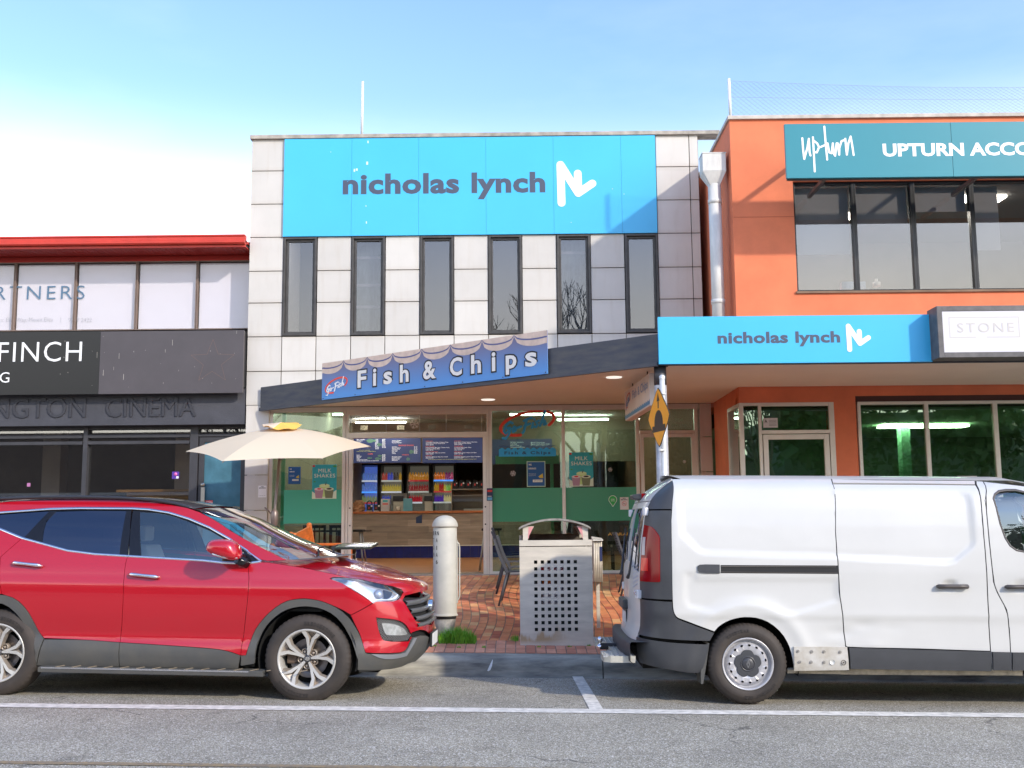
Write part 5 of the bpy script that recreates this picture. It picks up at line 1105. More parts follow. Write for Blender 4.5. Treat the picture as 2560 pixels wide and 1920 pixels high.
# perforated front: a sheet with real square holes
hx = [PX(1040+x/2.9625, 1490, yb) for x in (889, 939, 988, 1036, 1085, 1134, 1184)]; hz = [PZ(1390, 1200+y/2.9625, yb) for y in np.linspace(607, 1106, 11)]
hs = 0.018; xsn = [bx0]+[v for x in hx for v in (x-hs, x+hs)]+[bx1]; zsn = [bzb+0.015]+[v for z in sorted(hz) for v in (z-hs, z+hs)]+[btop-0.06]
mb = MB()
for i in range(len(xsn)-1):
    for j in range(len(zsn)-1):
        if i % 2 == 1 and j % 2 == 1: 
            x0, x1, z0, z1 = xsn[i], xsn[i+1], zsn[j], zsn[j+1]
            mb.add([(x0, yb, z0), (x1, yb, z0), (x1, yb, z1), (x0, yb, z1), (x0, yb+0.004, z0), (x1, yb+0.004, z0), (x1, yb+0.004, z1), (x0, yb+0.004, z1)], [(0, 1, 5, 4), (1, 2, 6, 5), (2, 3, 7, 6), (3, 0, 4, 7)]); continue
        mb.add([(xsn[i], yb, zsn[j]), (xsn[i+1], yb, zsn[j]), (xsn[i+1], yb, zsn[j+1]), (xsn[i], yb, zsn[j+1])], [(0, 1, 2, 3)])
        mb.add([(xsn[i], yb+0.004, zsn[j]), (xsn[i+1], yb+0.004, zsn[j]), (xsn[i+1], yb+0.004, zsn[j+1]), (xsn[i], yb+0.004, zsn[j+1])], [(3, 2, 1, 0)])
mb.build('perforated_front', m_rust, bn_, recalc=False)
cs = MB(); cs.box(bx0-0.004, bx0, yb+0.0, yb+BD, bzb, btop-0.06); cs.box(bx1, bx1+0.004, yb+0.0, yb+BD, bzb, btop-0.06); cs.box(bx0, bx1, yb+BD-0.004, yb+BD, bzb, btop-0.06); cs.box(bx0, bx1, yb, yb+0.0045, bzb, bzb+0.0145)
cs.build('casing', m_ss, bn_)
rim = MB(); rim.box(bx0-0.006, bx1+0.006, yb-0.006, yb+0.012, btop-0.052, btop+0.012); rim.box(bx0-0.006, bx1+0.006, yb+BD-0.012, yb+BD+0.006, btop-0.052, btop+0.06); rim.box(bx0-0.006, bx0+0.012, yb+0.012, yb+BD-0.012, btop-0.052, btop+0.012); rim.box(bx1-0.012, bx1+0.006, yb+0.012, yb+BD-0.012, btop-0.052, btop+0.012)
rim.build('rim', m_ss, bn_, bevel=0.004)
ch_ = MB(); x0, x1 = bx0+0.05, bx1-0.05
ch_.hexa([(x0+0.14, yb+0.25, btop-0.25), (x1-0.14, yb+0.25, btop-0.25), (x1-0.14, yb+0.5, btop-0.25), (x0+0.14, yb+0.5, btop-0.25), (x0-0.03, yb+0.02, btop+0.005), (x1+0.03, yb+0.02, btop+0.005), (x1+0.03, yb+BD-0.02, btop+0.075), (x0-0.03, yb+BD-0.02, btop+0.075)])
ch_.f = ch_.f[:1]+ch_.f[2:]; ch_.sm = ch_.sm[:1]+ch_.sm[2:]
ch_.build('chute', M('dirty_steel_inside', (0.20, 0.17, 0.14), 0.4, 0.6, var=0.4, vs=8), bn_, recalc=False)
# inner wheelie bin with its printed panel
MB().box(bx0+0.05, bx1-0.05, yb+0.10, yb+BD-0.05, bzb+0.02, btop-0.10).build('inner_bin', M('dark_green_plastic', (0.012, 0.02, 0.014), 0.5), bn_)
yi = yb+0.0985
MB().box(hx[1]-0.03, hx[4]+0.04, yi-0.001, yi, hz[6]-0.03, hz[1]-0.045).build('label', M('bin_label_dark', (0.03, 0.018, 0.015), 0.5), bn_)
MB().box(hx[1]-0.03, hx[4]+0.04, yi-0.001, yi, hz[1]-0.044, hz[1]+0.035).build('label', m_rink, bn_)
lettering('rubbish', m_wht, bn_, (hx[1]+0.02, yi-0.0012, hz[1]-0.02), XR, ZU, w=hx[4]-hx[1], h=0.05, bold=0.02, ext=0.0005)
lettering('litter', m_wht, bn_, (hx[2]+0.02, yi-0.0012, hz[4]-0.02), XR, ZU, w=0.16, h=0.05, bold=0.02, ext=0.0005)
MB().lathe([(0, -0.001), (0.055, -0.001), (0.055, 0)], (hx[1]+0.05, yi-0.0012, hz[3]), 'Y', 18).build('label', M('label_orange', (0.75, 0.17, 0.02), 0.5), bn_)
MB().box(hx[1]+0.0, hx[3]+0.05, yi-0.0035, yi-0.0012, hz[6]-0.02, hz[5]+0.03).build('label', M('label_white', (0.6, 0.55, 0.55), 0.5), bn_)
# arched lid on four uprights
px0, px1 = PX(1297, 1310, yb), PX(1477, 1312, yb); az = PZ(1388, 1296, yb); ez = PZ(1390, 1319, yb)
mb = MB(); n = 20; vs = []
for y, dz1 in ((yb-0.01, 0.0), (yb+BD+0.01, 0.0)):
    for i in range(n+1):
        t = i/n; x = px0+(px1-px0)*t; z = ez+(az-ez)*math.sin(math.pi*t)**0.75
        vs += [(x, y, z), (x, y, z-0.022)]
N = 2*(n+1); fs = []
for i in range(n):
    a = 2*i; fs += [(a, a+2, a+2+N, a+N), (a+1, a+1+N, a+3+N, a+3), (a, a+1, a+3, a+2), (a+N, a+2+N, a+3+N, a+1+N)]
fs += [(0, N, N+1, 1), (2*n, 2*n+1, 2*n+1+N, 2*n+N)]
mb.add(vs, fs, False); lid = mb.build('lid', M('speckled_grey_lid', (0.33, 0.31, 0.27), 0.5, 0.3, var=0.5, vs=14), bn_)
for p in lid.data.polygons: p.use_smooth = abs(p.normal.z) > 0.6
m_pk = M('pink_sticker', (0.70, 0.30, 0.30), 0.5)
for s, xa in ((1, bx0+0.035), (-1, bx1-0.035)):
    for yy in (yb+0.03, yb+BD-0.05):
        u = MB(); zt = ez+0.012
        prof = [(0, 0), (0.055, 0), (0.062, 0.05), (0.085, 0.09), (0.125, zt-btop-0.008), (0, zt-btop-0.008)]
        u.prism(prof, lambda p: (xa+s*p[0], yy, btop+0.012+p[1]), lambda p: (xa+s*p[0], yy+0.02, btop+0.012+p[1])); u.build('upright', m_ss, bn_)
    u = MB(); prof = [(0.058, 0.02), (0.066, 0.02), (0.07, 0.05), (0.09, 0.085), (0.118, zt-btop-0.014), (0.066, zt-btop-0.014)]
    u.prism(prof, lambda p: (xa+s*p[0]-s*0.002, yb+0.0285, btop+0.012+p[1]), lambda p: (xa+s*p[0]-s*0.002, yb+0.0298, btop+0.012+p[1])); u.build('sticker', m_pk, bn_)
# butt bin, a fluted box behind the right side
ya = yb+0.9; ax0, ax1 = PX(1484, 1400, ya), PX(1506, 1400, ya); az0, az1 = PZ(1495, 1455, ya), PZ(1495, 1352, ya)
ab = thing('butt_bin', 'narrow fluted steel cigarette bin standing behind the right side of the litter bin', 'ashtray', ((ax0+ax1)/2, ya, fpz(ax0, ya)))
mb = MB(); k_ = 5
mb.box(ax0+0.002, ax1-0.002, ya+0.012, ya+0.22, az0, az1)
for i in range(k_):
    xa_ = ax0+(ax1-ax0)*(i+0.5)/k_; mb.lathe([(0.0, az0), (0.0105, az0), (0.0105, az1), (0.0, az1)], (xa_, ya+0.012, 0), 'Z', 10)
mb.build('fluted_body', m_ss, ab)
MB().hexa([(ax0-0.012, ya-0.03, az1), (ax1+0.012, ya-0.03, az1), (ax1+0.012, ya+0.24, az1), (ax0-0.012, ya+0.24, az1), (ax0-0.008, ya-0.02, az1+0.012), (ax1+0.012, ya-0.02, az1-0.0+0.012), (ax1+0.012, ya+0.23, az1+0.03), (ax0-0.008, ya+0.23, az1+0.05)]).build('sloped_cap', m_ss, ab)
MB().box((ax0+ax1)/2-0.02, (ax0+ax1)/2+0.02, ya+0.08, ya+0.12, fpz(ax0, ya)-0.02, az0).build('stem', m_ss, ab)
MB().box(ax1-0.03, ax1-0.001, ya-0.0015, ya+0.0012, az0+0.24, az0+0.41).build('label', M('butt_label', (0.02, 0.03, 0.10), 0.5), ab)

# ================================================================== market umbrella
uc = (PX(703, 1100, 15.4), 15.4)
um = thing('market_umbrella', 'cream six-sided parasol with an orange vent flap, tilted over the timber benches', 'umbrella', (uc[0], uc[1], fpz(*uc)))
def canvas():
    m = bpy.data.materials.new('cream_canvas'); m.use_nodes = True; n, l = m.node_tree.nodes, m.node_tree.links; b = n['Principled BSDF']
    b.inputs['Base Color'].default_value = (0.88, 0.77, 0.58, 1); b.inputs['Roughness'].default_value = 0.9
    tr = n.new('ShaderNodeBsdfTranslucent'); tr.inputs[0].default_value = (0.85, 0.60, 0.32, 1)
    mi = n.new('ShaderNodeMixShader'); mi.inputs[0].default_value = 0.3; l.new(b.outputs[0], mi.inputs[1]); l.new(tr.outputs[0], mi.inputs[2]); l.new(mi.outputs[0], n['Material Output'].inputs[0]); return m
m_can = canvas()
RU, th0 = 1.30, math.radians(188)
apx = np.array([PX(706, 1064, 15.35), 15.33, PZ(706, 1070, 15.35)])
def rim(a, R=RU): x, y = R*math.cos(a), R*math.sin(a); return np.array([uc[0]-0.02+x, 15.4+y, PZ(690, 1121, 15.3)+0.0+0.20*y])
vs = []; fs = []; NR, NS = 8, 12
for k in range(6):
    a0, a1 = th0+k*math.pi/3, th0+(k+1)*math.pi/3; t0, t1 = rim(a0), rim(a1)
    o = len(vs)
    for i in range(NR+1):
        r = 0.09+0.91*i/NR
        for j in range(NS+1):
            u = j/NS; e = t0*(1-u)+t1*u; p = apx+(e-apx)*r
            sag = 0.055*math.sin(math.pi*u)*r; up = -0.05*math.sin(math.pi*r)*-1
            c = np.array([uc[0], 15.4, p[2]]); inw = (c-p); inw[2] = 0
            p = p+inw*0.045*math.sin(math.pi*u)*r**2+np.array([0, 0, 0.05*math.sin(math.pi*r)+0.02*math.sin(math.pi*u)*r])
            vs.append(tuple(p))
    for i in range(NR):
        for j in range(NS): a = o+i*(NS+1)+j; fs.append((a, a+1, a+NS+2, a+NS+1))
cm = MB().add(vs, fs, True); can = cm.build('canopy', m_can, um, recalc=False)
# vent flap on top
vs = []; fs = []
for k in range(24):
    a = k/24*2*math.pi; rr_ = 0.27*(1+0.06*math.cos(6*a+0.5)); zz = 0.018*math.cos(6*a+0.4)+0.02*math.sin(2*a+0.4)
    vs += [tuple(apx+np.array([0.02*math.cos(a), 0.02*math.sin(a), 0.075])), tuple(apx+np.array([rr_*math.cos(a), rr_*math.sin(a), 0.022+zz+0.2*rr_*math.sin(a)]))]
for k in range(24): a = 2*k; b = 2*((k+1) % 24); fs.append((a, b, b+1, a+1))
def vent():
    m = m_can.copy(); m.name = 'orange_lined_canvas'; n, l = m.node_tree.nodes, m.node_tree.links
    return m
MB().add(vs, fs, True).build('vent_flap', [M('marigold_canvas', (0.85, 0.50, 0.10), 0.9)], um, recalc=False)
vp = MB(); vs2 = [tuple(np.array(v)+np.array((0, 0, 0.006))) for v in vs]; sel = [k for k in range(24) if 9 <= k <= 20]
vp.add(vs2, [(2*k, 2*((k+1) % 24), 2*((k+1) % 24)+1, 2*k+1) for k in range(8, 17)], True); vp.build('vent_flap', m_can, um, recalc=False)
m_rib = M('umbrella_metal', (0.22, 0.20, 0.19), 0.4, 0.6)
for k in range(6):
    ribs = MB()
    e = rim(th0+k*math.pi/3); pts = [apx+(e-apx)*t+np.array([0, 0, 0.05*math.sin(math.pi*t)-0.02]) for t in (0.02, .25, .5, .75, 1.0)]; ribs.tube([tuple(p) for p in pts], 0.007, 6)
    hub = apx+np.array((0, 0, -0.45)); ribs.build('rib', m_rib, um)
    MB().tube([tuple(hub), tuple(apx+(e-apx)*0.5+np.array((0, 0, 0.02)))], 0.006, 6).build('strut', m_rib, um)
m_pm = M('bronze_pole', (0.20, 0.165, 0.155), 0.4, 0.5)
pj = P(686, 1290, 15.33); pbase = np.array([pj[0]-0.03, 15.33, fpz(pj[0], 15.33)])
MB().tube([tuple(apx+np.array((0, 0, -0.02))), tuple(pj), tuple(pbase+np.array((0, 0, 0.04)))], 0.021, 14).build('pole', m_pm, um)
MB().lathe([(0.022, -0.16), (0.045, -0.12), (0.055, -0.02), (0.055, 0.05), (0.03, 0.09), (0.022, 0.10)], tuple(pj), 'Z', 16).tube([tuple(pj+np.array((-0.04, -0.03, 0.03))), tuple(pj+np.array((-0.10, -0.05, 0.10))), tuple(pj+np.array((-0.13, -0.05, 0.12)))], 0.011, 8).build('crank_box', m_pm, um)
MB().lathe([(0, 0), (0.27, 0), (0.27, 0.03), (0.05, 0.06), (0.05, 0.2), (0, 0.2)], tuple(pbase-np.array((0, 0, 0.02))), 'Z', 24).build('base', m_dark, um)

# ================================================================== timber benches running up the slope
m_tim = M('oiled_orange_timber', (0.52, 0.135, 0.022), 0.42, var=0.35, vs=5, stretch=(4, 1, 4), spec=0.4)
def bench(label, x, ya_, yb_):
    za, zb__ = fpz(x, ya_), fpz(x, yb_); t = thing('timber_bench', label, 'bench', (x, (ya_+yb_)/2, (za+zb__)/2), 'timber benches under the parasol')
    L = yb_-ya_; sl = (zb__-za)/L
    def q(dx, y, h): return (x+dx, ya_+y, za+sl*y+h)
    for y in (0.035, L-0.035):
        mb = MB(); mb.bar(q(-0.10, y, 0.95), q(0.0, y, 0.42), 0.06, 0.065, (0, 1, 0)); mb.bar(q(0.0, y, 0.42), q(0.02, y, 0), 0.06, 0.065, (0, 1, 0)); mb.lathe([(0, -0.03), (0.034, -0.03), (0.034, 0.03), (0, 0.03)], q(-0.10, y, 0.955), 'Y', 14); mb.build('back_leg', m_tim, t)
        MB().box(x+0.50, x+0.56, ya_+y-0.03, ya_+y+0.03, za+sl*y, za+sl*y+0.66).build('front_leg', m_tim, t)
        MB().bar(q(-0.06, y, 0.685), q(0.60, y, 0.685), 0.075, 0.035).build('armrest', m_tim, t, bevel=0.008)
    MB().bar(q(-0.095, 0.065, 0.88), q(-0.095, L-0.065, 0.88), 0.03, 0.12).build('top_rail', m_tim, t, bevel=0.006)
    MB().bar(q(-0.02, 0.065, 0.47), q(-0.02, L-0.065, 0.47), 0.03, 0.06).build('lower_rail', m_tim, t)
    ns = int((L-0.12)/0.085)
    for i in range(ns):
        y = 0.10+(L-0.20)*i/(ns-1); MB().bar(q(-0.087, y, 0.85), q(-0.022, y, 0.47), 0.05, 0.016, (0, 1, 0)).build('back_slat', m_tim, t)
    for i in range(5): MB().bar(q(0.04+i*0.108, 0.01, 0.43), q(0.04+i*0.108, L-0.01, 0.43), 0.09, 0.02).build('seat_slat', m_tim, t, bevel=0.004)
    for y in (0.04, L-0.04): MB().bar(q(0.0, y, 0.39), q(0.53, y, 0.39), 0.03, 0.06).build('seat_rail', m_tim, t)
bench('orange timber slatted bench behind the red car bonnet, the one farther up the slope', -2.87, 14.05, 15.35)
bench('orange timber slatted bench half hidden by the red car windscreen, the nearer of the two', -2.80, 12.72, 14.0)

# ================================================================== small cafe table
tb = thing('cafe_table', 'small square black cafe table with a printed card on top beside the shop door', 'table', (PX(877, 1437, 13.5), 13.5, fpz(-2, 13.5)))
zf_ = PZ(876, 1367.5, 13.2); zk_ = PZ(885, 1357, 13.8); xa, xb = PX(826, 1369, 13.2), PX(926, 1368, 13.2); xm = (xa+xb)/2
d0 = 0.055
mb = MB(); mb.hexa([(xa, 13.2, zf_-0.03), (xb, 13.2, zf_-0.03), (xb+0.02, 13.8, zk_-0.03), (xa+0.05, 13.8, zk_-0.03), (xa, 13.2, zf_), (xb, 13.2, zf_), (xb+0.02, 13.8, zk_), (xa+0.05, 13.8, zk_)]).build('table_top', M('worn_black_laminate', (0.035, 0.042, 0.036), 0.25, var=0.3), tb, bevel=0.006)
ctr = np.array([xm, 13.5, (zf_+zk_)/2]); gz_ = fpz(xm, 13.5)
MB().tube([(xm, 13.5, gz_+0.03), (xm, 13.5, ctr[2]-0.03)], 0.024, 12).build('column', M('chrome', (0.75, 0.73, 0.72), 0.12, 1.0), tb)
MB().lathe([(0, 0), (0.22, 0), (0.22, 0.012), (0.04, 0.03), (0, 0.03)], (xm, 13.5, gz_), 'Z', 24).build('foot', m_blk, tb)
cd = MB(); e0 = np.array([0.0, 0.6, zk_-zf_]); o0 = np.array([xm-0.08, 13.3, zf_+ (zk_-zf_)*0.166+0.001])
a_, b_, c3, d3 = o0, o0+np.array((0.28, 0, 0)), o0+np.array((0.31, 0, 0))+e0*0.4, o0+np.array((0.06, 0, 0))+e0*0.4
cd.hexa([tuple(v) for v in (a_, b_, c3, d3)]+[tuple(v+np.array((0, 0, 0.002))) for v in (a_, b_, c3, d3)]).build('printed_card', M('card_white', (0.72, 0.70, 0.74), 0.4, var=0.0), tb)

# ================================================================== stacking chairs with woven backs
m_ch = M('graphite_resin', (0.060, 0.062, 0.070), 0.5)
def chair(label, x, y, flip=1, first=None):
    z = fpz(x, y); t = thing('cafe_chair', label, 'chair', (x, y, z), 'grey resin cafe chairs')
    s = flip
    for yy in (-0.20, 0.20):
        MB().tube([(x-s*0.22, y+yy, z), (x-s*0.10, y+yy*0.93, z+0.44)], [0.014, 0.020], 8).build('leg', m_ch, t)
        MB().tube([(x+s*0.24, y+yy, z), (x+s*0.19, y+yy*0.95, z+0.43)], [0.014, 0.020], 8).build('leg', m_ch, t)
    MB().hexa([(x-s*0.14, y-0.21, z+0.425), (x+s*0.24, y-0.22, z+0.435), (x+s*0.24, y+0.22, z+0.435), (x-s*0.14, y+0.21, z+0.425), (x-s*0.14, y-0.21, z+0.445), (x+s*0.24, y-0.22, z+0.455), (x+s*0.24, y+0.22, z+0.455), (x-s*0.14, y+0.21, z+0.445)]).build('seat', m_ch, t, bevel=0.006)
    fr_ = MB(); top = []
    for yy in (-0.205, 0.205): fr_.bar((x-s*0.10, y+yy, z+0.42), (x-s*0.20, y+yy, z+0.62), 0.03, 0.035, (0, 1, 0)); fr_.bar((x-s*0.20, y+yy, z+0.62), (x-s*0.27, y+yy*0.97, z+0.84), 0.028, 0.03, (0, 1, 0))
    fr_.bar((x-s*0.272, y-0.215, z+0.845), (x-s*0.272, y+0.215, z+0.845), 0.03, 0.03); fr_.build('back_frame', m_ch, t)
    for k in range(9):
        h = 0.50+0.036*k; dx = 0.10+(h-0.42)*0.5 if h < 0.62 else 0.20+(h-0.62)*0.32
        MB().bar((x-s*dx, y-0.19, z+h), (x-s*dx, y+0.19, z+h), 0.008, 0.018).build('back_slat', m_ch, t, recalc=False)
xs0 = PX(1285, 1430, 14.55)
chair('front grey resin chair with woven back left of the litter bin', xs0+0.02, 14.45)
chair('grey resin chair just behind the front one, left of the bin', xs0+0.05, 14.85)
chair('third grey resin chair back, nearer the window left of the bin', xs0-0.03, 15.35)
chair('fourth grey resin chair, closest to the window left of the bin', xs0-0.04, 15.8)
chair('grey resin chair glimpsed between the litter bin and the van', PX(1588, 1430, 15.2), 15.2)

# ================================================================== fish shop interior
CY = 26.2
ct = thing('shop_counter', 'long serving counter faced with grey-brown boards under an orange top inside the fish shop', 'counter', (PX(1045, 1385, CY), CY, 0.708))
zc0, zc1, zc2 = PZ(1045, 1363, CY), PZ(1045, 1283, CY), PZ(1045, 1277.5, CY)
cx0, cx1 = -4.2, PX(1216, 1300, CY)+1.6
m_pl = [M('aged_board_%d' % i, c, 0.55, var=0.35, vs=2.2, stretch=(0.6, 1, 5)) for i, c in enumerate(((0.30, 0.235, 0.18), (0.36, 0.29, 0.225), (0.25, 0.20, 0.155)))]
rows = np.linspace(zc0, zc1-0.004, 6)
for j in range(5):
    x = cx0-(0.5*(j % 3))
    while x < cx1:
        a, b = max(x, cx0), min(x+1.5, cx1)
        if b > a+0.05: MB().box(a+0.001, b-0.001, CY, CY+0.03, rows[j]+0.001, rows[j+1]-0.001).build('board', m_pl[(j*2+int(x*3)) % 3], ct)
        x += 1.5
MB().box(cx0, cx1, CY+0.031, CY+0.8, 0.708, zc1-0.002).build('carcass', m_dinter, ct)
MB().box(cx0, cx1, CY-0.04, CY+0.85, zc1, zc2).build('top', M('orange_laminate', (0.42, 0.13, 0.04), 0.35), ct, bevel=0.004)
MB().box(cx0, cx1, CY-0.012, CY+0.03, zc0-0.022, zc0-0.001).build('trim', m_alu, ct)
mt = M('navy_tile', (0.012, 0.02, 0.16), 0.25, var=0.3, vs=6)
for i in range(34):
    a = cx0+i*0.2
    if a < cx1: MB().box(a+0.002, a+0.198, CY, CY+0.03, 0.708, zc0-0.023).build('tile', mt, ct)
e1 = thing('counter_flyer', 'small navy flyer stuck on the front boards of the counter', 'flyer', tuple(P(1046, 1300, CY)))
X0, X1, Z0, Z1 = PX(1040, 1300, CY), PX(1055, 1300, CY), PZ(1046, 1308, CY), PZ(1046, 1286, CY)
MB().plate([(X0, Z0), (X1, Z0), (X1, Z1), (X0, Z1-0.07)], CY-0.003, CY-0.0005).build('sheet', M('flyer_navy', (0.012, 0.03, 0.09), 0.5), e1)
# wall units and fridges
FYi = 28.6
m_fr = M('black_fridge', (0.02, 0.02, 0.022), 0.4); m_shelf = M('steel_shelf', (0.5, 0.5, 0.52), 0.35, 0.6)
fz0, fz1 = 0.71, PZ(950, 1163, FYi)
bot = {}
def bottle(kind, col, x, y, z, sc, lab, grp):
    t = (x, y, z)
    m = M('bottle_'+kind, col, 0.25, emit=col, es=0.28)  # faint glow in the bottle's own colour stands in for light falling on it
    o = MB().lathe([(0, 0), (0.033*sc, 0), (0.034*sc, 0.13*sc), (0.028*sc, 0.155*sc), (0.013*sc, 0.185*sc), (0.013*sc, 0.205*sc), (0, 0.205*sc)], (0, 0, 0), 'Z', 10)
    if kind not in bot:
        ob_ = o.build('bottle', m, None); bot[kind] = ob_
    else: ob_ = bot[kind].copy(); COL.objects.link(ob_)
    ob_.location = t; tag(ob_, lab, 'bottle', grp); return ob_
fx = [(888, 943), (952, 1004), (1019, 1072), (1083, 1134)]
cols = [[('water', (0.20, 0.35, 0.85)), ('water', (0.20, 0.35, 0.85)), ('lime', (0.35, 0.42, 0.18))], [('mixed', None), ('juice', (0.65, 0.50, 0.06)), ('bluepop', (0.05, 0.12, 0.75))], [('orangepop', (0.75, 0.33, 0.03)), ('cola', (0.40, 0.02, 0.03)), ('redpop', (0.55, 0.02, 0.04))], [('berry', None), ('mango', None), ('grape', None)]]
mixes = {'mixed': [('redb', (0.55, 0.03, 0.03)), ('blueb', (0.03, 0.08, 0.75)), ('darkb', (0.04, 0.03, 0.03)), ('gold', (0.75, 0.40, 0.02))], 'berry': [('tang', (0.85, 0.22, 0.02)), ('tang', (0.85, 0.22, 0.02)), ('plum', (0.35, 0.02, 0.20)), ('pink', (0.7, 0.03, 0.20))], 'mango': [('gold', (0.75, 0.40, 0.02)), ('redb', (0.55, 0.03, 0.03)), ('yell', (0.75, 0.60, 0.04)), ('green', (0.25, 0.6, 0.10)), ('tang', (0.85, 0.22, 0.02))], 'grape': [('viol', (0.14, 0.05, 0.5)), ('viol', (0.14, 0.05, 0.5)), ('pale', (0.7, 0.62, 0.3)), ('pale', (0.7, 0.62, 0.3))]}
fn_ = ('leftmost', 'second', 'third', 'rightmost')
what = (('blue-capped water bottle', 'blue water bottle', 'pale lime drink bottle'), ('mixed soft drink bottle', 'yellow juice bottle', 'deep blue drink bottle'), ('orange soft drink bottle', 'dark red cola bottle', 'red soft drink bottle'), ('berry drink bottle', 'coloured juice bottle', 'violet or pale drink bottle'))
wts = ('top', 'middle', 'lower')
for k, (a, b) in enumerate(fx):
    X0, X1 = PX(a, 1230, FYi), PX(b, 1230, FYi)
    t = thing('drinks_fridge', 'lit glass-door drinks fridge behind the counter, %s of the four' % fn_[k], 'fridge', ((X0+X1)/2, FYi+0.3, 0.67), 'drinks fridges behind the counter')
    c = MB(); c.box(X0-0.05, X0, FYi, FYi+0.6, fz0, fz1+0.06); c.box(X1, X1+0.05, FYi, FYi+0.6, fz0, fz1+0.06); c.box(X0, X1, FYi, FYi+0.6, fz1, fz1+0.06); c.box(X0, X1, FYi+0.56, FYi+0.6, fz0, fz1); c.box(X0, X1, FYi, FYi+0.56, fz0, fz0+0.15); c.build('cabinet', m_fr, t)
    MB().box(X0+0.01, X1-0.01, FYi+0.545, FYi+0.555, fz0+0.16, fz1-0.01).build('lit_back', M('fridge_glow_%d' % (k > 0), (0.16, 0.16, 0.16), 0.6, emit=((0.05, 0.09, 0.35), (0.06, 0.055, 0.045))[k > 0], es=1.0), t)
    ys = (1200, 1228, 1255, 1275)
    for i, yy in enumerate(ys[:3]):
        zs_ = PZ(950, yy+1.5, FYi)
        MB().box(X0+0.005, X1-0.005, FYi+0.04, FYi+0.5, zs_-0.025, zs_-0.006).build('shelf', m_shelf, t)
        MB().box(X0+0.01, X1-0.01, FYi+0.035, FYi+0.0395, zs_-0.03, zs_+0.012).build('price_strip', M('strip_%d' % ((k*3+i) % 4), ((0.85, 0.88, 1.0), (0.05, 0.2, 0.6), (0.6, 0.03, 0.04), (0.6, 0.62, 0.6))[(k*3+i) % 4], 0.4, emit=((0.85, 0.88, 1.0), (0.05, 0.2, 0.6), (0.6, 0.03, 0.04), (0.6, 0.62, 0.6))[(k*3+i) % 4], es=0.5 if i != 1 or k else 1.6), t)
        kd, cc_ = cols[k][i]; nb = 7 if i == 0 else 8
        for j in range(nb):
            x = X0+0.05+(X1-X0-0.10)*j/(nb-1)
            if cc_ is None: mx__ = mixes[kd]; kk_, c2_ = mx__[j*len(mx__)//nb]
            else: kk_, c2_ = kd, cc_
            bottle(kk_, c2_, x, FYi+0.12, zs_-0.005, 0.95 if i else 1.08, '%s %s on the %s shelf, %s fridge' % (('first', 'second', 'third', 'fourth', 'fifth', 'sixth', 'seventh', 'eighth')[j], what[k][i], wts[i], fn_[k]), 'bottles on the %s shelf of the %s fridge' % (wts[i], fn_[k]))
    MB().box(X0, X1, FYi-0.012, FYi-0.008, fz0+0.1, fz1).build('door_glass', g_clear, t)
# menu boards
MY = 25.9
m_mb = M('menu_navy', (0.010, 0.024, 0.105), 0.4, var=0.4, vs=1.2, emit=(0.010, 0.024, 0.105), es=0.25); m_mt = M('menu_text', (0.75, 0.76, 0.78), 0.6, emit=(0.75, 0.76, 0.78), es=0.25); m_mr = M('menu_red', (0.65, 0.10, 0.04), 0.6, emit=(0.65, 0.10, 0.04), es=0.25); m_my = M('menu_yellow', (0.60, 0.60, 0.08), 0.6, emit=(0.6, 0.6, 0.08), es=0.25)  # board and print emit their own colours, in place of room light
def menu(label, x0, x1, y0, y1):
    t, r = flatprint('menu_board', label, 'menu board', x0, x1, y0, y1, MY, m_mb); return t, r
zm = lambda y: PZ(1000, y, MY)
t1, r1 = menu('left dark blue menu board listing fish, chips and seafood snacks above the counter', 878, 1052, 1081, 1157)
t2, r2 = menu('right dark blue menu board listing packs above the counter', 1056, 1206, 1081, 1157)
t3, r3 = menu('third dark blue menu board seen through the window right of the door', 1226, 1380, 1098, 1160)
def blk(t, s, px, py0, py1, px1, m, line=1.0):
    lettering(s, m, t, (PX(px, py1, MY), MY-0.003, PZ(px, py1, MY)), XR, ZU, w=PX(px1, py1, MY)-PX(px, py1, MY), h=PZ(px, py0, MY)-PZ(px, py1, MY), ext=0.0, bold=0.012, line=line)
fx4 = lambda x: 870+x/8.295; fy4 = lambda y: 1100+y/8.295
blk(t1, 'Blue Grenadier\nBarramundi\nSnapper\nDory\nWhiting\nFlounder\nKing George Whiting\nEel', fx4(178), fy4(-20), fy4(173), fx4(413), m_mt)
blk(t1, '$8.50\n$9.50\n$8.50\n$8.50\n$8.50\n$9.00\n$13.00\n$10.00', fx4(563), fy4(-20), fy4(193), fx4(637), m_mt); blk(t1, '$8.50\n$9.50\n$8.50\n$8.50\n$8.50\n$9.00\n$13.00', fx4(708), fy4(-20), fy4(165), fx4(787), m_mt)
blk(t1, 'served fried with a wedge of lemon', fx4(230), fy4(208), fy4(222), fx4(450), m_my); blk(t1, 'all fish comes with a wedge of lemon', fx4(178), fy4(232), fy4(246), fx4(577), m_my)
blk(t1, 'CHIPS', fx4(412), fy4(280), fy4(303), fx4(512), m_mr)
blk(t1, 'Junior\nMinimum\nMedium\nLarge\nSweet Potato Chips\nWedges with Sour Cream & Sweet Chilli', fx4(178), fy4(303), fy4(446), fx4(637), m_mt); blk(t1, '$4.00\n$5.00\n$7.00\n$9.00\n$8.00\n$9.50', fx4(708), fy4(298), fy4(443), fx4(772), m_mt)
blk(t1, 'Chicken Nuggets\nOnion Rings\nPopcorn Chicken', fx4(912), fy4(5), fy4(70), fx4(1108), m_mt); blk(t1, 'SEAFOOD SNACKS', fx4(1048), fy4(100), fy4(125), fx4(1362), m_mr)
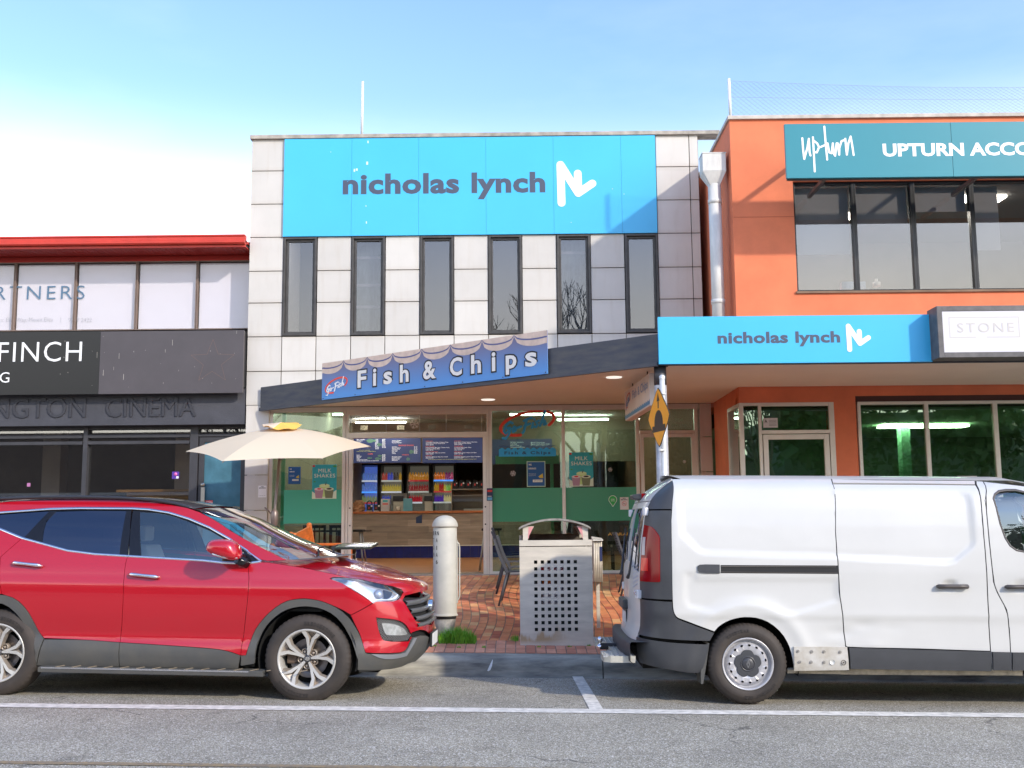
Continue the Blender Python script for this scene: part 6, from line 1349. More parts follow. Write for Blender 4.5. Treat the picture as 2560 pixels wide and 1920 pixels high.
blk(t1, 'Fish Bites\nMussel in Batter\nCalamari Ring\nCrab Stick\nFish Cake\nPrawn\nScallop', fx4(912), fy4(135), fy4(292), fx4(1095), m_mt); blk(t1, '$1.50\n$1.50\n$1.50\n$2.00\n$2.00\n$2.50\n$3.00', fx4(1370), fy4(132), fy4(288), fx4(1436), m_mt)
blk(t1, 'SWEETS', fx4(1122), fy4(298), fy4(318), fx4(1260), m_mr); blk(t1, 'Pineapple Fritter\nBanana Fritter\nBattered Bar\nMilkshake', fx4(912), fy4(340), fy4(430), fx4(1117), m_mt)
gx5 = lambda x: 1060+x/8.295
for s, x, y0, y1, x1 in (('2 Fried Blue Grenadier, 4 Calamari Rings\nJunior Chips, 2 Tubs Tartare Sauce\nONLY $27.50', 35, 40, 113, 503), ('2 Fried Whiting, Min Chips, 2 Potato Cakes,\n2 Dim Sims, 2 Crab Sticks\nONLY $27.50', 35, 150, 222, 530), ('Fried Flake, Min Chips, Can of drink\nONLY $15.50', 35, 258, 303, 443), ('Fried Dory, Minimum Chips, Can of drink\nONLY $15.50', 35, 342, 388, 498), ('Junior Flake, 2 Potato Cakes, 2 Dim Sims,\nJunior Chips and Can of Drink\nONLY $19.00', 625, 36, 108, 1105), ('6 Calamari Rings, Junior Chips\nTub Tartare Sauce\nONLY $15.00', 625, 147, 218, 978), ('3 Fish Bites, Junior Chips, Fruit Box\nONLY $11.00', 625, 256, 300, 1090), ('3 Chicken Nuggets, Junior Chips, Fruit Box\nONLY $11.00', 625, 340, 384, 1170)):
    blk(t2, s, gx5(x), fy4(y0), fy4(y1), gx5(x1), m_mt)
for s, x, y, x1 in (('SHARE PACK', 35, 16, 180), ('PACK FOR TWO', 35, 128, 215), ('CLASSIC FLAKE PACK', 35, 237, 290), ('DORY PACK', 35, 320, 170), ('LUNCH PACK', 625, 14, 775), ('CALAMARI PACK', 625, 122, 820), ('KIDS PACK 1', 625, 236, 790), ('KIDS PACK 2', 625, 316, 795)): blk(t2, s, gx5(x), fy4(y), fy4(y+16), gx5(x1), m_mr)
blk(t2, 'PLEASE ADVISE OUR FRIENDLY STAFF OF ANY DIETARY OR ALLERGY REQUIREMENTS YOU MAY HAVE', gx5(85), fy4(400), fy4(414), gx5(1085), m_my)
blk(t3, 'Beef pattie, cheese & sauce\nAussie Burger\nBeef pattie, bacon, egg\nlettuce, tomato & BBQ sauce', 1276, 1104, 1120, 1312, m_mt); blk(t3, 'Mexican Chicken Burger\nMexican chicken, lettuce, cheese\ntomato, lettuce & mayonnaise', 1327, 1105, 1116, 1374, m_mt); blk(t3, 'Chips and gravy\nDim Sim\nPotato Cake', 1276, 1148, 1158, 1300, m_mt)
fsh = MB()
def fish(mb, px, py, w, h):
    x, z = PX(px, py, MY), PZ(px, py, MY); s = w
    mb.prism([(x+s*0.5*math.cos(a), z+h*0.5*math.sin(a)) for a in np.linspace(0.35, 5.93, 12)]+[(x+s*0.75, z-h*0.45), (x+s*0.75, z+h*0.45)], lambda p: (p[0], MY-0.004, p[1]), lambda p: (p[0], MY-0.003, p[1]))
for px, py, w, h in ((fx4(437), fy4(375), .09, .05), (fx4(610), fy4(388), .12, .07), (fx4(655), fy4(328), .09, .05), (fx4(640), fy4(95), .10, .08), (fx4(460), fy4(15), .18, .10), (fx4(1310), fy4(245), .09, .10), (fx4(1240), fy4(395), .07, .08)): fish(fsh, px, py, w, h)
fsh.build('fish_print', M('menu_fish', (0.07, 0.17, 0.12), 0.6), t1)
MB().box(WX0+0.16, WX1-0.16, MY+0.02, MY+0.12, PZ(1000, 1157.5, MY), 4.02).build('bulkhead', M('bulkhead_wall', (0.20, 0.17, 0.12), 0.9), wb)
MB().box(-4.2, 2.8, MY+2.6, MY+2.66, fz1+0.08, 4.0).build('upper_wall', m_blk, wb)
# back of the fanlight: a beige cable tray with oval slots, hung behind the glass
tr = thing('cable_tray', 'beige slotted metal tray hung behind the fanlight above the shop door', 'cable tray', tuple(P(1045, 1068, 17.9)))
X0, X1, Z0, Z1 = PX(881, 1068, 17.9), PX(1212, 1068, 17.9), PZ(1045, 1079, 17.9), PZ(1045, 1057, 17.9)
m_tray = M('beige_metal', (0.50, 0.41, 0.30), 0.5)
slots = [PX(x, 1068, 17.9) for x in (910, 1001.5, 1081, 1172)]; sw = 0.062
mb = MB(); xsn = [X0]+[v for s in slots for v in (s-sw, s+sw)]+[X1]; zsn = [Z0, Z0+0.035, Z1-0.035, Z1]
for i in range(len(xsn)-1):
    for j in range(3):
        if i % 2 == 1 and j == 1: continue
        mb.box(xsn[i], xsn[i+1], 17.9, 17.91, zsn[j], zsn[j+1])
mb.build('tray', m_tray, tr)
for x in (878, 966, 1049, 1115.5, 1204):
    xx = PX(x, 1060, 17.88); b = MB(); b.box(xx-0.008, xx+0.008, 17.86, 17.88, Z0, 3.9); b.build('hanger', m_alu, tr)
# things on the counter
def oncounter(name, label, cat, x0, x1, ytop, col, y=CY+0.15, d=0.18, group=None, parts=None, rough=0.5):
    X0, X1 = PX(x0, 1270, y), PX(x1, 1270, y); Z1 = PZ((x0+x1)/2, ytop, y)
    t = thing(name, label, cat, ((X0+X1)/2, y, zc2), group); MB().box(X0, X1, y, y+d, zc2, Z1).build('body', M('tone_'+name+'_%d' % int(x0), col, rough), t, bevel=0.004); return t, X0, X1, Z1, y
g5 = lambda x: 870+x/8.295
bagp = thing('paper_bag', 'crumpled tan paper bag at the left end of the shop counter', 'bag', (PX(896, 1277, CY+0.2), CY+0.2, zc2))
bb = MB(); cxg, czg = PX(896, 1265, CY+0.2), zc2
ringv = []
for i in range(7):
    for k in range(12):
        a = k/12*6.283; r_ = (0.12, 0.15, 0.16, 0.15, 0.12, 0.09, 0.02)[i]*(1+0.2*math.sin(3*a+i*1.7)); ringv.append((cxg+r_*math.cos(a), CY+0.25+r_*0.8*math.sin(a), czg+(0, .06, .12, .18, .23, .27, .28)[i]))
bb.add(ringv, [(i*12+k, i*12+(k+1) % 12, (i+1)*12+(k+1) % 12, (i+1)*12+k) for i in range(6) for k in range(12)], False).build('bag', M('kraft_tan', (0.42, 0.22, 0.11), 0.85), bagp)
for (x0, x1, lb_) in ((382, 495, 'black drinks carrier on the counter beside the paper bag'), (530, 650, 'black drinks carrier next to the white flyer stand')):
    t, X0, X1, Z1, y = oncounter('drinks_carrier', lb_, 'bottle carrier', g5(x0), g5(x1), 1262, (0.012, 0.011, 0.012), group='black drinks carriers')
    MB().lathe([(0.05, -0.01), (0.075, -0.01), (0.075, 0.01), (0.05, 0.01), (0.05, -0.01)], ((X0+X1)/2, y+0.05, Z1+0.03), 'Y', 16).build('handle', m_blk, t)
    MB().lathe([(0, -0.002), (0.022, -0.002), (0.022, 0)], ((X0+X1)/2+0.06, y-0.001, Z1-0.03), 'Y', 12).build('badge', m_wht, t); lettering('8', m_rink, t, ((X0+X1)/2-0.02, y-0.001, Z1-0.10), XR, ZU, h=0.05)
    mb = MB(); [mb.box(X0+0.01+i*0.026, X0+0.024+i*0.026, y-0.002, y-0.0005, zc2+0.004, zc2+0.018) for i in range(5)]; mb.build('stripe', m_wht, t)
t, X0, X1, Z1, y = oncounter('flyer_stand', 'white flyer stand with red print on the counter', 'stand', g5(680), g5(865), 1247, (0.50, 0.48, 0.47)); MB().box(X0+0.05, X1-0.05, y-0.002, y-0.0005, Z1-0.08, Z1-0.03).build('print', m_ptq, t); MB().box(X0+0.04, X1-0.04, y-0.002, y-0.0005, Z1-0.14, Z1-0.11).build('print', m_rink, t)
for x0, x1, lb_ in ((885, 1225, 'grey computer monitor seen from behind at the left of the counter'), (1540, 1750, 'grey computer monitor seen from behind near the sneeze guard')):
    X0, X1 = PX(g5(x0), 1250, CY+0.6), PX(g5(x1), 1250, CY+0.6); t = thing('monitor', lb_, 'monitor', ((X0+X1)/2, CY+0.6, zc2)); Z1 = PZ(1000, 1233, CY+0.6); MB().box(X0, X1, CY+0.6, CY+0.62, Z1-0.28, Z1).build('screen_back', M('monitor_grey', (0.20, 0.19, 0.17), 0.5), t, bevel=0.005); MB().box((X0+X1)/2-0.03, (X0+X1)/2+0.03, CY+0.61, CY+0.64, zc2, Z1-0.1).build('stand', m_blk, t)
for x0, x1, lb_ in ((940, 1150, 'cream till base with a black receipt printer on the counter'), (1590, 1750, 'cream till with a small dark screen on the counter')):
    t, X0, X1, Z1, y = oncounter('till', lb_, 'till', g5(x0), g5(x1), 1253, (0.42, 0.41, 0.33)); MB().box(X0-0.01, X1+0.01, y-0.03, y+0.2, Z1+0.001, Z1+0.13).build('printer', M('printer_black', (0.012, 0.013, 0.02), 0.3), t, bevel=0.01)
t, X0, X1, Z1, y = oncounter('turquoise_card', 'turquoise display card with cup pictures on the counter between the tills', 'display card', g5(1145), g5(1335), 1246, (0.10, 0.30, 0.36), y=CY+0.08, d=0.01)
t = thing('metal_cup', 'small shiny metal cup in front of the left till', 'cup', (PX(g5(1035), 1277, CY+0.05), CY+0.07, zc2)); MB().lathe([(0, 0), (0.045, 0), (0.05, 0.12), (0.046, 0.12), (0.04, 0.01), (0, 0.01)], (PX(g5(1035), 1277, CY+0.05), CY+0.07, zc2), 'Z', 16).build('cup', m_ss, t)
# heated glass cabinet at the right end
hcx0, hcx1 = PX(1128, 1270, CY+0.1), PX(1213, 1270, CY+0.1)+0.5
hc = thing('food_warmer', 'glass fronted food warmer cabinet at the right end of the counter', 'food warmer', ((hcx0+hcx1)/2, CY+0.4, zc2))
hz1 = PZ(1170, 1224, CY+0.1)
mb = MB(); mb.box(hcx0, hcx0+0.02, CY+0.1, CY+0.7, zc2, hz1); mb.box(hcx1-0.02, hcx1, CY+0.1, CY+0.7, zc2, hz1); mb.box(hcx0, hcx1, CY+0.1, CY+0.7, hz1, hz1+0.02); mb.box(hcx0+0.02, hcx1-0.02, CY+0.68, CY+0.7, zc2, hz1); mb.box(hcx0+0.02, hcx1-0.02, CY+0.1, CY+0.12, PZ(1170, 1239, CY+0.1), PZ(1170, 1237, CY+0.1)); mb.build('cabinet', M('warmer_metal', (0.24, 0.20, 0.16), 0.4, 0.5), hc)
MB().box(hcx0+0.02, hcx1-0.02, CY+0.11, CY+0.115, zc2, PZ(1170, 1239, CY+0.1)).build('glass', g_clear, hc); MB().box(hcx0+0.3, hcx1-0.1, CY+0.15, CY+0.4, zc2, zc2+0.05).build('tray', m_alu, hc)
for i in range(5):
    x = PX(g5(760)+190+i*17-30, 1215, CY+0.2); x = PX(1060+(640+140*i)/8.295, 1215, CY+0.2)
    t = thing('drinks_carrier', 'black drinks carrier on the food warmer, %s from the left' % ('first', 'second', 'third', 'fourth', 'fifth')[i], 'bottle carrier', (x, CY+0.2, hz1+0.02), 'black drinks carriers')
    MB().box(x-0.065, x+0.065, CY+0.2, CY+0.34, hz1+0.02, hz1+0.18).lathe([(0.03, -0.01), (0.055, -0.01), (0.055, 0.01), (0.03, 0.01), (0.03, -0.01)], (x, CY+0.25, hz1+0.19), 'Y', 14).build('carrier', m_blk, t); MB().lathe([(0, -0.002), (0.018, -0.002), (0.018, 0)], (x+0.045, CY+0.199, hz1+0.16), 'Y', 12).build('badge', m_wht, t); MB().box(x-0.02, x+0.01, CY+0.1975, CY+0.1995, hz1+0.10, hz1+0.15).build('badge', m_rink, t)
# bar table and stool inside the door, dining chairs behind the windows
def dstool(label, x, y):
    t = thing('bar_stool', label, 'stool', (x, y, 0.708)); MB().box(x-0.17, x+0.17, y-0.17, y+0.17, 1.38, 1.42).build('seat', m_blk, t, bevel=0.01)
    for sx_ in (-1, 1):
        for sy_ in (-1, 1): MB().tube([(x+sx_*0.12, y+sy_*0.12, 1.38), (x+sx_*0.21, y+sy_*0.21, 0.708)], 0.013, 6).build('leg', M('dull_steel', (0.40, 0.40, 0.40), 0.4, 0.7), t)
dstool('grey metal bar stool just inside the left edge of the shop door', PX(884, 1375, 18.6), 18.6)
dstool('grey metal bar stool just inside the right edge of the shop door', PX(1212, 1375, 18.8)+0.12, 18.8)
m_dt = M('dark_timber', (0.05, 0.03, 0.02), 0.5)
for (x, y, lb_) in ((-3.0, 18.4, 'dark dining chair inside behind the left shop window'), (-3.5, 18.7, 'dark dining chair farther left behind the left shop window'), (1.05, 18.3, 'dark dining chair inside behind the window right of the litter bin'), (1.75, 18.6, 'dark dining chair inside behind the window beside the van')):
    t = thing('dining_chair', lb_, 'chair', (x, y, 0.708), 'dark dining chairs inside the shop')
    MB().box(x-0.2, x+0.2, y-0.2, y+0.2, 1.08, 1.12).build('seat', m_dt, t)
    for a in (-1, 1):
        for b in (-1, 1): MB().box(x+a*0.18-0.015, x+a*0.18+0.015, y+b*0.18-0.015, y+b*0.18+0.015, 0.708, 1.08 if b > 0 else 1.5).build('leg', m_dt, t)
    for k in range(5): MB().box(x-0.165+k*0.08, x-0.145+k*0.08, y-0.19, y-0.175, 1.12, 1.45).build('back_slat', m_dt, t)
    MB().box(x-0.165, x+0.165, y-0.192, y-0.17, 1.45, 1.5).build('top_rail', m_dt, t)
dt = thing('dining_table', 'dark table inside behind the left shop window', 'table', (-3.2, 19.4, 0.708)); MB().box(-3.7, -2.7, 19.0, 19.8, 1.38, 1.41).build('top', m_dt, dt); MB().box(-3.25, -3.15, 19.35, 19.45, 0.708, 1.38).build('leg', m_dt, dt)
# objects on the office sill upstairs
def sillbox(name, label, cat, x0, x1, y0, y1, col, Y=OY+0.28, rd=False):
    X0, X1, Z0, Z1 = PX(x0, y1, Y), PX(x1, y1, Y), PZ(x0, y1, Y), PZ(x0, y0, Y); t = thing(name, label, cat, ((X0+X1)/2, Y, Z0)); m = M('tone_'+name, col, 0.5)
    if rd: MB().lathe([(0, 0), ((X1-X0)/2, 0), ((X1-X0)/2, (Z1-Z0)*0.55), ((X1-X0)*0.18, (Z1-Z0)*0.6), ((X1-X0)*0.18, Z1-Z0), (0, Z1-Z0)], ((X0+X1)/2, Y+0.08, Z0), 'Z', 16).build('body', m, t)
    else: MB().box(X0, X1, Y, Y+0.12, Z0, Z1).build('body', m, t, bevel=0.004)
sillbox('tissue_box', 'pale blue tissue box on the office window sill', 'box', 2106, 2134, 704, 722, (0.28, 0.42, 0.66)); sillbox('folder_box', 'light blue patterned box beside the window mullion upstairs', 'box', 2147, 2165, 704, 722, (0.40, 0.52, 0.70)); sillbox('dispenser', 'white pump bottle on the office window sill', 'bottle', 2187, 2206, 694, 714, (0.70, 0.70, 0.70), rd=True)
# ================================================================== vehicles
def smooth_table(pts, k=0.03):
    z = np.arange(0.0, 2.4, 0.004); v = np.interp(z, [p[0] for p in pts], [p[1] for p in pts])
    n = int(k/0.004)*2+1; w = np.hanning(n+2)[1:-1]; w /= w.sum(); vv = np.convolve(np.pad(v, n//2, 'edge'), w, 'valid'); return z, vv
class Body:
    def __init__(s, origin, yaw, pitch, wprof, fprof, s0, L, sg, taper, wk=0.03, q=0.7):
        s.wz = smooth_table(wprof, wk); s.fz = smooth_table(fprof, 0.06); s.s0 = s0; s.L = L; s.sg = sg; s.taper = taper; s.q = q
        R = Matrix.Rotation(yaw, 4, 'Z') @ Matrix.Rotation(pitch, 4, 'Y')
        s.Mx = Matrix.Translation(origin) @ R; s.A = np.array(s.Mx)[:3, :3]; s.o = np.array(s.Mx)[:3, 3]; s.rot = R.to_euler(); s.origin = origin
        s.disp = None
    def raw(s, S, Z):
        S = np.asarray(S, float); Z = np.asarray(Z, float)
        w = np.interp(Z, *s.wz); xf = np.interp(Z, *s.fz)
        th = np.clip((S-s.s0)/s.L, 0, 2)*math.pi/2
        x = np.where(S <= s.s0, S, s.s0+(xf-s.s0)*np.sin(th)); c = np.cos(th)
        y = -w*np.sign(c)*np.abs(c)**s.q*s.taper(np.where(S <= s.s0, S, s.s0), Z)
        return np.stack([x*s.sg, y, Z+0*x], -1)
    def nrm(s, S, Z):
        e = 0.004; a = s.raw(S+e, Z)-s.raw(S-e, Z); b = s.raw(S, Z+e)-s.raw(S, Z-e); n = np.cross(a, b)*s.sg
        return n/np.maximum(np.linalg.norm(n, axis=-1, keepdims=True), 1e-9)
    def M(s, S, Z, off=0.0):
        p = s.raw(S, Z); n = s.nrm(S, Z)
        d = off if s.disp is None else off+s.disp(S, Z)
        return p+n*(np.asarray(d)[..., None] if np.ndim(d) else d)
    def world(s, p): return np.asarray(p) @ s.A.T + s.o
    def inv(s, pts, far=False):
        """pixels of the survey photo -> (s, z) on the body"""
        pts = np.array(pts, float); S = np.zeros(len(pts)); Z = np.zeros(len(pts))
        for i, (px, py) in enumerate(pts):
            q = P(px, py, s.origin[1]-0.9); l = s.A.T @ (q-s.o); S[i] = l[0]*s.sg; Z[i] = min(max(l[2], 0.15), 2.0)
        S = np.minimum(S, s.s0+s.L*0.8)
        for it in range(40):
            f0 = proj(s.world(s.raw(S, Z)))-pts; e = 1e-4
            js = (proj(s.world(s.raw(S+e, Z)))-pts-f0)/e; jz = (proj(s.world(s.raw(S, Z+e)))-pts-f0)/e
            a = (js**2).sum(1)+60; b = (js*jz).sum(1); c = (jz**2).sum(1)+60; r1 = -(js*f0).sum(1); r2 = -(jz*f0).sum(1); D = a*c-b*b
            ds = np.clip((r1*c-r2*b)/D, -.15, .15); dz = np.clip((a*r2-b*r1)/D, -.15, .15)
            S = np.clip(S+ds, -6, s.s0+s.L*(1.0 if not far else 1.95)); Z = np.clip(Z+dz, 0.1, 2.1)
        return list(zip(S.tolist(), Z.tolist()))
    def plane(s, pts, yl):
        """pixels -> local points on the plane y = yl"""
        o = s.A.T @ (CAMP-s.o); out = []
        for px, py in pts:
            d = s.A.T @ (FWD+(px-1280)/FPX*RGT-(py-960)/FPX*UPV); t = (yl-o[1])/d[1]; out.append(tuple(o+d*t))
        return out
def densify(poly, res, closed=True):
    out = []; n = len(poly)
    for i in range(n if closed else n-1):
        a = np.array(poly[i]); b = np.array(poly[(i+1) % n]); k = max(1, int(np.linalg.norm(b-a)/res))
        for j in range(k): out.append(tuple(a+(b-a)*j/k))
    if not closed: out.append(tuple(poly[-1]))
    return out
def smoothpoly(poly, it=1, keep=0.7):
    """round the traced outline with corner cutting, but keep real corners"""
    for _ in range(it):
        n = len(poly); out = []
        for i in range(n):
            a, b, c = np.array(poly[i-1]), np.array(poly[i]), np.array(poly[(i+1) % n]); u, v = b-a, c-b
            ang = abs(math.atan2(u[0]*v[1]-u[1]*v[0], float(u@v)))
            if ang > keep or ang < 0.02: out.append(tuple(b))
            else: out += [tuple(b-u*0.25), tuple(b+v*0.25)]
        poly = out
    return poly
def shrink(poly, d):
    n = len(poly); P_ = np.array(poly); A2 = sum(P_[i][0]*P_[(i+1) % n][1]-P_[(i+1) % n][0]*P_[i][1] for i in range(n)); sg = 1 if A2 > 0 else -1; out = []
    for i in range(n):
        u = P_[i]-P_[i-1]; v = P_[(i+1) % n]-P_[i]; u = u/(np.linalg.norm(u)+1e-9); v = v/(np.linalg.norm(v)+1e-9)
        nu, nv = np.array([-u[1], u[0]])*sg, np.array([-v[1], v[0]])*sg; m = nu+nv; k = max(1+float(nu@nv), 0.35); out.append(tuple(P_[i]+m/k*d))
    return out
def inside(poly, X, Y):
    c = np.zeros(len(X), bool); n = len(poly); j = n-1
    for i in range(n):
        xi, yi = poly[i]; xj, yj = poly[j]
        if yi != yj: c ^= ((yi > Y) != (yj > Y)) & (X < (xj-xi)*(Y-yi)/(yj-yi)+xi)
        j = i
    return c
def segdist(poly, X, Y):
    d = np.full(len(X), 1e9); n = len(poly)
    for i in range(n):
        ax, ay = poly[i]; bx, by_ = poly[(i+1) % n]; vx, vy = bx-ax, by_-ay; L2 = vx*vx+vy*vy+1e-12
        t = np.clip(((X-ax)*vx+(Y-ay)*vy)/L2, 0, 1); d = np.minimum(d, np.hypot(X-ax-t*vx, Y-ay-t*vy))
    return d
def patch(body, poly, holes=(), res=0.045, off=0.0, thick=0.014, inset=0.0022, mirror=False, sm=1):
    if sm: poly = smoothpoly(poly, sm); holes = [smoothpoly(h, sm) for h in holes]
    if inset: poly = shrink(poly, inset); holes = [shrink(h, -inset) for h in holes]
    loops = [densify(poly, res)]+[densify(h, res) for h in holes]
    vs, es = [], []
    for lp in loops:
        o = len(vs); vs += lp; es += [(o+i, o+(i+1) % len(lp)) for i in range(len(lp))]
    a = np.array(loops[0]); x0, z0 = a.min(0); x1, z1 = a.max(0)
    gx_, gz_ = np.meshgrid(np.arange(x0+res/2, x1, res), np.arange(z0+res/2, z1, res)); X, Z = gx_.ravel(), gz_.ravel()
    k = inside(loops[0], X, Z)
    for h in loops[1:]: k &= ~inside(h, X, Z)
    X, Z = X[k], Z[k]
    if len(X):
        dd = np.min([segdist(lp, X, Z) for lp in loops], axis=0); X, Z = X[dd > res*0.45], Z[dd > res*0.45]
    vs += list(zip(X.tolist(), Z.tolist()))
    r = delaunay_2d_cdt([Vector(v) for v in vs], es, [], 0, 1e-6)
    V = np.array([(v.x, v.y) for v in r[0]]); F = np.array([f for f in r[2] if len(f) == 3])
    c = V[F].mean(1); k = inside(loops[0], c[:, 0], c[:, 1])
    for h in loops[1:]: k &= ~inside(h, c[:, 0], c[:, 1])
    F = F[k]; ta = V[F]; ar = np.abs((ta[:, 1, 0]-ta[:, 0, 0])*(ta[:, 2, 1]-ta[:, 0, 1])-(ta[:, 2, 0]-ta[:, 0, 0])*(ta[:, 1, 1]-ta[:, 0, 1]))/2; F = F[ar > 4e-6*(res/0.04)]
    p = body.M(V[:, 0], V[:, 1], off); n = body.nrm(V[:, 0], V[:, 1]); q = p-n*thick
    if mirror: p = p*np.array([1, -1, 1]); q = q*np.array([1, -1, 1])
    mb = MB(); mb.add(p, [tuple(f) for f in F.tolist()], True)
    if thick:
        cnt = {}
        for f in F.tolist():
            for i in range(3):
                e = (f[i], f[(i+1) % 3]); ke = (min(e), max(e)); cnt[ke] = None if ke in cnt else e
        for e in cnt.values():
            if e is not None: mb.add([p[e[0]], p[e[1]], q[e[1]], q[e[0]]], [(0, 1, 2, 3)], False)
    return mb
m_paint = M('red_car_paint', (0.45, 0.0045, 0.015), 0.24, 0.10, spec=0.5, coat=1.0)
m_clad = M('grey_plastic_cladding', (0.068, 0.070, 0.070), 0.55, var=0.25, vs=5, col2=(0.10, 0.095, 0.082), bump=0.05, bs=200)
m_chrome = M('bright_trim', (0.82, 0.82, 0.84), 0.12, 1.0)
m_rub = M('tyre_rubber', (0.030, 0.025, 0.022), 0.75, var=0.35, vs=6, col2=(0.055, 0.043, 0.035))
m_well = M('wheel_well_black', (0.006, 0.006, 0.006), 0.9)
m_alloy = M('machined_alloy', (0.56, 0.54, 0.50), 0.35, 0.35)
m_alloy2 = M('painted_alloy_side', (0.36, 0.34, 0.31), 0.4, 0.4, var=0.3, vs=9, col2=(0.34, 0.26, 0.19))
g_tint = glass('privacy_glass', (0.05, 0.05, 0.06), 2.2, 0.07, gcol=(0.75, 0.82, 1.0)); g_car = glass('car_glass', (0.86, 0.94, 0.93), 1.4, 0.13, gcol=(0.85, 0.97, 0.97)); g_lens = glass('lamp_lens', (0.92, 0.94, 0.96), 1.2, 0.05)
m_gloss = M('gloss_black_trim', (0.008, 0.008, 0.010), 0.12)
def tyre(mb, c, R, Ri, w, n=150):
    """c = centre of the outer face, axis along y, outer face towards -y"""
    prof = [(Ri-0.004, 0.012), (Ri+0.008, 0.0), (Ri+0.03, -0.006), ((R+Ri)/2, -0.012), (R-0.05, -0.006), (R-0.03, 0.002), (R-0.012, 0.014), (R-0.003, 0.03), (R, 0.05), (R, w/2), (R, w-0.05), (R-0.012, w-0.014), (R-0.05, w+0.004), (Ri+0.01, w), (Ri-0.004, w-0.01)]
    vs = []; L = len(prof)
    for k in range(n):
        a = 2*math.pi*k/n; g = 0.006 if k % 3 == 0 else 0.0
        for i, (r, h) in enumerate(prof):
            rr_ = r-(g if 6 <= i <= 8 else 0); vs.append((c[0]+rr_*math.cos(a), c[1]+h, c[2]+rr_*math.sin(a)))
    mb.add(vs, [(k*L+i, ((k+1) % n)*L+i, ((k+1) % n)*L+i+1, k*L+i+1) for k in range(n) for i in range(L-1)], True); return mb
def arc_text(s, par, c, r, a_mid, h, mat, y, da):
    for i, ch in enumerate(s):
        if ch == ' ': continue
        a = a_mid-(i-(len(s)-1)/2)*da; u = (math.cos(a), 0, math.sin(a)); rr_ = (math.sin(a), 0, -math.cos(a))
        o = (c[0]+r*u[0], y, c[2]+r*u[2]); lettering(ch, mat, par, o, rr_, u, w=h*0.62, h=h, bold=0.02, ext=0.0012, local=True, anchor='C')
m_tt = M('tyre_lettering', (0.022, 0.018, 0.016), 0.7)
def alloy_wheel(par, c, fl=1, text=True, name='wheel'):
    w = tyre(MB(), c, 0.368, 0.238, 0.225).build('wheel', m_rub, par, local=True); w.name = 'wheel'
    if fl < 0: pass
    x, y, z = c
    def ring(prof, m, nm, n=64): return MB().lathe(prof, (x, y, z), 'Y', n).build(nm, m, w, local=True)
    ring([(0.238, 0.012), (0.250, 0.0), (0.252, -0.004), (0.246, -0.008), (0.236, -0.004), (0.226, 0.02), (0.218, 0.09), (0.214, 0.18)], m_alloy, 'rim')
    ring([(0.214, 0.15), (0.10, 0.155), (0.0, 0.155)], m_well, 'rim_back'); ring([(0.165, 0.10), (0.165, 0.12), (0.06, 0.12), (0.06, 0.10), (0.165, 0.10)], M('brake_disc', (0.20, 0.18, 0.17), 0.4, 0.7), 'brake_disc')
    MB().box(x-0.19, x-0.10, y+0.085, y+0.14, z-0.05, z+0.09).build('caliper', M('rusty_caliper', (0.16, 0.11, 0.08), 0.6, 0.4), w, local=True, bevel=0.012)
    for k in range(5):
        am = math.radians(82+72*k)
        sp = MB(); sd = MB()
        for sgn in (-1, 1):
            cl_ = [(0.030, 3.0), (0.10, 5.2), (0.172, 8.0), (0.240, 17.0)]; wd = [0.013, 0.020, 0.028, 0.038]; yy = [0.036, 0.028, 0.014, 0.000]
            L_, R2 = [], []
            for (r, dg), wv_ in zip(cl_, wd):
                a = am+sgn*math.radians(dg); px_, pz_ = r*math.cos(a), r*math.sin(a); tx, tz = -math.sin(a), math.cos(a); L_.append((px_+tx*wv_/2, pz_+tz*wv_/2)); R2.append((px_-tx*wv_/2, pz_-tz*wv_/2))
            for i in range(3):
                f = [(x+L_[i][0], y+yy[i], z+L_[i][1]), (x+R2[i][0], y+yy[i], z+R2[i][1]), (x+R2[i+1][0], y+yy[i+1], z+R2[i+1][1]), (x+L_[i+1][0], y+yy[i+1], z+L_[i+1][1])]
                sp.add(f, [(0, 1, 2, 3)])
                g = []
                for (a2, b2, y2) in ((L_[i], R2[i], yy[i]), (L_[i+1], R2[i+1], yy[i+1])):
                    m2 = ((a2[0]+b2[0])/2, (a2[1]+b2[1])/2); ex = 1.9
                    g += [(x+m2[0]+(a2[0]-m2[0])*ex, y+y2+0.042, z+m2[1]+(a2[1]-m2[1])*ex), (x+m2[0]+(b2[0]-m2[0])*ex, y+y2+0.042, z+m2[1]+(b2[1]-m2[1])*ex)]
                sd.add([f[0], f[3], g[2], g[0]], [(0, 1, 2, 3)]); sd.add([f[1], f[2], g[3], g[1]], [(0, 1, 2, 3)])
            if sgn == 1: pass
        # web between the two arms near the rim
        wb2 = []
        for r, dg, yv in ((0.185, 6.5, 0.055), (0.185, -6.5, 0.055), (0.240, -15, 0.028), (0.240, 15, 0.028)):
            a = am+math.radians(dg); wb2.append((x+r*math.cos(a), y+yv, z+r*math.sin(a)))
        sd.add(wb2, [(0, 1, 2, 3)])
        s_ = sp.build('spoke', m_alloy, w, local=True, recalc=False); sd.build('spoke_side', m_alloy2, w, local=True, recalc=False)
        ab_ = math.radians(82+36+72*k); bx_, bz_ = x+0.062*math.cos(ab_), z+0.062*math.sin(ab_)
        MB().lathe([(0.0, 0.05), (0.009, 0.05), (0.011, 0.055), (0.012, 0.075), (0.022, 0.078), (0.024, 0.055), (0.029, 0.055), (0.030, 0.10)], (bx_, y, bz_), 'Y', 14).build('wheel_bolt', m_alloy2, w, local=True)
    ring([(0.0, 0.028), (0.024, 0.028), (0.028, 0.031), (0.031, 0.036), (0.031, 0.06)], M('cap_grey', (0.05, 0.05, 0.055), 0.35), 'centre_cap', 28)
    fnl = lambda a, b, h: (x+a, y+0.0275-h, z+b)
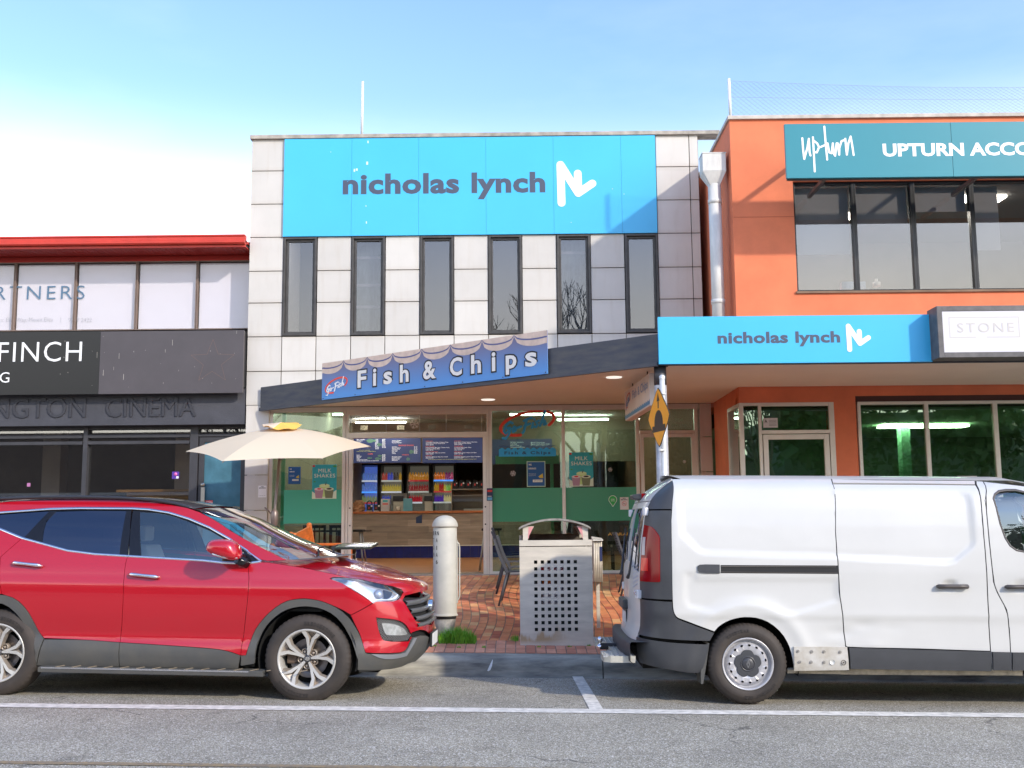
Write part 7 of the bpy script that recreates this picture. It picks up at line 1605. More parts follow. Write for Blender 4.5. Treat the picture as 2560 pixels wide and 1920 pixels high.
    strokes([[(0.018*math.cos(t), 0.0125*math.sin(t)) for t in np.linspace(0, 6.2832, 17)], [(-0.010, -0.008), (-0.005, 0.009)], [(0.005, -0.009), (0.010, 0.008)], [(-0.007, -0.002), (0.007, 0.002)]], 0.0035, m_alloy, w, fnl, 'logo', 0.0015)
    for o in w.children:
        if o.name.startswith('logo'): 
            pass
    if text:
        arc_text('BRIDGESTONE', w, c, 0.283, math.radians(67), 0.030, m_tt, y-0.0125, math.radians(5.2)); arc_text('BRIDGESTONE', w, c, 0.283, math.radians(247), 0.030, m_tt, y-0.0125, math.radians(5.2))
    return w

# ------------------------------------------------------------------ the red car
VY = 9.35
cq = P(764, 1648, VY); CPIT = 0.021; CYAW = math.radians(-2.6)
WF = 0.935
Rz = Matrix.Rotation(CYAW, 3, 'Z') @ Matrix.Rotation(CPIT, 3, 'Y')
oc = Vector((cq[0], cq[1], 0.0)) - Rz @ Vector((0, -WF, 0)); oc.z = cq[2]-0.368
car_w = [(0.0, .80), (0.20, .87), (0.30, .915), (0.40, .935), (0.47, .925), (0.53, .905), (0.60, .918), (0.72, .940), (0.86, .948), (0.985, .944), (1.00, .930), (1.08, .915), (1.16, .890), (1.24, .862), (1.34, .815), (1.48, .735), (1.60, .655), (1.68, .575), (1.8, .50)]
car_f = [(0.0, .62), (0.20, .72), (0.27, .82), (0.36, .90), (0.48, .945), (0.60, .945), (0.72, .92), (0.82, .885), (0.90, .82), (1.0, .70), (1.15, .5), (1.3, .40)]
def ctaper(S, Z): return 1-0.22*np.clip((-2.9-S)/0.85, 0, 1.4)**2-0.02*np.clip((S+0.3)/0.6, 0, 1)**2
CB = Body(tuple(oc), CYAW, CPIT, car_w, car_f, 0.30, 1.22, 1, ctaper, wk=0.022)
car = thing('red_car', 'red SUV parked at the kerb with silver alloy wheels and grey plastic cladding', 'car', tuple(oc), rot=CB.rot)
c1 = lambda x, y: (x/2.9625, 1200+y/2.9625); c2 = lambda x, y: (600+x/2.9625, 1200+y/2.9625); c3 = lambda x, y: (860+x/5.183, 1400+y/5.183)
def T(*segs):
    out = []
    for f, pts in segs: out += [f(*p) for p in pts]
    return out
front_arch_out = [c2(*p) for p in ((45, 1297), (65, 1230), (100, 1130), (160, 1040), (240, 960), (330, 900), (420, 880), (500, 878), (600, 895), (700, 935), (770, 985), (830, 1050), (880, 1130), (905, 1200), (928, 1278))]
front_arch_in = [c2(*p) for p in ((108, 1360), (112, 1290), (130, 1200), (180, 1100), (240, 1030), (330, 965), (420, 940), (500, 935), (600, 950), (700, 1000), (770, 1080), (820, 1170), (850, 1260), (865, 1330), (872, 1405))]
rear_out_r = [c1(*p) for p in ((20, 845), (120, 880), (200, 960), (250, 1050), (290, 1130), (325, 1172))]
rcx = 2*(-113)
rear_out = [c1(rcx-p[0], p[1]) for p in ((325, 1172), (290, 1130), (250, 1050), (200, 960), (120, 880), (20, 845))]+rear_out_r
rear_in = [c1(rcx-p[0], p[1]) for p in ((270, 1385), (262, 1250), (232, 1150), (180, 1060), (100, 960), (0, 905))]+[c1(*p) for p in ((0, 905), (100, 960), (180, 1060), (232, 1150), (262, 1250), (270, 1385))]
# lines shared by neighbouring panels
chrome_top = [c1(*p) for p in ((-1050, 395), (-800, 330), (-400, 272), (0, 240), (370, 213), (600, 207), (980, 209), (1100, 216), (1250, 240), (1400, 286), (1550, 350), (1700, 435), (1833, 525))]+[c2(60, 535), c2(157, 602)]
belt = [c1(*p) for p in ((-1050, 395), (-800, 372), (-400, 330), (0, 362), (165, 430), (300, 467), (500, 522), (700, 548), (945, 563), (1200, 578), (1500, 595), (1650, 612), (1830, 618))]+[c2(60, 616), c2(157, 602)]
aup = [c1(*p) for p in ((1440, 217), (1600, 300), (1700, 370), (1800, 430))]+[c2(100, 470), c2(200, 520), c2(300, 572), c2(345, 592)]
roofline = [c1(*p) for p in ((-1150, 380), (-800, 280), (-450, 215), (0, 163), (300, 148), (600, 144), (900, 148), (1100, 160), (1250, 180), (1440, 217))]
hoodseam = [c2(*p) for p in ((157, 603), (355, 632), (500, 655), (650, 688), (760, 710), (812, 725))]
lamp_up = [c2(*p) for p in ((672, 730), (690, 722), (812, 726), (900, 738), (1040, 772), (1130, 790), (1190, 812), (1203, 832))]
lamp_dn = [c2(*p) for p in ((1203, 832), (1185, 868), (1160, 890), (1010, 895), (985, 905), (900, 850), (800, 790), (740, 757), (672, 730))]
def both(name, poly, m, holes=(), **k):
    bev = None
    a = patch(CB, poly, holes, **k).build(name, m, car, local=True, recalc=False)
    b = patch(CB, poly, holes, mirror=True, **k).build(name, m, car, local=True, recalc=False)
    return a, b
I = CB.inv
# roof side and A pillar
both('roof_side', I(roofline+aup[1:]+[hoodseam[0]]+list(reversed(chrome_top))[1:]), m_paint, res=0.04)
seam_rf = [c1(*p) for p in ((945, 563), (925, 640), (915, 850), (905, 1050), (895, 1150), (890, 1203))]
seam_ff = [c1(*p) for p in ((1833, 618), (1840, 640), (1845, 760), (1835, 880), (1815, 1060), (1795, 1200), (1783, 1300))]
seam_rr = [c1(*p) for p in ((165, 430), (5, 570), (-4, 700), (12, 845))]
cb1 = [c1(*p) for p in ((325, 1172), (600, 1182), (890, 1203))]; cb2 = [c1(*p) for p in ((890, 1203), (1100, 1216), (1400, 1236), (1600, 1251), (1700, 1270), (1783, 1300))]
bi = lambda a, b: [p for p in belt if a-1 <= p[0] <= b+1]
both('rear_door', I(bi(c1(165, 0)[0], c1(945, 0)[0])+seam_rf[1:]+list(reversed(cb1))[1:]+list(reversed(rear_out_r))[1:-1]+list(reversed(seam_rr))[:-1]), m_paint, res=0.035)
both('front_door', I(bi(c1(945, 0)[0], c1(1832, 0)[0])+seam_ff[1:]+list(reversed(cb2))[1:]+list(reversed(seam_rf))[1:-1]), m_paint, res=0.035)
rearend = [c1(-1210, 470), c1(-1260, 700), c1(-1270, 900), c1(-1230, 1180), c1(-1180, 1240)]
both('rear_quarter', I([c1(-1050, 395)]+bi(c1(-1049, 0)[0], c1(165, 0)[0])[1:]+seam_rr[1:]+list(reversed(rear_out))[6:]+[c1(-700, 1200), c1(-1180, 1240)]+list(reversed(rearend))[1:]), m_paint, res=0.05)
both('fender', I([belt[-3], belt[-2]]+hoodseam+[lamp_up[0]]*0+[c2(690, 718), c2(668, 731)]+list(reversed(lamp_dn))[1:4]+[c2(985, 908), c2(822, 1000)]+list(reversed(front_arch_out))[5:]+[c1(1820, 1300)]+list(reversed(seam_ff))[:-1]), m_paint, res=0.035)
# cladding: arches, door bottoms, sills
both('front_arch_trim', I(front_arch_out+[c2(945, 1285), c2(875, 1290), c2(872, 1330)]+list(reversed(front_arch_in))[2:]+[c2(28, 1376)-np.array(0) if 0 else c2(10, 1376), c2(6, 1300)]), m_clad, res=0.03, off=0.006, thick=0.03)
both('rear_arch_trim', I(rear_out+[c1(325, 1180), c1(270, 1385)]+list(reversed(rear_in))[1:]+[c1(-620, 1300), c1(-560, 1180)]), m_clad, res=0.03, off=0.006, thick=0.03)
both('door_cladding', I([c1(330, 1180)]+cb1[1:]+[c1(885, 1380), c1(275, 1372)]), m_clad, res=0.035, off=0.006)
both('door_cladding', I(cb2+[c1(1765, 1398), c1(888, 1380)]), m_clad, res=0.035, off=0.006)
both('sill', I([c1(1783, 1302), c2(6, 1300), c2(10, 1376), c1(1780, 1372)]), m_clad, res=0.03, off=0.002)
# running board with a bright strip
rb = CB.plane([c1(278, 1384), c1(1890, 1450)], -0.985)
for sg in (1, -1):
    r = MB(); (xA, _, zA_), (xB, _, zB_) = rb[0], rb[1]; xB = xB+0.06
    r.hexa([(xA, sg*-0.98, zA_-0.045), (xB, sg*-0.98, zA_-0.045), (xB, sg*-0.85, zA_-0.045), (xA, sg*-0.85, zA_-0.045), (xA, sg*-0.985, zA_), (xB, sg*-0.985, zA_), (xB, sg*-0.85, zA_+0.005), (xA, sg*-0.85, zA_+0.005)])
    rbb = r.build('running_board', m_clad, car, local=True, bevel=0.005); MB().box(xA+0.03, xB-0.12, sg*-0.9875, sg*-0.982, zA_-0.012, zA_+0.001).build('strip', m_chrome, rbb, local=True)
    tr_ = MB()
    for i in range(16): xx = xA+0.15+i*0.14; tr_.hexa([(xx, sg*-0.975, zA_+0.001), (xx+0.012, sg*-0.975, zA_+0.001), (xx+0.06, sg*-0.90, zA_+0.006), (xx+0.048, sg*-0.90, zA_+0.006), (xx, sg*-0.975, zA_+0.005), (xx+0.012, sg*-0.975, zA_+0.005), (xx+0.06, sg*-0.90, zA_+0.010), (xx+0.048, sg*-0.90, zA_+0.010)])
    tr_.build('tread_bar', M('worn_tan_tread', (0.25, 0.20, 0.14), 0.7), rbb, local=True)
# side glass and pillars
dlo = chrome_top[:-1]+[c2(157, 602)]+list(reversed(belt))[1:-1]
both('side_glass', I([c1(-1020, 392)]+[p for p in chrome_top if c1(-900, 0)[0] < p[0] < c1(372, 0)[0]]+[c1(372, 216), c1(168, 430)]+list(reversed([p for p in belt if c1(-900, 0)[0] < p[0] < c1(160, 0)[0]]))), g_tint, off=-0.012, thick=0, inset=0.001)
gl_r = [c1(*p) for p in ((412, 229), (640, 221), (932, 222), (880, 546), (700, 535), (500, 507), (310, 460), (322, 370), (342, 300))]
gl_f = [c1(*p) for p in ((1036, 232), (1150, 238), (1260, 258), (1400, 306), (1550, 372), (1690, 455), (1805, 535), (1830, 600), (1650, 598), (1500, 585), (1200, 568), (1045, 562))]
both('door_pillar_trim', I([c1(372, 216), c1(600, 210), c1(975, 211), c1(960, 400), c1(944, 560), c1(700, 545), c1(500, 518), c1(300, 464), c1(168, 428)]), m_gloss, holes=[I(gl_r)], off=-0.010, res=0.04, sm=0)
both('door_pillar_trim', I([c1(983, 211)]+[p for p in chrome_top if c1(985, 0)[0] < p[0] < c1(1834, 0)[0]]+[c2(56, 540), c2(145, 600), c2(60, 612), c1(1830, 614)]+list(reversed([p for p in belt if c1(950, 0)[0] < p[0] < c1(1800, 0)[0]]))+[c1(950, 560)]), m_gloss, holes=[I(gl_f)], off=-0.010, res=0.04, sm=0)
both('side_glass', I(gl_r), g_tint, off=-0.014, thick=0, inset=-0.002); both('side_glass', I(gl_f), g_car, off=-0.014, thick=0, inset=-0.002)
def ribbon(body, line, w, m, name, off=0.006, mirror_too=True, par=None, res=0.05):
    pts = np.array(densify(line, res, False)); pts = np.array(smoothpoly([tuple(p) for p in pts], 0)); d = np.gradient(pts, axis=0); d /= np.linalg.norm(d, axis=1, keepdims=True)+1e-9; nn = np.stack([-d[:, 1], d[:, 0]], 1)
    for mi in ((False, True) if mirror_too else (False,)):
        vs = []
        for k, (o2, h) in enumerate(((-0.5, 0.0), (-0.35, 1.0), (0.35, 1.0), (0.5, 0.0))):
            q = pts+nn*w*o2; p = body.M(q[:, 0], q[:, 1], off*h-0.002)
            if mi: p = p*np.array([1, -1, 1])
            vs.append(p)
        n = len(pts); V = np.concatenate(vs); fs = [(k*n+i, k*n+i+1, (k+1)*n+i+1, (k+1)*n+i) for k in range(3) for i in range(n-1)]
        MB().add(V, fs, True).build(name, m, par or car, local=True, recalc=False)
ribbon(CB, I(chrome_top), 0.018, m_chrome, 'chrome_strip'); ribbon(CB, I(belt), 0.020, m_chrome, 'chrome_strip')
# handles
for hp, side in (((98, 620), (318, 640)), ((960, 700), (1183, 722))), :
    pass
for (a, b) in ((c1(98, 618), c1(318, 642)), (c1(960, 700), c1(1183, 723))):
    pa, pb = I([a, b]); 
    for mi in (1, -1):
        q = [CB.M(np.array([pa[0]+(pb[0]-pa[0])*t]), np.array([pa[1]+(pb[1]-pa[1])*t]), 0.035 if 0.1 < t < 0.9 else 0.012)[0]*np.array([1, mi, 1]) for t in (0, .12, .3, .5, .7, .88, 1)]
        hb_ = MB().tube([tuple(v) for v in q], [0.012, 0.016, 0.015, 0.014, 0.015, 0.016, 0.012], 10).build('door_handle', m_chrome, car, local=True)
        cpt = (pa[0]*.5+pb[0]*.5, pa[1]*.5+pb[1]*.5)
# headlamp
lampsz = I(lamp_up+lamp_dn[1:-1])
m_refl = M('lamp_silver', (0.78, 0.80, 0.83), 0.18, 0.7); m_drl = M('lamp_white_guide', (0.85, 0.87, 0.9), 0.3)
for mi in (False, True):
    hl = patch(CB, lampsz, off=-0.05, thick=0, inset=-0.004, mirror=mi).build('headlamp', m_refl, car, local=True, recalc=False)
    patch(CB, lampsz, off=0.003, thick=0.05, inset=0.002, mirror=mi).build('lens', g_lens, hl, local=True, recalc=False)
    ins = lambda pts: I([c2(*p) for p in pts])
    patch(CB, ins([(1080, 795), (1150, 812), (1140, 850), (1120, 868), (1085, 865)]), off=-0.035, thick=0.01, mirror=mi).build('inner_bezel', m_gloss, hl, local=True, recalc=False)
    patch(CB, ins([(775, 768), (860, 765), (985, 850), (975, 895), (900, 842)]), off=-0.03, thick=0.01, mirror=mi).build('light_guide', m_drl, hl, local=True, recalc=False)
    patch(CB, ins([(985, 880), (1130, 875), (1165, 840), (1185, 835), (1160, 884), (1012, 890)]), off=-0.02, thick=0.01, mirror=mi).build('light_guide', m_drl, hl, local=True, recalc=False)
    patch(CB, ins([(680, 730), (800, 738), (775, 762), (740, 752)]), off=-0.02, thick=0.005, mirror=mi).build('side_marker', M('dark_blue_lens', (0.05, 0.09, 0.18), 0.15), hl, local=True, recalc=False)
    pc_ = ins([(1045, 832)])[0]; q = CB.M(np.array([pc_[0]]), np.array([pc_[1]]), -0.035)[0]*np.array([1, -1 if mi else 1, 1]); nn_ = CB.nrm(np.array([pc_[0]]), np.array([pc_[1]]))[0]*np.array([1, -1 if mi else 1, 1])
    pj_ = MB(); ax = Vector(nn_); e1 = ax.cross(Vector((0, 0, 1))).normalized(); e2 = ax.cross(e1); vs = []
    for i in range(7):
        for k in range(16):
            ph = math.pi/2*i/6; th = k/16*6.2832; vs.append(Vector(q)+e1*(0.042*math.cos(ph)*math.cos(th))+e2*(0.042*math.cos(ph)*math.sin(th))+ax*(0.03*math.sin(ph)))
    pj_.add(vs, [(i*16+k, i*16+(k+1) % 16, (i+1)*16+(k+1) % 16, (i+1)*16+k) for i in range(6) for k in range(16)], True).build('projector', M('projector_glass', (0.55, 0.57, 0.6), 0.05, 0.6), hl, local=True)
# front bumper
smax = CB.s0+CB.L
cz = lambda py: (smax, float(np.interp(py, [1478, 1550, 1620, 1660], [0.855, 0.60, 0.36, 0.22])))
fog = I([c3(*p) for p in ((420, 748), (560, 762), (700, 780), (800, 830), (858, 930), (880, 985), (850, 1052), (530, 1054), (480, 1000), (440, 880))])
br_top = I([c3(*p) for p in ((86, 716), (128, 697), (375, 556), (430, 533), (690, 533), (752, 440), (762, 418), (800, 432), (760, 522), (850, 662), (930, 790))])
both('bumper', br_top+[(smax, 0.585), (smax, 0.50)]+I([c3(1020, 895), c3(890, 932), c3(866, 960), c3(882, 1000), c3(850, 1058), c3(812, 1150), c3(770, 1190), c3(700, 1205), c3(290, 1205), c3(272, 1190), c3(240, 1080), c3(200, 950), c3(150, 850), c3(110, 765)]), m_paint, holes=[fog], res=0.03)
both('lower_bumper', I([c3(290, 1212), c3(700, 1212), c3(775, 1195), c3(818, 1150), c3(856, 1058), c3(888, 1002), c3(1030, 965)])+[(smax, 0.47), (smax, 0.26)]+I([c3(860, 1320), c3(700, 1400), c3(180, 1425), c3(172, 1410), c3(178, 1210)]), m_clad, res=0.03, off=0.004)
both('skid_strip', I([c3(345, 1218), c3(700, 1218), c3(790, 1195), c3(850, 1100), c3(895, 1012), c3(935, 1005), c3(880, 1110), c3(800, 1240), c3(640, 1280), c3(480, 1278)]), M('silver_plastic', (0.26, 0.27, 0.29), 0.4, 0.3), off=0.012, res=0.03)
both('air_dam', I([c3(195, 1430), c3(700, 1405), c3(640, 1440), c3(200, 1490)]), m_clad, off=-0.03, res=0.04)
for mi in (False, True):
    fg = patch(CB, fog, off=-0.035, thick=0, inset=-0.004, mirror=mi).build('fog_lamp_recess', m_blk, car, local=True, recalc=False)
    # honeycomb: hexagon cells as raised wires
    hx_ = MB(); a = np.array(fog); xs2 = np.arange(a[:, 0].min(), a[:, 0].max(), 0.030); zs2 = np.arange(a[:, 1].min(), a[:, 1].max(), 0.0105)
    for j, zz_ in enumerate(zs2):
        for i_, xx in enumerate(xs2):
            cx2 = xx+(0.015 if j % 2 else 0)
            if not inside(fog, np.array([cx2]), np.array([zz_]))[0]: continue
            for (da, db) in (((-0.010, 0), (-0.005, 0.0075)), ((-0.005, 0.0075), (0.005, 0.0075)), ((0.005, 0.0075), (0.010, 0))):
                u = CB.M(np.array([cx2+da[0], cx2+db[0]]), np.array([zz_+da[1], zz_+db[1]]), -0.02)*np.array([1, -1 if mi else 1, 1]); hx_.bar(tuple(u[0]), tuple(u[1]), 0.0035, 0.006)
    hx_.build('honeycomb', M('grille_grey', (0.13, 0.13, 0.13), 0.5), fg, local=True, recalc=False)
    fl = I([c3(*p) for p in ((492, 818), (620, 822), (760, 862), (825, 930), (835, 960), (800, 985), (560, 980), (520, 930))])
    f2 = patch(CB, fl, off=-0.012, thick=0.02, mirror=mi).build('fog_lamp', M('fog_reflector', (0.72, 0.71, 0.66), 0.2, 0.5, var=0.3, vs=30), fg, local=True, recalc=False)
    patch(CB, fl, off=-0.008, thick=0.0, mirror=mi).build('lens', g_lens, fg, local=True, recalc=False)
# grille
gr = I([c3(800, 432), c3(760, 522), c3(850, 662), c3(930, 790)])
s_l = [p[0] for p in gr]
gpoly = gr+[(smax, 0.60), (smax, 0.865)]
both('grille', gpoly, m_blk, off=-0.045, thick=0, res=0.03)
def gx_at(z):
    zz_ = [p[1] for p in gr]; return float(np.interp(z, sorted(zz_), [x for _, x in sorted(zip(zz_, s_l))]))
for zc_ in (0.825, 0.755, 0.685, 0.625):
    for mi in (1, -1):
        ss = np.linspace(gx_at(zc_)+0.012, smax, 14); top_ = CB.M(ss, np.full(14, zc_+0.018), 0.004); mid_ = CB.M(ss, np.full(14, zc_-0.004), 0.022); bt = CB.M(ss, np.full(14, zc_-0.022), -0.01); bk_ = CB.M(ss, np.full(14, zc_+0.014), -0.03)
        V = np.concatenate([bk_, top_, mid_, bt])*np.array([1, mi, 1]); MB().add(V, [(k*14+i, k*14+i+1, (k+1)*14+i+1, (k+1)*14+i) for k in range(3) for i in range(13)], True).build('grille_bar', M('grille_bar_grey', (0.16, 0.165, 0.17), 0.35, 0.4), car, local=True, recalc=False)
xb_ = float(np.interp(0.76, *CB.fz))+0.035
def ell(rx, rz, x, n=24): return [(x, rx*math.cos(t), 0.765+rz*math.sin(t)) for t in np.linspace(0, 2*math.pi, n, endpoint=False)]
bd = MB().prism([(0.088*math.cos(t), 0.055*math.sin(t)) for t in np.linspace(0, 2*math.pi, 28, endpoint=False)], lambda p: (xb_+0.012, p[0], 0.765+p[1]), lambda p: (xb_-0.03, p[0], 0.765+p[1])).build('badge', m_chrome, car, local=True, bevel=0.003)
strokes([[(0.070*math.cos(t), 0.040*math.sin(t)) for t in np.linspace(0, 6.2832, 21)], [(-0.035, -0.030), (-0.018, 0.032)], [(0.018, -0.032), (0.035, 0.030)], [(-0.026, -0.006), (0.026, 0.006)]], 0.010, M('badge_dark', (0.10, 0.10, 0.11), 0.3), bd, lambda a, b, h: (xb_+0.0125+h, a, 0.765+b), 'emblem', 0.002)
# number plate
xp_ = 0.945+0.028
pt_ = MB().box(xp_-0.02, xp_, -0.20, 0.20, 0.405, 0.535).build('number_plate', M('plate_frame', (0.02, 0.02, 0.02), 0.4), car, local=True, bevel=0.003); MB().box(xp_, xp_+0.003, -0.185, 0.185, 0.415, 0.525).build('plate_face', M('plate_white', (0.78, 0.78, 0.76), 0.35), pt_, local=True)
# bonnet and windscreen
hs_pts = I(hoodseam); hs2 = I([c2(900, 736), c2(1040, 768), c2(1130, 786), c2(1195, 808), c2(1215, 836)])
base = densify(hs_pts+hs2, 0.06, False); basex = CB.M(np.array([p[0] for p in base]), np.array([p[1] for p in base]), 0.0)
wsb = I(aup); wsp = CB.M(np.array([p[0] for p in densify(wsb, 0.07, False)]), np.array([p[1] for p in densify(wsb, 0.07, False)]), 0.0)
def loft(edge, crown, bow, nu=22, zoff=0.0, uin=0.0, crease=None):
    vs = []; n = len(edge)
    for i, e in enumerate(edge):
        t = i/(n-1); c = crown(t) if callable(crown) else crown; b = bow(t) if callable(bow) else bow
        for j in range(nu+1):
            u = -1+2*j/nu; u2 = u*(1-uin); f = 1-abs(u2)**2.4
            zz_ = e[2]+c*f+zoff
            if crease: zz_ += crease*math.exp(-((abs(u2)-0.62)/0.10)**2)*math.sin(math.pi*min(1, t*1.15))
            vs.append((e[0]+b*f, e[1]*-u2, zz_))
    return MB().add(vs, [(i*(nu+1)+j, i*(nu+1)+j+1, (i+1)*(nu+1)+j+1, (i+1)*(nu+1)+j) for i in range(n-1) for j in range(nu)], True)
BOWF = 0.885-float(basex[-1][0])
loft(basex, lambda t: 0.085*(1-0.55*t), lambda t: -0.10+(0.10+BOWF)*t**1.5, crease=0.014).build('bonnet', m_paint, car, local=True, recalc=False)
# nose panel from the bonnet edge down to the grille top
e_last = basex[-1]
nose = []
for j in range(25):
    u = -1+2*j/24; f = 1-abs(u)**2.4; nose.append((e_last[0]+BOWF*f, -u*e_last[1], e_last[2]+0.085*0.45*f))
low = [(p[0]+0.004, p[1]*0.985, max(p[2]-0.045*(1-0.6*abs(p[1])/0.7), 0.84)) for p in nose]
MB().add([tuple(p) for p in nose]+low, [(i, i+1, 25+i+1, 25+i) for i in range(24)], True).build('bonnet_lip', m_paint, car, local=True, recalc=False)
ws = loft(wsp, 0.02, lambda t: 0.10+0.16*t, nu=20, uin=0.012); ws.build('windscreen', glass('windscreen_glass', (0.80, 0.86, 0.83), 1.3, 0.05), car, local=True, recalc=False)
wc = [(wsp[-1][0]+0.26*(1-abs(u)**2.4)-0.02, -u*wsp[-1][1], wsp[-1][2]+0.02*(1-abs(u)**2.4)) for u in np.linspace(-1, 1, 21)]
MB().add(wc+[(x+0.14, y, z-0.0) for x, y, z in wc], [(i, i+1, 21+i+1, 21+i) for i in range(20)], True).build('cowl', m_clad, car, local=True, recalc=False)
for k, (ya1, yb1) in enumerate(((-0.55, 0.05), (0.1, 0.62))):
    bxw = wsp[-1][0]; MB().tube([(bxw+0.20, ya1, wsp[-1][2]+0.035), (bxw+0.13, (ya1+yb1)/2, wsp[-1][2]+0.085), (bxw+0.12, yb1, wsp[-1][2]+0.10)], 0.009, 6).build('wiper', m_blk, car, local=True)
rl = I(roofline); rp_ = CB.M(np.array([p[0] for p in densify(rl, 0.12, False)]), np.array([p[1] for p in densify(rl, 0.12, False)]), 0.0)
loft(rp_, 0.035, lambda t: 0.06*t**6, nu=20).build('roof', m_paint, car, local=True, recalc=False)
ns_ = len(rp_); loft(rp_[int(ns_*0.52):], 0.035, lambda t: 0.07*t**3, nu=20, zoff=0.004, uin=0.0).build('sunroof_glass', m_gloss, car, local=True, recalc=False)
rr_l = CB.plane([c1(*p) for p in ((-900, 262), (-860, 235), (-600, 185), (-300, 158), (0, 138), (300, 127), (600, 126), (900, 132), (1150, 149), (1300, 175), (1400, 203), (1425, 216))], -0.60)
for mi in (1, -1): MB().tube([(x, y*mi, z) for x, y, z in rr_l], [0.006]+[0.014]*10+[0.006], 10).build('roof_rail', M('black_rail', (0.03, 0.03, 0.035), 0.25), car, local=True)
# rear closing: hatch
rq = I([c1(-1150, 380), c1(-1210, 470)]+rearend[1:]); rqp = CB.M(np.array([p[0] for p in rq]), np.array([p[1] for p in rq]), 0.0)
vs = []; 
for e in rqp:
    for j in range(13): u = -1+2*j/12; vs.append((e[0]-0.10*(1-u*u), -e[1]*u, e[2]))
MB().add(vs, [(i*13+j, i*13+j+1, (i+1)*13+j+1, (i+1)*13+j) for i in range(len(rqp)-1) for j in range(12)], True).build('tailgate', m_paint, car, local=True, recalc=False)
# mirror
mq = [CB.plane([c1(*p)], -1.10)[0] for p in ((1522, 500), (1540, 455), (1585, 437), (1680, 436), (1748, 452), (1775, 520), (1783, 570), (1760, 595), (1700, 596), (1600, 565), (1530, 530))]
for mi in (1, -1):
    xm0 = np.mean([p[0] for p in mq]); zm0 = np.mean([p[2] for p in mq]); vs = []; n = len(mq)
    layers = ((-1.20, 0.30), (-1.19, 0.66), (-1.16, 0.88), (-1.11, 1.0), (-1.04, 0.99), (-0.97, 0.90), (-0.94, 0.55))
    for yy, k in layers:
        for p in mq: vs.append((xm0+(p[0]-xm0)*k, yy*mi, zm0+(p[2]-zm0)*k))
    fs = [(i*n+j, i*n+(j+1) % n, (i+1)*n+(j+1) % n, (i+1)*n+j) for i in range(len(layers)-1) for j in range(n)]+[tuple(range(n)), tuple(range((len(layers)-1)*n, len(layers)*n))]
    mo = MB().add(vs, fs, True).build('mirror', m_paint, car, local=True)
    md = mo.modifiers.new('round', 'SUBSURF'); md.levels = 1; md.render_levels = 2
    lo_ = CB.plane([c1(*p) for p in ((1525, 520), (1570, 555), (1650, 578), (1740, 585))], -1.215 if mi == 1 else -1.215)
    MB().tube([(p[0], -1.135*mi if i in (0, 3) else -1.17*mi, p[2]+0.004) for i, p in enumerate(lo_)], [0.006, 0.011, 0.011, 0.005], 8).build('indicator', m_chrome, mo, local=True)
    MB().tube([(xm0+0.07, -0.96*mi, zm0-0.09), (xm0+0.14, -0.88*mi, zm0-0.12)], [0.035, 0.05], 10).build('stalk', m_gloss, mo, local=True)
# wheels and wells
car_wheels = []
for (wx, nm) in ((0.0, 'f'), (-2.70, 'r')):
    alloy_wheel(car, (wx, -WF, 0.368), text=(True))
    w = alloy_wheel(car, (wx, 0.0, 0.368), text=False)
    Rm = Matrix.Rotation(math.pi, 4, 'Z'); w.matrix_local = Matrix.Translation((2*wx, WF, 0)) @ Rm
    for mi in (1, -1):
        L_ = MB(); n = 24; vs = []
        for i in range(n+1):
            a = math.pi*(-0.08)+math.pi*1.16*i/n; vs += [(wx+0.425*math.cos(a), -0.905*mi, 0.375+0.425*math.sin(a)), (wx+0.425*math.cos(a), -0.55*mi, 0.375+0.425*math.sin(a))]
        L_.add(vs, [(2*i, 2*i+1, 2*i+3, 2*i+2) for i in range(n)], True); m0 = len(L_.v); L_.add([(wx, -0.55*mi, 0.375)]+[vs[2*i+1] for i in range(n+1)], [(0, i+1, i+2) for i in range(n)]); L_.build('wheel_well', m_well, car, local=True)
# inner shell, floor, cabin
lowp = [(-3.62, 0.40), (-3.62, 1.10), (-2.0, 1.20), (-0.9, 1.12), (0.1, 1.02), (0.30, 0.95), (0.8, 0.80), (smax, 0.80), (smax, 0.30), (0.55, 0.28), (0.455, 0.30)]+[(0.455*math.cos(a), 0.36+0.455*math.sin(a)) for a in np.linspace(0.0, math.pi, 14)]+[(-0.46, 0.28), (-2.24, 0.28)]+[(-2.70+0.455*math.cos(a), 0.36+0.455*math.sin(a)) for a in np.linspace(0.0, math.pi, 14)]+[(-3.2, 0.30)]
both('inner_shell', lowp, m_well, off=-0.030, thick=0, inset=0, sm=0, res=0.08)
MB().box(-3.5, 0.55, -0.56, 0.56, 0.22, 0.34).box(-2.2, -0.5, -0.80, 0.80, 0.24, 0.34).build('underbody', m_well, car, local=True)
m_seat = M('grey_seat', (0.36, 0.38, 0.37), 0.8)
for yy in (-0.38, 0.38):
    MB().hexa([(-1.75, yy-0.24, 0.55), (-1.25, yy-0.24, 0.55), (-1.25, yy+0.24, 0.55), (-1.75, yy+0.24, 0.55), (-1.75, yy-0.24, 0.75), (-1.25, yy-0.24, 0.78), (-1.25, yy+0.24, 0.78), (-1.75, yy+0.24, 0.75)]).hexa([(-1.80, yy-0.23, 0.72), (-1.66, yy-0.23, 0.72), (-1.66, yy+0.23, 0.72), (-1.80, yy+0.23, 0.72), (-2.0, yy-0.20, 1.28), (-1.88, yy-0.20, 1.28), (-1.88, yy+0.20, 1.28), (-2.0, yy+0.20, 1.28)]).box(-2.02, -1.92, yy-0.12, yy+0.12, 1.31, 1.46).build('seat', m_seat, car, local=True, bevel=0.03)
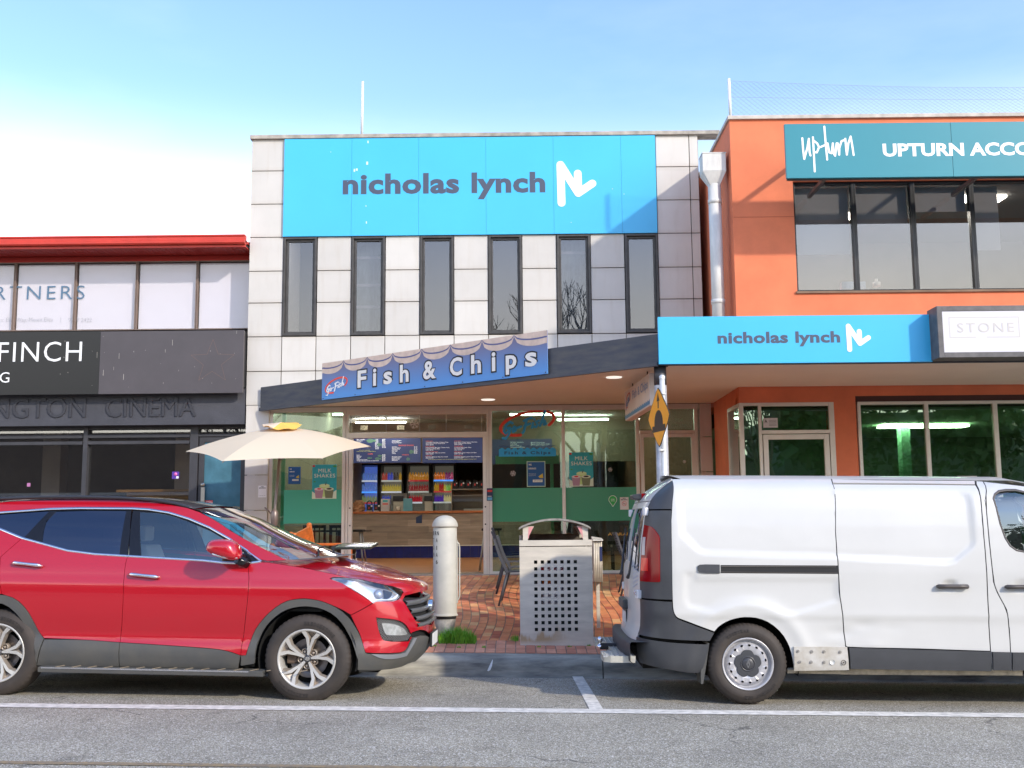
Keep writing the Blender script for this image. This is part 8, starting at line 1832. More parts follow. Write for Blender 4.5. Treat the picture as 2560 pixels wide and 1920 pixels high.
MB().hexa([(-2.65, -0.66, 0.75), (-2.5, -0.66, 0.75), (-2.5, 0.66, 0.75), (-2.65, 0.66, 0.75), (-2.85, -0.6, 1.3), (-2.72, -0.6, 1.3), (-2.72, 0.6, 1.3), (-2.85, 0.6, 1.3)]).build('rear_seat', m_seat, car, local=True, bevel=0.03)
MB().hexa([(-0.75, -0.80, 0.75), (0.1, -0.80, 0.75), (0.1, 0.80, 0.75), (-0.75, 0.80, 0.75), (-0.70, -0.78, 1.05), (0.05, -0.70, 0.98), (0.05, 0.70, 0.98), (-0.70, 0.78, 1.05)]).build('dashboard', M('dash_grey', (0.07, 0.075, 0.075), 0.7), car, local=True, bevel=0.02)
stw = MB(); stw.lathe([(0.17+0.014*math.cos(t), 0.014*math.sin(t)) for t in np.linspace(0, 6.283, 9)], (0, 0, 0), 'Z', 24); stw.bar((-0.16, 0, 0), (0.16, 0, 0), 0.03, 0.02)
so = stw.build('steering_wheel', m_blk, car, local=True); so.location = (-0.95, -0.38, 1.02); so.rotation_euler = (0, math.radians(65), 0)
MB().box(-1.0, -0.93, -0.02, 0.22, 1.42, 1.49).build('rear_view_mirror', m_blk, car, local=True)
# ------------------------------------------------------------------ the white van (seen from its left flank and rear)
vq = P(1870, 1660, VY); VPIT = 0.0135; VYAW = math.radians(-0.6); VW = 0.955
Rv = Matrix.Rotation(VYAW, 3, 'Z') @ Matrix.Rotation(VPIT, 3, 'Y')
ov = Vector((vq[0], vq[1], vq[2])) - Rv @ Vector((0, -0.945, 0.335))
van_w = [(0.0, .86), (0.25, .905), (0.32, .935), (0.40, .945), (0.62, .948), (0.70, .950), (0.735, .962), (0.80, .958), (0.95, .955), (1.10, .958), (1.30, .945), (1.50, .922), (1.65, .898), (1.74, .872), (1.80, .835), (1.86, .755), (1.90, .65), (1.98, .5)]
van_f = [(0.0, .86), (0.25, .90), (0.40, .955), (0.52, .965), (0.60, .93), (0.70, .925), (1.05, .93), (1.35, .905), (1.60, .86), (1.75, .80), (1.83, .70), (1.88, .60), (1.95, .5)]
def vtaper(S, Z): return 1-0.10*np.clip((-3.4-S)/1.0, 0, 1)**2
VB = Body(tuple(ov), VYAW, VPIT, van_w, van_f, 0.58, 1.25, -1, vtaper, wk=0.026, q=0.45)
v4 = lambda x, y: (1500+x/2.592, 1160+y/2.592); v5 = lambda x, y: (1980+x/2.860, 1160+y/2.860); r3 = lambda x, y: (1540+x/4.88, 1360+y/4.88); r2 = lambda x, y: (1540+x/8.295, 1160+y/8.295)
J = VB.inv
emb_u = J([v4(*p) for p in ((508, 250), (514, 200), (545, 165), (1508, 162))]+[v5(*p) for p in ((300, 186), (1200, 186), (1265, 205), (1290, 260), (1318, 560), (1300, 605), (1180, 705), (1110, 718), (335, 682))]+[v4(*p) for p in ((1540, 616), (690, 590), (630, 572), (520, 458))])
emb_l = J([v4(*p) for p in ((535, 690), (640, 690), (640, 730), (1548, 730), (1560, 900), (1200, 1010), (1080, 950), (960, 930), (830, 950), (740, 985), (560, 935), (533, 880))])
emb_h1 = J([v5(*p) for p in ((1065, 856), (1085, 832), (1130, 824), (1175, 836), (1185, 858), (1180, 895), (1140, 915), (1080, 905))])
emb_h2 = [(p[0]-(J([v5(1130, 860)])[0][0]-J([v5(1645, 866)])[0][0]), p[1]-0.004) for p in emb_h1]
def ss(d, w): t = np.clip(d/w, 0, 1); return t*t*(3-2*t)
def vdisp(S, Z):
    S = np.asarray(S, float); Z = np.asarray(Z, float); d = np.zeros(S.shape); sh_ = S.shape; s_, z_ = S.ravel(), Z.ravel(); o = np.zeros(len(s_))
    k = s_ < 0.9
    for poly, dep, w in ((emb_u, -0.019, 0.040), (emb_l, -0.011, 0.055), (emb_h1, -0.020, 0.03), (emb_h2, -0.020, 0.03)):
        dist = segdist(poly, s_[k], z_[k]); ins_ = inside(poly, s_[k], z_[k]); o[k] += dep*np.where(ins_, ss(dist, w), 0)
    # knocks and dents low behind the rear wheel arch
    for cs_, cz_, r_, a_ in ((-0.78, 0.60, 0.13, -0.012), (-0.98, 0.66, 0.10, -0.010), (-1.06, 0.50, 0.09, 0.007), (-0.72, 0.47, 0.10, -0.008), (-0.90, 0.42, 0.07, 0.006), (-1.22, 0.64, 0.10, -0.005)):
        o[k] += a_*np.exp(-(((s_[k]-cs_)/r_)**2+((z_[k]-cz_)/(r_*0.35))**2))
    # wheel arch lip flare
    rr_ = np.hypot(s_[k], z_[k]-0.335); o[k] += 0.014*np.exp(-((rr_-0.50)/0.06)**2)*(z_[k] > 0.25)
    return o.reshape(sh_)
VB.disp = vdisp
van = thing('white_van', 'white panel van with dark grey corners and dented side parked at the kerb', 'van', tuple(ov), rot=VB.rot)
m_vw = M('white_van_paint', (0.60, 0.595, 0.57), 0.35, coat=0.4, var=0.05, vs=1.2)
m_vg = M('van_grey_plastic', (0.055, 0.057, 0.062), 0.42, var=0.12, vs=6, bump=0.05, bs=250)
def vboth(name, poly, m, holes=(), **k):
    if m is m_vw: k.setdefault('inset', 0.0042)
    a = patch(VB, poly, holes, **k).build(name, m, van, local=True, recalc=False); b = patch(VB, poly, holes, mirror=True, **k).build(name, m, van, local=True, recalc=False); return a, b
dk_edge = [v4(*p) for p in ((464, 96), (462, 290), (466, 600), (470, 880), (474, 945), (488, 985), (520, 1005), (742, 1088))]
arch = [v4(*p) for p in ((742, 1088), (775, 1050), (830, 1018), (890, 1000), (950, 993), (1030, 1001), (1110, 1036), (1180, 1100), (1222, 1172), (1242, 1240), (1256, 1338))]
seam1 = [v4(*p) for p in ((1500, 97), (1508, 130), (1530, 440), (1550, 830), (1570, 950), (1592, 1180), (1607, 1340))]
seam2 = [v5(*p) for p in ((1310, 122), (1316, 152), (1360, 400), (1396, 860), (1405, 1060), (1420, 1340), (1424, 1478))]
seam3 = [v5(*p) for p in ((1366, 125), (1380, 260), (1410, 560), (1440, 840), (1468, 920), (1535, 1040), (1555, 1180), (1562, 1478))]
top0 = [v4(464, 96), v4(800, 96), v4(1200, 96), v4(1500, 97)]
vboth('rear_side_panel', J(top0+seam1[1:]+[v4(1256, 1338)]+list(reversed(arch))[1:]+list(reversed(dk_edge))[1:-1]), m_vw, res=0.022, sm=1)
trk = [v5(290, 140), v5(800, 143), v5(1312, 150)]
ds = [v5(402, 1312), v5(900, 1322), v5(1420, 1340)]
vboth('sliding_door', J(trk+seam2[2:6]+list(reversed(ds))[1:]+list(reversed(seam1))[1:5]+[v5(298, 290)]), m_vw, res=0.022)
vboth('roof_rail_panel', J([v4(1500, 97), v5(600, 113), v5(1310, 118), v5(1312, 147), v5(800, 140), v5(290, 137)]), m_vw, res=0.04)
vboth('door_pillar', J([v5(1314, 120), v5(1366, 124)]+seam3[1:]+list(reversed(seam2))[:-1]), m_vw, res=0.04)
for sm__ in (seam1, seam2, seam3): ribbon(VB, J(sm__), 0.007, m_blk, 'door_gap', off=0.0035, par=van, res=0.04)
ribbon(VB, J([v5(298, 143), v5(800, 146), v5(1312, 151)]), 0.005, m_joint, 'door_gap', off=0.0035, par=van)
# front door, past the picture edge, from its local shape
sl_ = J(seam3); sl_dn = [p for p in sl_ if p[1] > 0.55]
zt_ = J([v5(1366, 124)])[0][1]
win = J([v5(*p) for p in ((1440, 245), (1450, 215), (1480, 192), (1530, 184), (1600, 184))])+[(-3.05, 1.62), (-3.22, 1.50), (-3.30, 1.10)]+J([v5(*p) for p in ((1659, 628), (1605, 617), (1560, 585), (1525, 530), (1490, 430))])
vboth('front_door', sl_+[(-3.0, 0.33), (-3.02, 0.62), (-3.35, 0.98), (-3.42, 1.06), (-3.30, 1.50), (-3.10, 1.70), (-2.9, 1.79)], m_vw, holes=[win], res=0.035)
vboth('door_glass', win, g_car, off=-0.015, thick=0, inset=-0.004)
ribbon(VB, win+[win[0]], 0.018, M('window_rubber', (0.09, 0.08, 0.075), 0.6), 'window_seal', off=0.004, par=van)
vboth('front_wing', [(-3.035, 0.36), (-3.02, 0.60), (-3.36, 0.97), (-3.44, 1.05), (-4.0, 0.98), (-4.25, 0.80), (-4.35, 0.45), (-4.3, 0.28), (-3.96, 0.30)]+[(-3.50+0.47*math.cos(a), 0.335+0.47*math.sin(a)) for a in np.linspace(math.pi, 0, 12)], m_vw, res=0.05)
# dark corner: upper, lower and bumper wrap
cU, cM = v4(458, 296), v4(466, 884)
uz = J([v4(458, 296)])[0][1]; mz = J([v4(466, 884)])[0][1]; lz = J([v4(700, 1145)])[0]
dd = J(dk_edge); S_E = VB.s0+VB.L*0.66                      # where the corner ends and the rear doors begin (towards the centre line)
rw = lambda z: S_E
def zint(z): zs2 = [p[1] for p in dd]; return float(np.interp(z, sorted(zs2), [p[0] for p in sorted(dd, key=lambda p: p[1])]))
ttop = dd[0][1]
dd_u = [(zint(z), z) for z in (ttop-0.012, 1.70, 1.60, uz+0.004)]
se0 = S_E
vboth('corner_cover', dd_u+[(se0, uz+0.004), (se0-0.0, 1.62), (se0-0.08, 1.72), (se0-0.20, ttop-0.04), (se0-0.34, ttop-0.018)], m_vg, res=0.035)
tl_out = J([v4(*p) for p in ((333, 405), (382, 460), (390, 490), (391, 768), (300, 768))])
tl = J([v4(*p) for p in ((330, 402), (345, 412), (380, 455), (389, 480), (391, 762), (385, 768))]); zlo, zhi = tl[-1][1], tl[0][1]
TLS = se0-0.03
tlp = [(TLS, zhi+0.012)]+tl+[(TLS, zlo-0.0)]
vboth('corner_cover', [(zint(z), z) for z in (uz-0.004, 1.30, 1.15, 1.0, mz+0.004)]+[(se0, mz+0.004), (se0, uz-0.004)], m_vg, holes=[], res=0.035)
for mi in (False, True):
    tlo = patch(VB, tlp, off=0.008, thick=0.02, mirror=mi).build('tail_lamp', M('red_lamp', (0.26, 0.002, 0.004), 0.15, spec=0.3), van, local=True, recalc=False)
    i_ = lambda pts: [(a, b) for a, b in pts]
    zr0, zr1 = zlo+(zhi-zlo)*0.47, zlo+(zhi-zlo)*0.80
    patch(VB, [(TLS-0.02, zr1), (TLS-0.10, zr1), (TLS-0.11, zr0), (TLS-0.02, zr0)], off=0.011, thick=0.004, mirror=mi).build('reverse_lamp', M('clear_lamp', (0.50, 0.45, 0.45), 0.15), tlo, local=True, recalc=False)
    patch(VB, [(TLS-0.02, zr0-0.02), (TLS-0.19, zr0-0.02), (TLS-0.20, zlo+0.09), (TLS-0.02, zlo+0.09)], off=0.0105, thick=0.002, mirror=mi).build('brake_lamp', M('bright_red_lamp', (0.75, 0.02, 0.008), 0.12), tlo, local=True, recalc=False)
bt = J([v4(*p) for p in ((466, 892), (470, 945), (486, 990), (520, 1011), (742, 1094), (712, 1148))])
b_lz = J([v4(290, 1112)])[0][1]; kz = J([v4(712, 1148)])[0][1]
low_lip = J([v4(*p) for p in ((708, 1156), (690, 1250), (655, 1350), (480, 1335), (300, 1295))])
vboth('rear_bumper', bt+[(se0, b_lz), (se0, mz-0.004)], m_vg, off=0.002, res=0.035)
vboth('rear_bumper', [J([v4(706, 1168)])[0]]+low_lip[1:]+[(se0+0.0, 0.31), (se0, b_lz-0.018)], m_vg, off=0.010, res=0.035)
lt_ = J([v4(300, 1118), v4(700, 1150), v4(706, 1168), v4(300, 1138)])
0 and vboth('bumper_crease', lt_, M('van_grey_light', (0.085, 0.088, 0.094), 0.35), off=0.013, res=0.04)
# mud flap
mfp = VB.plane([v4(*p) for p in ((708, 1160), (690, 1290), (668, 1425), (655, 1425), (652, 1350), (672, 1250), (690, 1165))], -0.93)
for mi in (1, -1): MB().prism([(p[0], p[2]) for p in mfp], lambda p: (p[0], -0.935*mi, p[1]), lambda p: (p[0], -0.70*mi, p[1])).build('mud_flap', m_clad, van, local=True)
# rear doors: drawn on the wrapped surface up to the centre line
sm_ = VB.s0+VB.L
rdz0, rdz1 = 0.50, 1.80
wn_ = [(se0+0.035, 1.645), (sm_-0.0015, 1.645), (sm_-0.0015, 1.17), (sm_-0.06, 1.13), (se0+0.035, 1.08)]
vboth('rear_door', [(se0, rdz0), (se0, 1.62), (se0-0.04, 1.70), (sm_-0.00003, 1.70), (sm_-0.00003, rdz0-0.02)], m_vw, holes=[wn_], res=0.035, inset=0, sm=0)
vboth('rear_door_glass', wn_, g_tint, off=-0.008, thick=0, inset=0, sm=0)
vboth('rear_header', [(se0-0.04, 1.705), (se0-0.08, 1.745), (se0-0.20, ttop-0.018), (se0-0.32, ttop), (sm_, ttop+0.03), (sm_, 1.705)], m_vw, res=0.035, inset=0.001)
def vp(s, z, off=0.0, mi=1): return VB.M(np.array([s]), np.array([z]), off)[0]*np.array([1, mi, 1])
# hinges, high stop lamp, wipers, handle, plate
m_hg = M('hinge_white', (0.72, 0.72, 0.74), 0.35)
for mi in (1, -1):
    for z, s in ((uz-0.02, se0-0.05), (mz+0.035, se0-0.0)):
        p0, p1 = vp(s-0.045, z, 0.016, mi), vp(s+0.045, z, 0.016, mi); MB().bar(tuple(p0), tuple(p1), 0.04, 0.072).build('door_hinge', m_hg, van, local=True, bevel=0.010)
    a, b = vp(sm_-0.12, 1.06, 0.02, mi), vp(sm_-0.20, 1.46, 0.02, mi); MB().tube([tuple(vp(sm_-0.10, 1.02, 0.03, mi)), tuple(a), tuple(b)], [0.018, 0.012, 0.007], 8).build('rear_wiper', m_vg, van, local=True)
hz_ = vp(sm_, 1.76, 0.0)
MB().hexa([(hz_[0]-0.10, -0.14, 1.735), (hz_[0]+0.02, -0.17, 1.72), (hz_[0]+0.02, 0.17, 1.72), (hz_[0]-0.10, 0.14, 1.735), (hz_[0]-0.10, -0.14, 1.775), (hz_[0]+0.02, -0.17, 1.79), (hz_[0]+0.02, 0.17, 1.79), (hz_[0]-0.10, 0.14, 1.775)]).build('high_stop_lamp', m_vg, van, local=True, bevel=0.01)
MB().box(hz_[0]-0.02, hz_[0]+0.03, -0.175, 0.175, 1.725, 1.785).build('stop_lens', MATS['red_lamp'], van, local=True)
pl_ = vp(sm_-0.30, 0.66, 0.0, 1)
MB().box(pl_[0]-0.035, pl_[0]-0.0, 0.05, 0.46, 0.55, 0.70).build('number_plate', M('plate_dark', (0.04, 0.04, 0.04), 0.4), van, local=True, bevel=0.004)
MB().box(pl_[0]-0.038, pl_[0]-0.0355, 0.07, 0.44, 0.57, 0.68).build('plate_face', MATS['plate_white'], van, local=True)
MB().box(pl_[0]-0.07, pl_[0]+0.02, 0.0, 0.50, 0.71, 0.80).build('plate_light_bar', m_vg, van, local=True, bevel=0.02)
fb3 = vp(se0+0.18, 0.885, 0.002)
dsn = MB()
for i in range(4):
    for j in range(6):
        q = vp(se0+0.07+0.045*i, 0.98+0.035*j-0.01*i, 0.003); dsn.box(q[0]-0.002, q[0]+0.001, q[1]-0.008, q[1]+0.008, q[2]-0.008, q[2]+0.008)
dsn.build('faded_decal', M('pale_decal', (0.55, 0.57, 0.68), 0.5), van, local=True)
lettering('TRAFIC', m_chrome, van, vp(se0+0.20, 0.885, 0.004), (0, -1, 0), ZU, w=0.20, h=0.035, bold=0.03, local=True, ext=0.003)
MB().box(-0.99, -0.60, -0.15, 0.60, 0.32, 0.40).build('tow_bar', m_blk, van, local=True)
# rear step of expanded metal mesh and tow ball
stp = VB.plane([r3(0, 1165)], -0.9)
SX0, SX1 = VB.plane([v4(0, 1250)], -0.60)[0][0], VB.plane([v4(230, 1250)], -0.80)[0][0]
st = MB(); zs_ = VB.plane([v4(120, 1243)], -0.78)[0][2]; zs2_ = zs_-0.055
SXa = VB.plane([v4(20, 1250)], -0.74)[0][0]; SXb = VB.plane([v4(228, 1250)], -0.80)[0][0]
frp = [(SXb, -0.80), (SXa+0.06, -0.80), (SXa+0.01, -0.76), (SXa, -0.70), (SXa, -0.45), (SXa+0.10, -0.36), (SXa+0.10, 0.36), (SXa, 0.45), (SXa, 0.76), (SXb, 0.80)]
for (a, b) in zip(frp[:-1], frp[1:]):
    st.bar((a[0], a[1], (zs_+zs2_)/2), (b[0], b[1], (zs_+zs2_)/2), 0.006, zs_-zs2_)
st.bar((SXb, -0.80, zs_-0.02), (SXb, 0.80, zs_-0.02), 0.006, 0.04)
step = st.build('rear_step', M('worn_zinc', (0.62, 0.60, 0.52), 0.4, 0.35, var=0.3, vs=9), van, local=True)
ms = MB()
for k in range(34):
    y = -0.785+1.57*k/33; xo = SXa+(0.10 if abs(y) < 0.36 else 0.0); ms.bar((xo, y, zs_-0.006), (SXb, y+0.02, zs_-0.006), 0.006, 0.012)
for k in range(7):
    x = SXa+0.02+(SXb-SXa-0.03)*k/6
    if x < SXa+0.11: ms.bar((x, -0.79, zs_-0.005), (x, -0.40, zs_-0.005), 0.006, 0.012); ms.bar((x, 0.40, zs_-0.005), (x, 0.79, zs_-0.005), 0.006, 0.012)
    else: ms.bar((x, -0.79, zs_-0.005), (x, 0.79, zs_-0.005), 0.006, 0.012)
ms.build('step_mesh', M('galvanised_mesh', (0.55, 0.56, 0.57), 0.4, 0.5), step, local=True)
MB().tube([(SXa+0.02, 0.0, 0.36), (SXa+0.02, 0.0, zs_+0.0)], 0.016, 12).lathe([(0.0, 0.075), (0.018, 0.07), (0.026, 0.05), (0.024, 0.03), (0.012, 0.018), (0.018, 0.0), (0.03, -0.004), (0.03, -0.02)], (SXa+0.02, 0.0, zs_+0.01), 'Z', 18).build('tow_ball', m_chrome, van, local=True)
MB().tube([(SXa+0.02, 0, 0.37), (-0.7, 0, 0.37)], 0.03, 10).build('tow_bar', m_blk, van, local=True)
# inner black bumper step
ib = MB(); se_p = vp(se0, 0.47, 0.0)
ys_ = np.linspace(-0.86, 0.86, 19); vs = []
for y in ys_:
    xo = -0.985-0.055*(1-abs(y/0.86)**4); vs += [(xo+0.30, y, 0.50), (xo+0.012, y, 0.50), (xo, y, 0.485), (xo+0.005, y, 0.34), (xo+0.06, y, 0.30)]
ib.add(vs, [(i*5+j, i*5+j+1, (i+1)*5+j+1, (i+1)*5+j) for i in range(18) for j in range(4)], True).build('bumper_step', M('bumper_charcoal', (0.045, 0.047, 0.055), 0.5), van, local=True)
# sliding door rail, handles, lower strips, bare sill panel
rlp = J([v4(780, 653), v4(1546, 656), v4(1550, 714), v4(780, 709)])
VB.disp = None
vboth('door_rail', rlp, m_blk, off=0.001, thick=0.0, res=0.05, sm=0)
rl2 = J([v4(782, 660), v4(1530, 664), v4(1530, 670), v4(782, 667)]); rl3 = J([v4(782, 697), v4(1540, 703), v4(1540, 708), v4(782, 703)])
for r_ in (rl2, rl3): vboth('rail_lip', r_, M('rail_grey', (0.14, 0.125, 0.11), 0.4), off=0.008, thick=0.01, res=0.06, sm=0)
vboth('rail_cap', J([v4(650, 648), v4(776, 650), v4(777, 710), v4(650, 708), v4(632, 695), v4(630, 660)]), m_vg, off=0.012, thick=0.014, res=0.03)
for hx_, hy in ((1142, 874), (1630, 878)):
    a, b = J([v5(hx_-110, hy), v5(hx_+112, hy+1)])
    for mi in (1, -1): MB().tube([tuple(vp(a[0]+(b[0]-a[0])*t, a[1]+(b[1]-a[1])*t, 0.03 if 0.03 < t < 0.97 else 0.012, mi)) for t in (0, .04, .3, .7, .96, 1)], [0.012, 0.020, 0.019, 0.019, 0.020, 0.012], 10).build('door_handle', M('handle_charcoal', (0.07, 0.06, 0.055), 0.4), van, local=True)
vboth('door_strip', J([v5(402, 1311), v5(1420, 1340), v5(1416, 1474), v5(412, 1458)]), m_vg, off=0.022, thick=0.03, res=0.04)
vboth('pillar_strip', J([v5(1426, 1340), v5(1560, 1343), v5(1560, 1468), v5(1430, 1468)]), m_vg, off=0.022, thick=0.03, res=0.04)
sp0 = J([v5(1568, 1344)])[0]
vboth('door_strip', [sp0, (-3.02, sp0[1]), (-2.99, 0.345), (sp0[0], J([v5(1570, 1472)])[0][1])], m_vg, off=0.022, thick=0.03, res=0.05)
m_bare = M('bare_primer_panel', (0.60, 0.585, 0.55), 0.5, var=0.25, vs=9, col2=(0.42, 0.38, 0.31))
vboth('sill_panel', J([v5(8, 1302), v5(392, 1305), v5(405, 1466), v5(10, 1474)]), m_bare, off=0.018, thick=0.03, res=0.04)
VB.disp = None
for x, y, k in ((38, 1337, 1), (136, 1340, 1), (224, 1340, 1), (338, 1343, 1), (50, 1411, 1), (132, 1412, 1), (224, 1414, 1), (283, 1412, 2), (364, 1415, 0)):
    s, z = J([v5(x, y)])[0]; q = vp(s, z, 0.021); r_ = 0.014 if k == 1 else 0.022
    if k == 2: MB().lathe([(0, 0.001), (r_, 0.001), (r_, -0.001)], tuple(q), 'Y', 18).build('plug', M('plug_white', (0.66, 0.65, 0.60), 0.6), van, local=True)
    else: MB().lathe([(0, -0.002), (0.006, -0.002), (0.006, 0.001)], tuple(q), 'Y', 10).lathe([(r_, 0.001), (r_-0.003, -0.004), (r_-0.005, 0.001)], tuple(q), 'Y', 16).build('clip_hole', m_joint if k == 0 else M('clip_grey', (0.35, 0.33, 0.30), 0.6), van, local=True)
vboth('sill', J([v5(-30, 1478), v5(400, 1472), v5(1000, 1482), v5(1659, 1482), v5(1659, 1520), v5(1000, 1518), v5(400, 1512), v5(-30, 1505)]), M('dirty_sill', (0.46, 0.39, 0.28), 0.7, var=0.45, vs=14), off=-0.02, thick=0.03, res=0.06)
VB.disp = vdisp
# roof, wheel wells, body core, cab front
rp2 = [VB.M(np.array([s]), np.array([z]))[0] for s, z in ((0.50, ttop-0.004), (0.2, ttop), (-0.6, ttop), (-1.5, ttop), (-2.4, ttop-0.003), (-2.9, 1.79))]
vs = []
for i, e in enumerate(rp2):
    for j in range(17): u = -1+2*j/16; vs.append((e[0]-(0.10*(1-u*u) if i == 0 else 0), e[1]*-u, e[2]+0.055*(1-abs(u)**2.6)))
MB().add(vs, [(i*17+j, i*17+j+1, (i+1)*17+j+1, (i+1)*17+j) for i in range(len(rp2)-1) for j in range(16)], True).build('roof', m_vw, van, local=True, recalc=False)
def vanshell(pts, name, m):
    vs = []
    for (s, z) in pts:
        p = VB.raw(np.array([s]), np.array([z]))[0]
        for j in range(9): u = -1+2*j/8; vs.append((p[0]+(0.16*(1-u*u)), p[1]*-u, p[2]))
    MB().add(vs, [(i*9+j, i*9+j+1, (i+1)*9+j+1, (i+1)*9+j) for i in range(len(pts)-1) for j in range(8)], True).build(name, m, van, local=True, recalc=False)
vanshell([(-2.9, 1.79), (-3.10, 1.70), (-3.42, 1.06)], 'windscreen', g_tint); vanshell([(-3.42, 1.06), (-4.0, 0.98), (-4.25, 0.80), (-4.35, 0.45), (-4.3, 0.28)], 'van_nose', m_vw)
MB().box(-0.85, 0.0, -0.60, 0.60, 0.25, 1.0).box(0.5, 2.95, -0.88, 0.88, 0.26, 1.10).box(2.95, 4.2, -0.6, 0.6, 0.28, 0.9).box(-0.5, 2.2, -0.70, 0.70, 1.0, 1.72).build('inner_body', m_well, van, local=True)
shp = [(S_E+0.4, 0.48), (S_E, 0.40), (0.90, 0.36), (0.475, 0.30)]+[(0.475*math.cos(a), 0.335+0.475*math.sin(a)) for a in np.linspace(0, math.pi, 14)]+[(-0.48, 0.30), (-2.9, 0.30), (-2.9, 1.0), (-2.4, 1.05), (-2.35, 1.74), (0.4, 1.74), (S_E-0.3, 1.70), (S_E-0.25, 1.1)]
VB.disp = None
vboth('inner_shell', shp, m_well, off=-0.045, thick=0, inset=0, sm=0, res=0.1)
def steel_wheel(par, c, text=True):
    w = tyre(MB(), c, 0.335, 0.214, 0.21, 168).build('wheel', m_rub, par, local=True); x, y, z = c
    def ring(prof, m, nm, n=56): return MB().lathe(prof, (x, y, z), 'Y', n).build(nm, m, w, local=True)
    m_st = M('silver_steel_rim', (0.58, 0.57, 0.58), 0.35, 0.45, var=0.15, vs=8)
    ring([(0.206, 0.012), (0.218, 0.002), (0.216, -0.004), (0.205, 0.002), (0.200, 0.016), (0.196, 0.04), (0.190, 0.048), (0.180, 0.040), (0.176, 0.030)], m_st, 'rim')
    # ventilated disc with oval holes
    n = 15; mb = MB(); ra, rb_, rc, rd = 0.176, 0.163, 0.145, 0.12
    for k in range(n):
        a0 = 2*math.pi*k/n; a1 = 2*math.pi*(k+1)/n; am = (a0+a1)/2; hw_ = 0.092
        cols_ = [a0, am-hw_, am-hw_*0.75, am-hw_*0.35, am+hw_*0.35, am+hw_*0.75, am+hw_, a1]
        def pt(r, a): dz2 = 0.022 if r > 0.15 else 0.016; return (x+r*math.cos(a), y+np.interp(r, [0.08, 0.12, 0.145, 0.163, 0.176], [0.020, 0.010, 0.006, 0.012, 0.030]), z+r*math.sin(a))
        hi = [rc, 0.1540, 0.1575, 0.1625, 0.1625, 0.1575, 0.1540, rc]; lo_ = [rc, 0.1540, 0.1505, 0.1455, 0.1455, 0.1505, 0.1540, rc]
        hi[0] = hi[-1] = lo_[0] = lo_[-1] = 0.154
        for i in range(7):
            mb.add([pt(hi[i], cols_[i]), pt(hi[i+1], cols_[i+1]), pt(ra, cols_[i+1]), pt(ra, cols_[i])], [(0, 1, 2, 3)]); mb.add([pt(rd, cols_[i]), pt(rd, cols_[i+1]), pt(lo_[i+1], cols_[i+1]), pt(lo_[i], cols_[i])], [(0, 1, 2, 3)])
            mb.add([pt(0.08, cols_[i]), pt(0.08, cols_[i+1]), pt(rd, cols_[i+1]), pt(rd, cols_[i])], [(0, 1, 2, 3)])
    mb.build('wheel_disc', m_st, w, local=True, recalc=False)
    ring([(0.20, 0.09), (0.0, 0.09)], m_well, 'rim_back')
    cap = []
    for k in range(60):
        a = 2*math.pi*k/60; f = 0.5+0.5*math.cos(5*(a-math.radians(90))); r = 0.092+0.028*(f**0.5 if f > 0 else 0); r = min(r, 0.114); cap.append((r*math.cos(a), r*math.sin(a)))
    MB().prism(cap, lambda p: (x+p[0], y+0.004, z+p[1]), lambda p: (x+p[0]*1.03, y+0.022, z+p[1]*1.03)).build('hub_cap', m_vg, w, local=True, bevel=0.002)
    ring([(0.0, -0.004), (0.040, -0.004), (0.046, 0.0), (0.050, 0.0035)], M('cap_grey', (0.05, 0.05, 0.055), 0.35), 'centre_cap', 30); ring([(0.052, 0.003), (0.058, -0.002), (0.064, 0.003)], M('cap_grey', (0.05, 0.05, 0.055), 0.35), 'cap_ring', 30)
    strokes([[(-0.012, 0.0), (0.002, 0.028), (0.014, 0.0), (0.0, -0.028), (-0.012, 0.0)], [(-0.003, 0.0), (0.005, 0.015)]], 0.006, M('emblem_grey', (0.16, 0.16, 0.16), 0.3), w, lambda a, b, h: (x+a, y-0.0045-h, z+b), 'emblem', 0.002)
    if text: arc_text('GOODYEAR', w, c, 0.262, math.radians(108), 0.026, m_tt, y-0.0125, math.radians(5.4)); arc_text('EFFICIENT GRIP', w, c, 0.262, math.radians(292), 0.024, m_tt, y-0.0125, math.radians(4.6))
    return w
for wx in (0.0, 3.498):
    steel_wheel(van, (wx, -0.945, 0.335)); w = steel_wheel(van, (wx, 0.0, 0.335), False); w.matrix_local = Matrix.Translation((2*wx, 0.945, 0)) @ Matrix.Rotation(math.pi, 4, 'Z')
    for mi in (1, -1):
        L_ = MB(); n = 24; vs = []
        for i in range(n+1):
            a = math.pi*(-0.08)+math.pi*1.16*i/n; vs += [(wx+0.44*math.cos(a), -0.915*mi, 0.345+0.44*math.sin(a)), (wx+0.44*math.cos(a), -0.60*mi, 0.345+0.44*math.sin(a))]
        L_.add(vs, [(2*i, 2*i+1, 2*i+3, 2*i+2) for i in range(n)], True); L_.add([(wx, -0.60*mi, 0.345)]+[vs[2*i+1] for i in range(n+1)], [(0, i+1, i+2) for i in range(n)]); L_.build('wheel_well', m_well, van, local=True)
# a bottle on the dash, seats
MB().hexa([(2.45, -0.75, 0.6), (2.85, -0.75, 0.6), (2.85, -0.2, 0.6), (2.45, -0.2, 0.6), (2.35, -0.72, 1.35), (2.48, -0.72, 1.35), (2.48, -0.2, 1.35), (2.35, -0.2, 1.35)]).build('seat', m_seat, van, local=True, bevel=0.03)

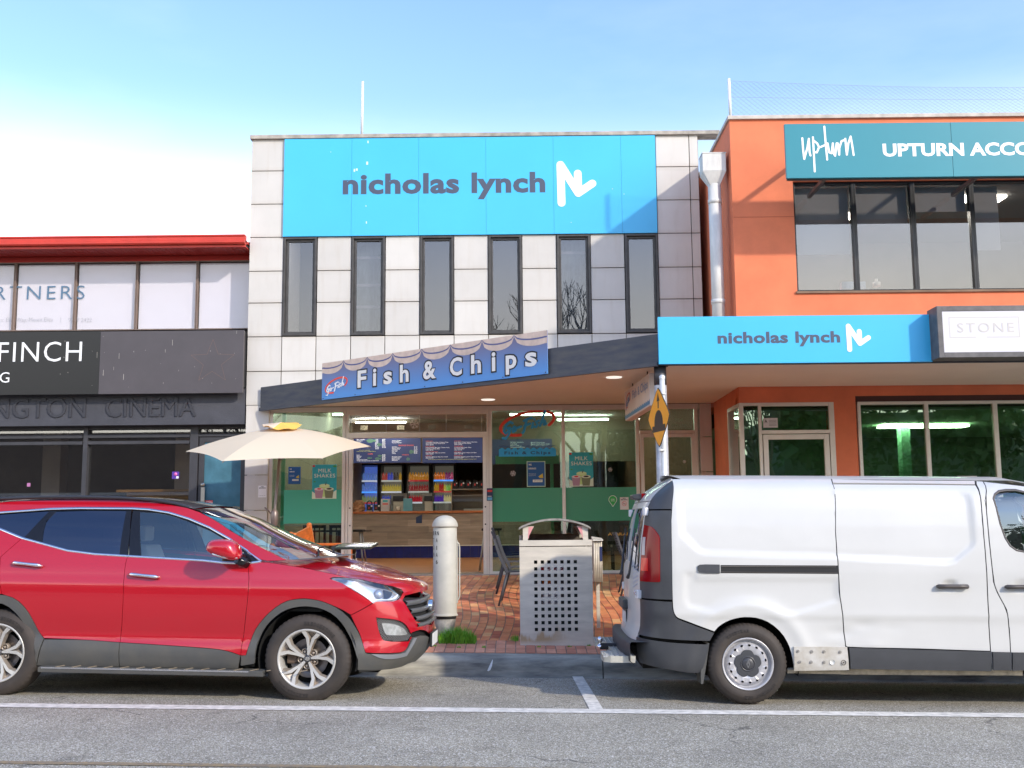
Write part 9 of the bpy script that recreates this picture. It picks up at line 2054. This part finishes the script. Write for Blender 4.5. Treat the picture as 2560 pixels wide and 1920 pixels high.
# ================================================================== across the street, behind the photographer: seen only mirrored in the glass
# ================================================================== (bare street trees and low shops with corrugated roofs)
m_bark = M('grey_bark', (0.14, 0.12, 0.10), 0.9, var=0.3, vs=6)
def tree(label, x, y, h, seed):
    t = thing('bare_tree', label, 'tree', (x, y, roadz(x, y)), 'bare street trees across the road'); r = random.Random(seed); mb = MB(); tr2 = MB()
    def grow(p, d, L, rad, dep, mb_):
        n = 3; pts = [p]; q = Vector(p); dd2 = Vector(d)
        for i in range(n): dd2 = (dd2+Vector((r.uniform(-.18, .18), r.uniform(-.18, .18), 0.06))).normalized(); q = q+dd2*L/n; pts.append(tuple(q))
        mb_.tube(pts, [rad*(1-0.35*i/n) for i in range(n+1)], 5 if dep > 1 else 7, caps=False)
        if dep >= 6 or rad < 0.004: return
        for k in range(3 if dep < 2 else r.choice((2, 2, 3))):
            a = r.uniform(0, 6.28); sp_ = r.uniform(0.35, 0.75); nd = (dd2+Vector((math.cos(a)*sp_, math.sin(a)*sp_, 0.15))).normalized(); grow(tuple(q), nd, L*r.uniform(.62, .82), rad*0.62, dep+1, mb)
    grow((x, y, roadz(x, y)-0.05), (0.02, 0, 1), h*0.26, h*0.021, 0, tr2); tr2.build('trunk', m_bark, t); mb.build('crown', m_bark, t, recalc=False)
tree('bare leafless tree across the road, mirrored in the windows right of the shop door', 2.6, -9.5, 8.8, 3); tree('bare leafless tree across the road, mirrored in the dark left shop windows', -12.0, -9.0, 7.5, 11); tree('bare leafless tree across the road, mirrored in the green shop windows', 9.6, -9.5, 8.0, 21); tree('slim bare tree across the road, mirrored in the fourth window upstairs', -0.5, -11.5, 12.5, 5)
def opp(label, x0, x1, col, h, gable):
    t = thing('opposite_shop', label, 'building', ((x0+x1)/2, -19, 0)); m = M('opposite_wall_'+str(abs(int(x0))), col, 0.85, var=0.15)
    w = MB(); w.box(x0, x1, -27, -19, -0.6, h); w.build('wall', m, t)
    MB().box(x0+0.6, x1-0.6, -18.98, -18.9, 0.6, 2.6).build('shop_window', m_dark, t); MB().box(x0, x1, -19.0, -16.6, 3.0, 3.15).build('awning', M('corrugated_awning', (0.45, 0.46, 0.46), 0.6), t)
    if gable:
        rb2 = MB(); xm_ = (x0+x1)/2
        n = 22
        for sgn, xa_, xb2 in ((1, x0-0.3, xm_), (-1, xm_, x1+0.3)):
            za, zb2 = (h, h+2.0) if sgn == 1 else (h+2.0, h)
            for i in range(n):
                y0_r = -27+8.2*i/n; rb2.hexa([(xa_, y0_r, za), (xb2, y0_r, zb2), (xb2, y0_r+0.2, zb2), (xa_, y0_r+0.2, za), (xa_, y0_r, za+0.05), (xb2, y0_r, zb2+0.05), (xb2, y0_r+0.2, zb2+0.05), (xa_, y0_r+0.2, za+0.05)])
            rb2.hexa([(xa_, -27, za-0.02), (xb2, -27, zb2-0.02), (xb2, -18.8, zb2-0.02), (xa_, -18.8, za-0.02), (xa_, -27, za-0.005), (xb2, -27, zb2-0.005), (xb2, -18.8, zb2-0.005), (xa_, -18.8, za-0.005)])
        rb2.build('roof', M('opposite_roof_'+str(abs(int(x0))), gable, 0.6), t, recalc=False); MB().plate([(x0, h), (x1, h), (xm_, h+1.9)], -19.0, -18.95).build('gable', m, t)
opp('brick shop with a red gabled roof across the road, mirrored in the upstairs windows', -9.5, 2.0, (0.26, 0.13, 0.08), 6.0, (0.30, 0.08, 0.05)); opp('low shop with a pale corrugated gable roof across the road, mirrored in the doors', 3.0, 11.0, (0.36, 0.33, 0.27), 4.0, (0.45, 0.47, 0.48)); opp('tall plain dark shop across the road mirrored in the green windows', 12, 30, (0.13, 0.16, 0.12), 6.4, None); opp('plain dark shop across the road mirrored in the far left windows', -34, -10, (0.14, 0.11, 0.09), 6.2, None)
def leafy(label, x, y, h, r, seed):
    t = thing('evergreen_tree', label, 'tree', (x, y, roadz(x, max(y, -20))), 'evergreen trees across the road'); g = np.random.default_rng(seed); MB().tube([(x, y, -0.5), (x+0.1, y, h*0.4), (x, y, h*0.7)], [0.22, 0.16, 0.08], 8).build('trunk', m_bark, t)
    n = 5200; c = g.standard_normal((26, 3))*np.array((r*0.45, r*0.35, h*0.16))+np.array((x, y, h*0.66)); p = c[g.integers(0, 26, n)]+g.standard_normal((n, 3))*r*0.17; a = g.standard_normal((n, 3))*0.11; b = g.standard_normal((n, 3))*0.11
    V = np.stack([p-a, p+b, p+a, p-b], 1).reshape(-1, 3); MB().add(V, [(4*i, 4*i+1, 4*i+2, 4*i+3) for i in range(n)]).build('crown', M('evergreen_leaves', (0.05, 0.085, 0.03), 0.7, var=0.5, vs=1.5), t, recalc=False)
leafy('dense evergreen tree across the road, mirrored in the orange shop door', 12.5, -14.5, 8.5, 2.8, 1); leafy('dense evergreen tree across the road, mirrored in the right green window', 19.0, -14.5, 9.0, 3.2, 2); leafy('dense evergreen tree between the two gabled shops across the road', 6.0, -16.2, 7.5, 2.4, 4)
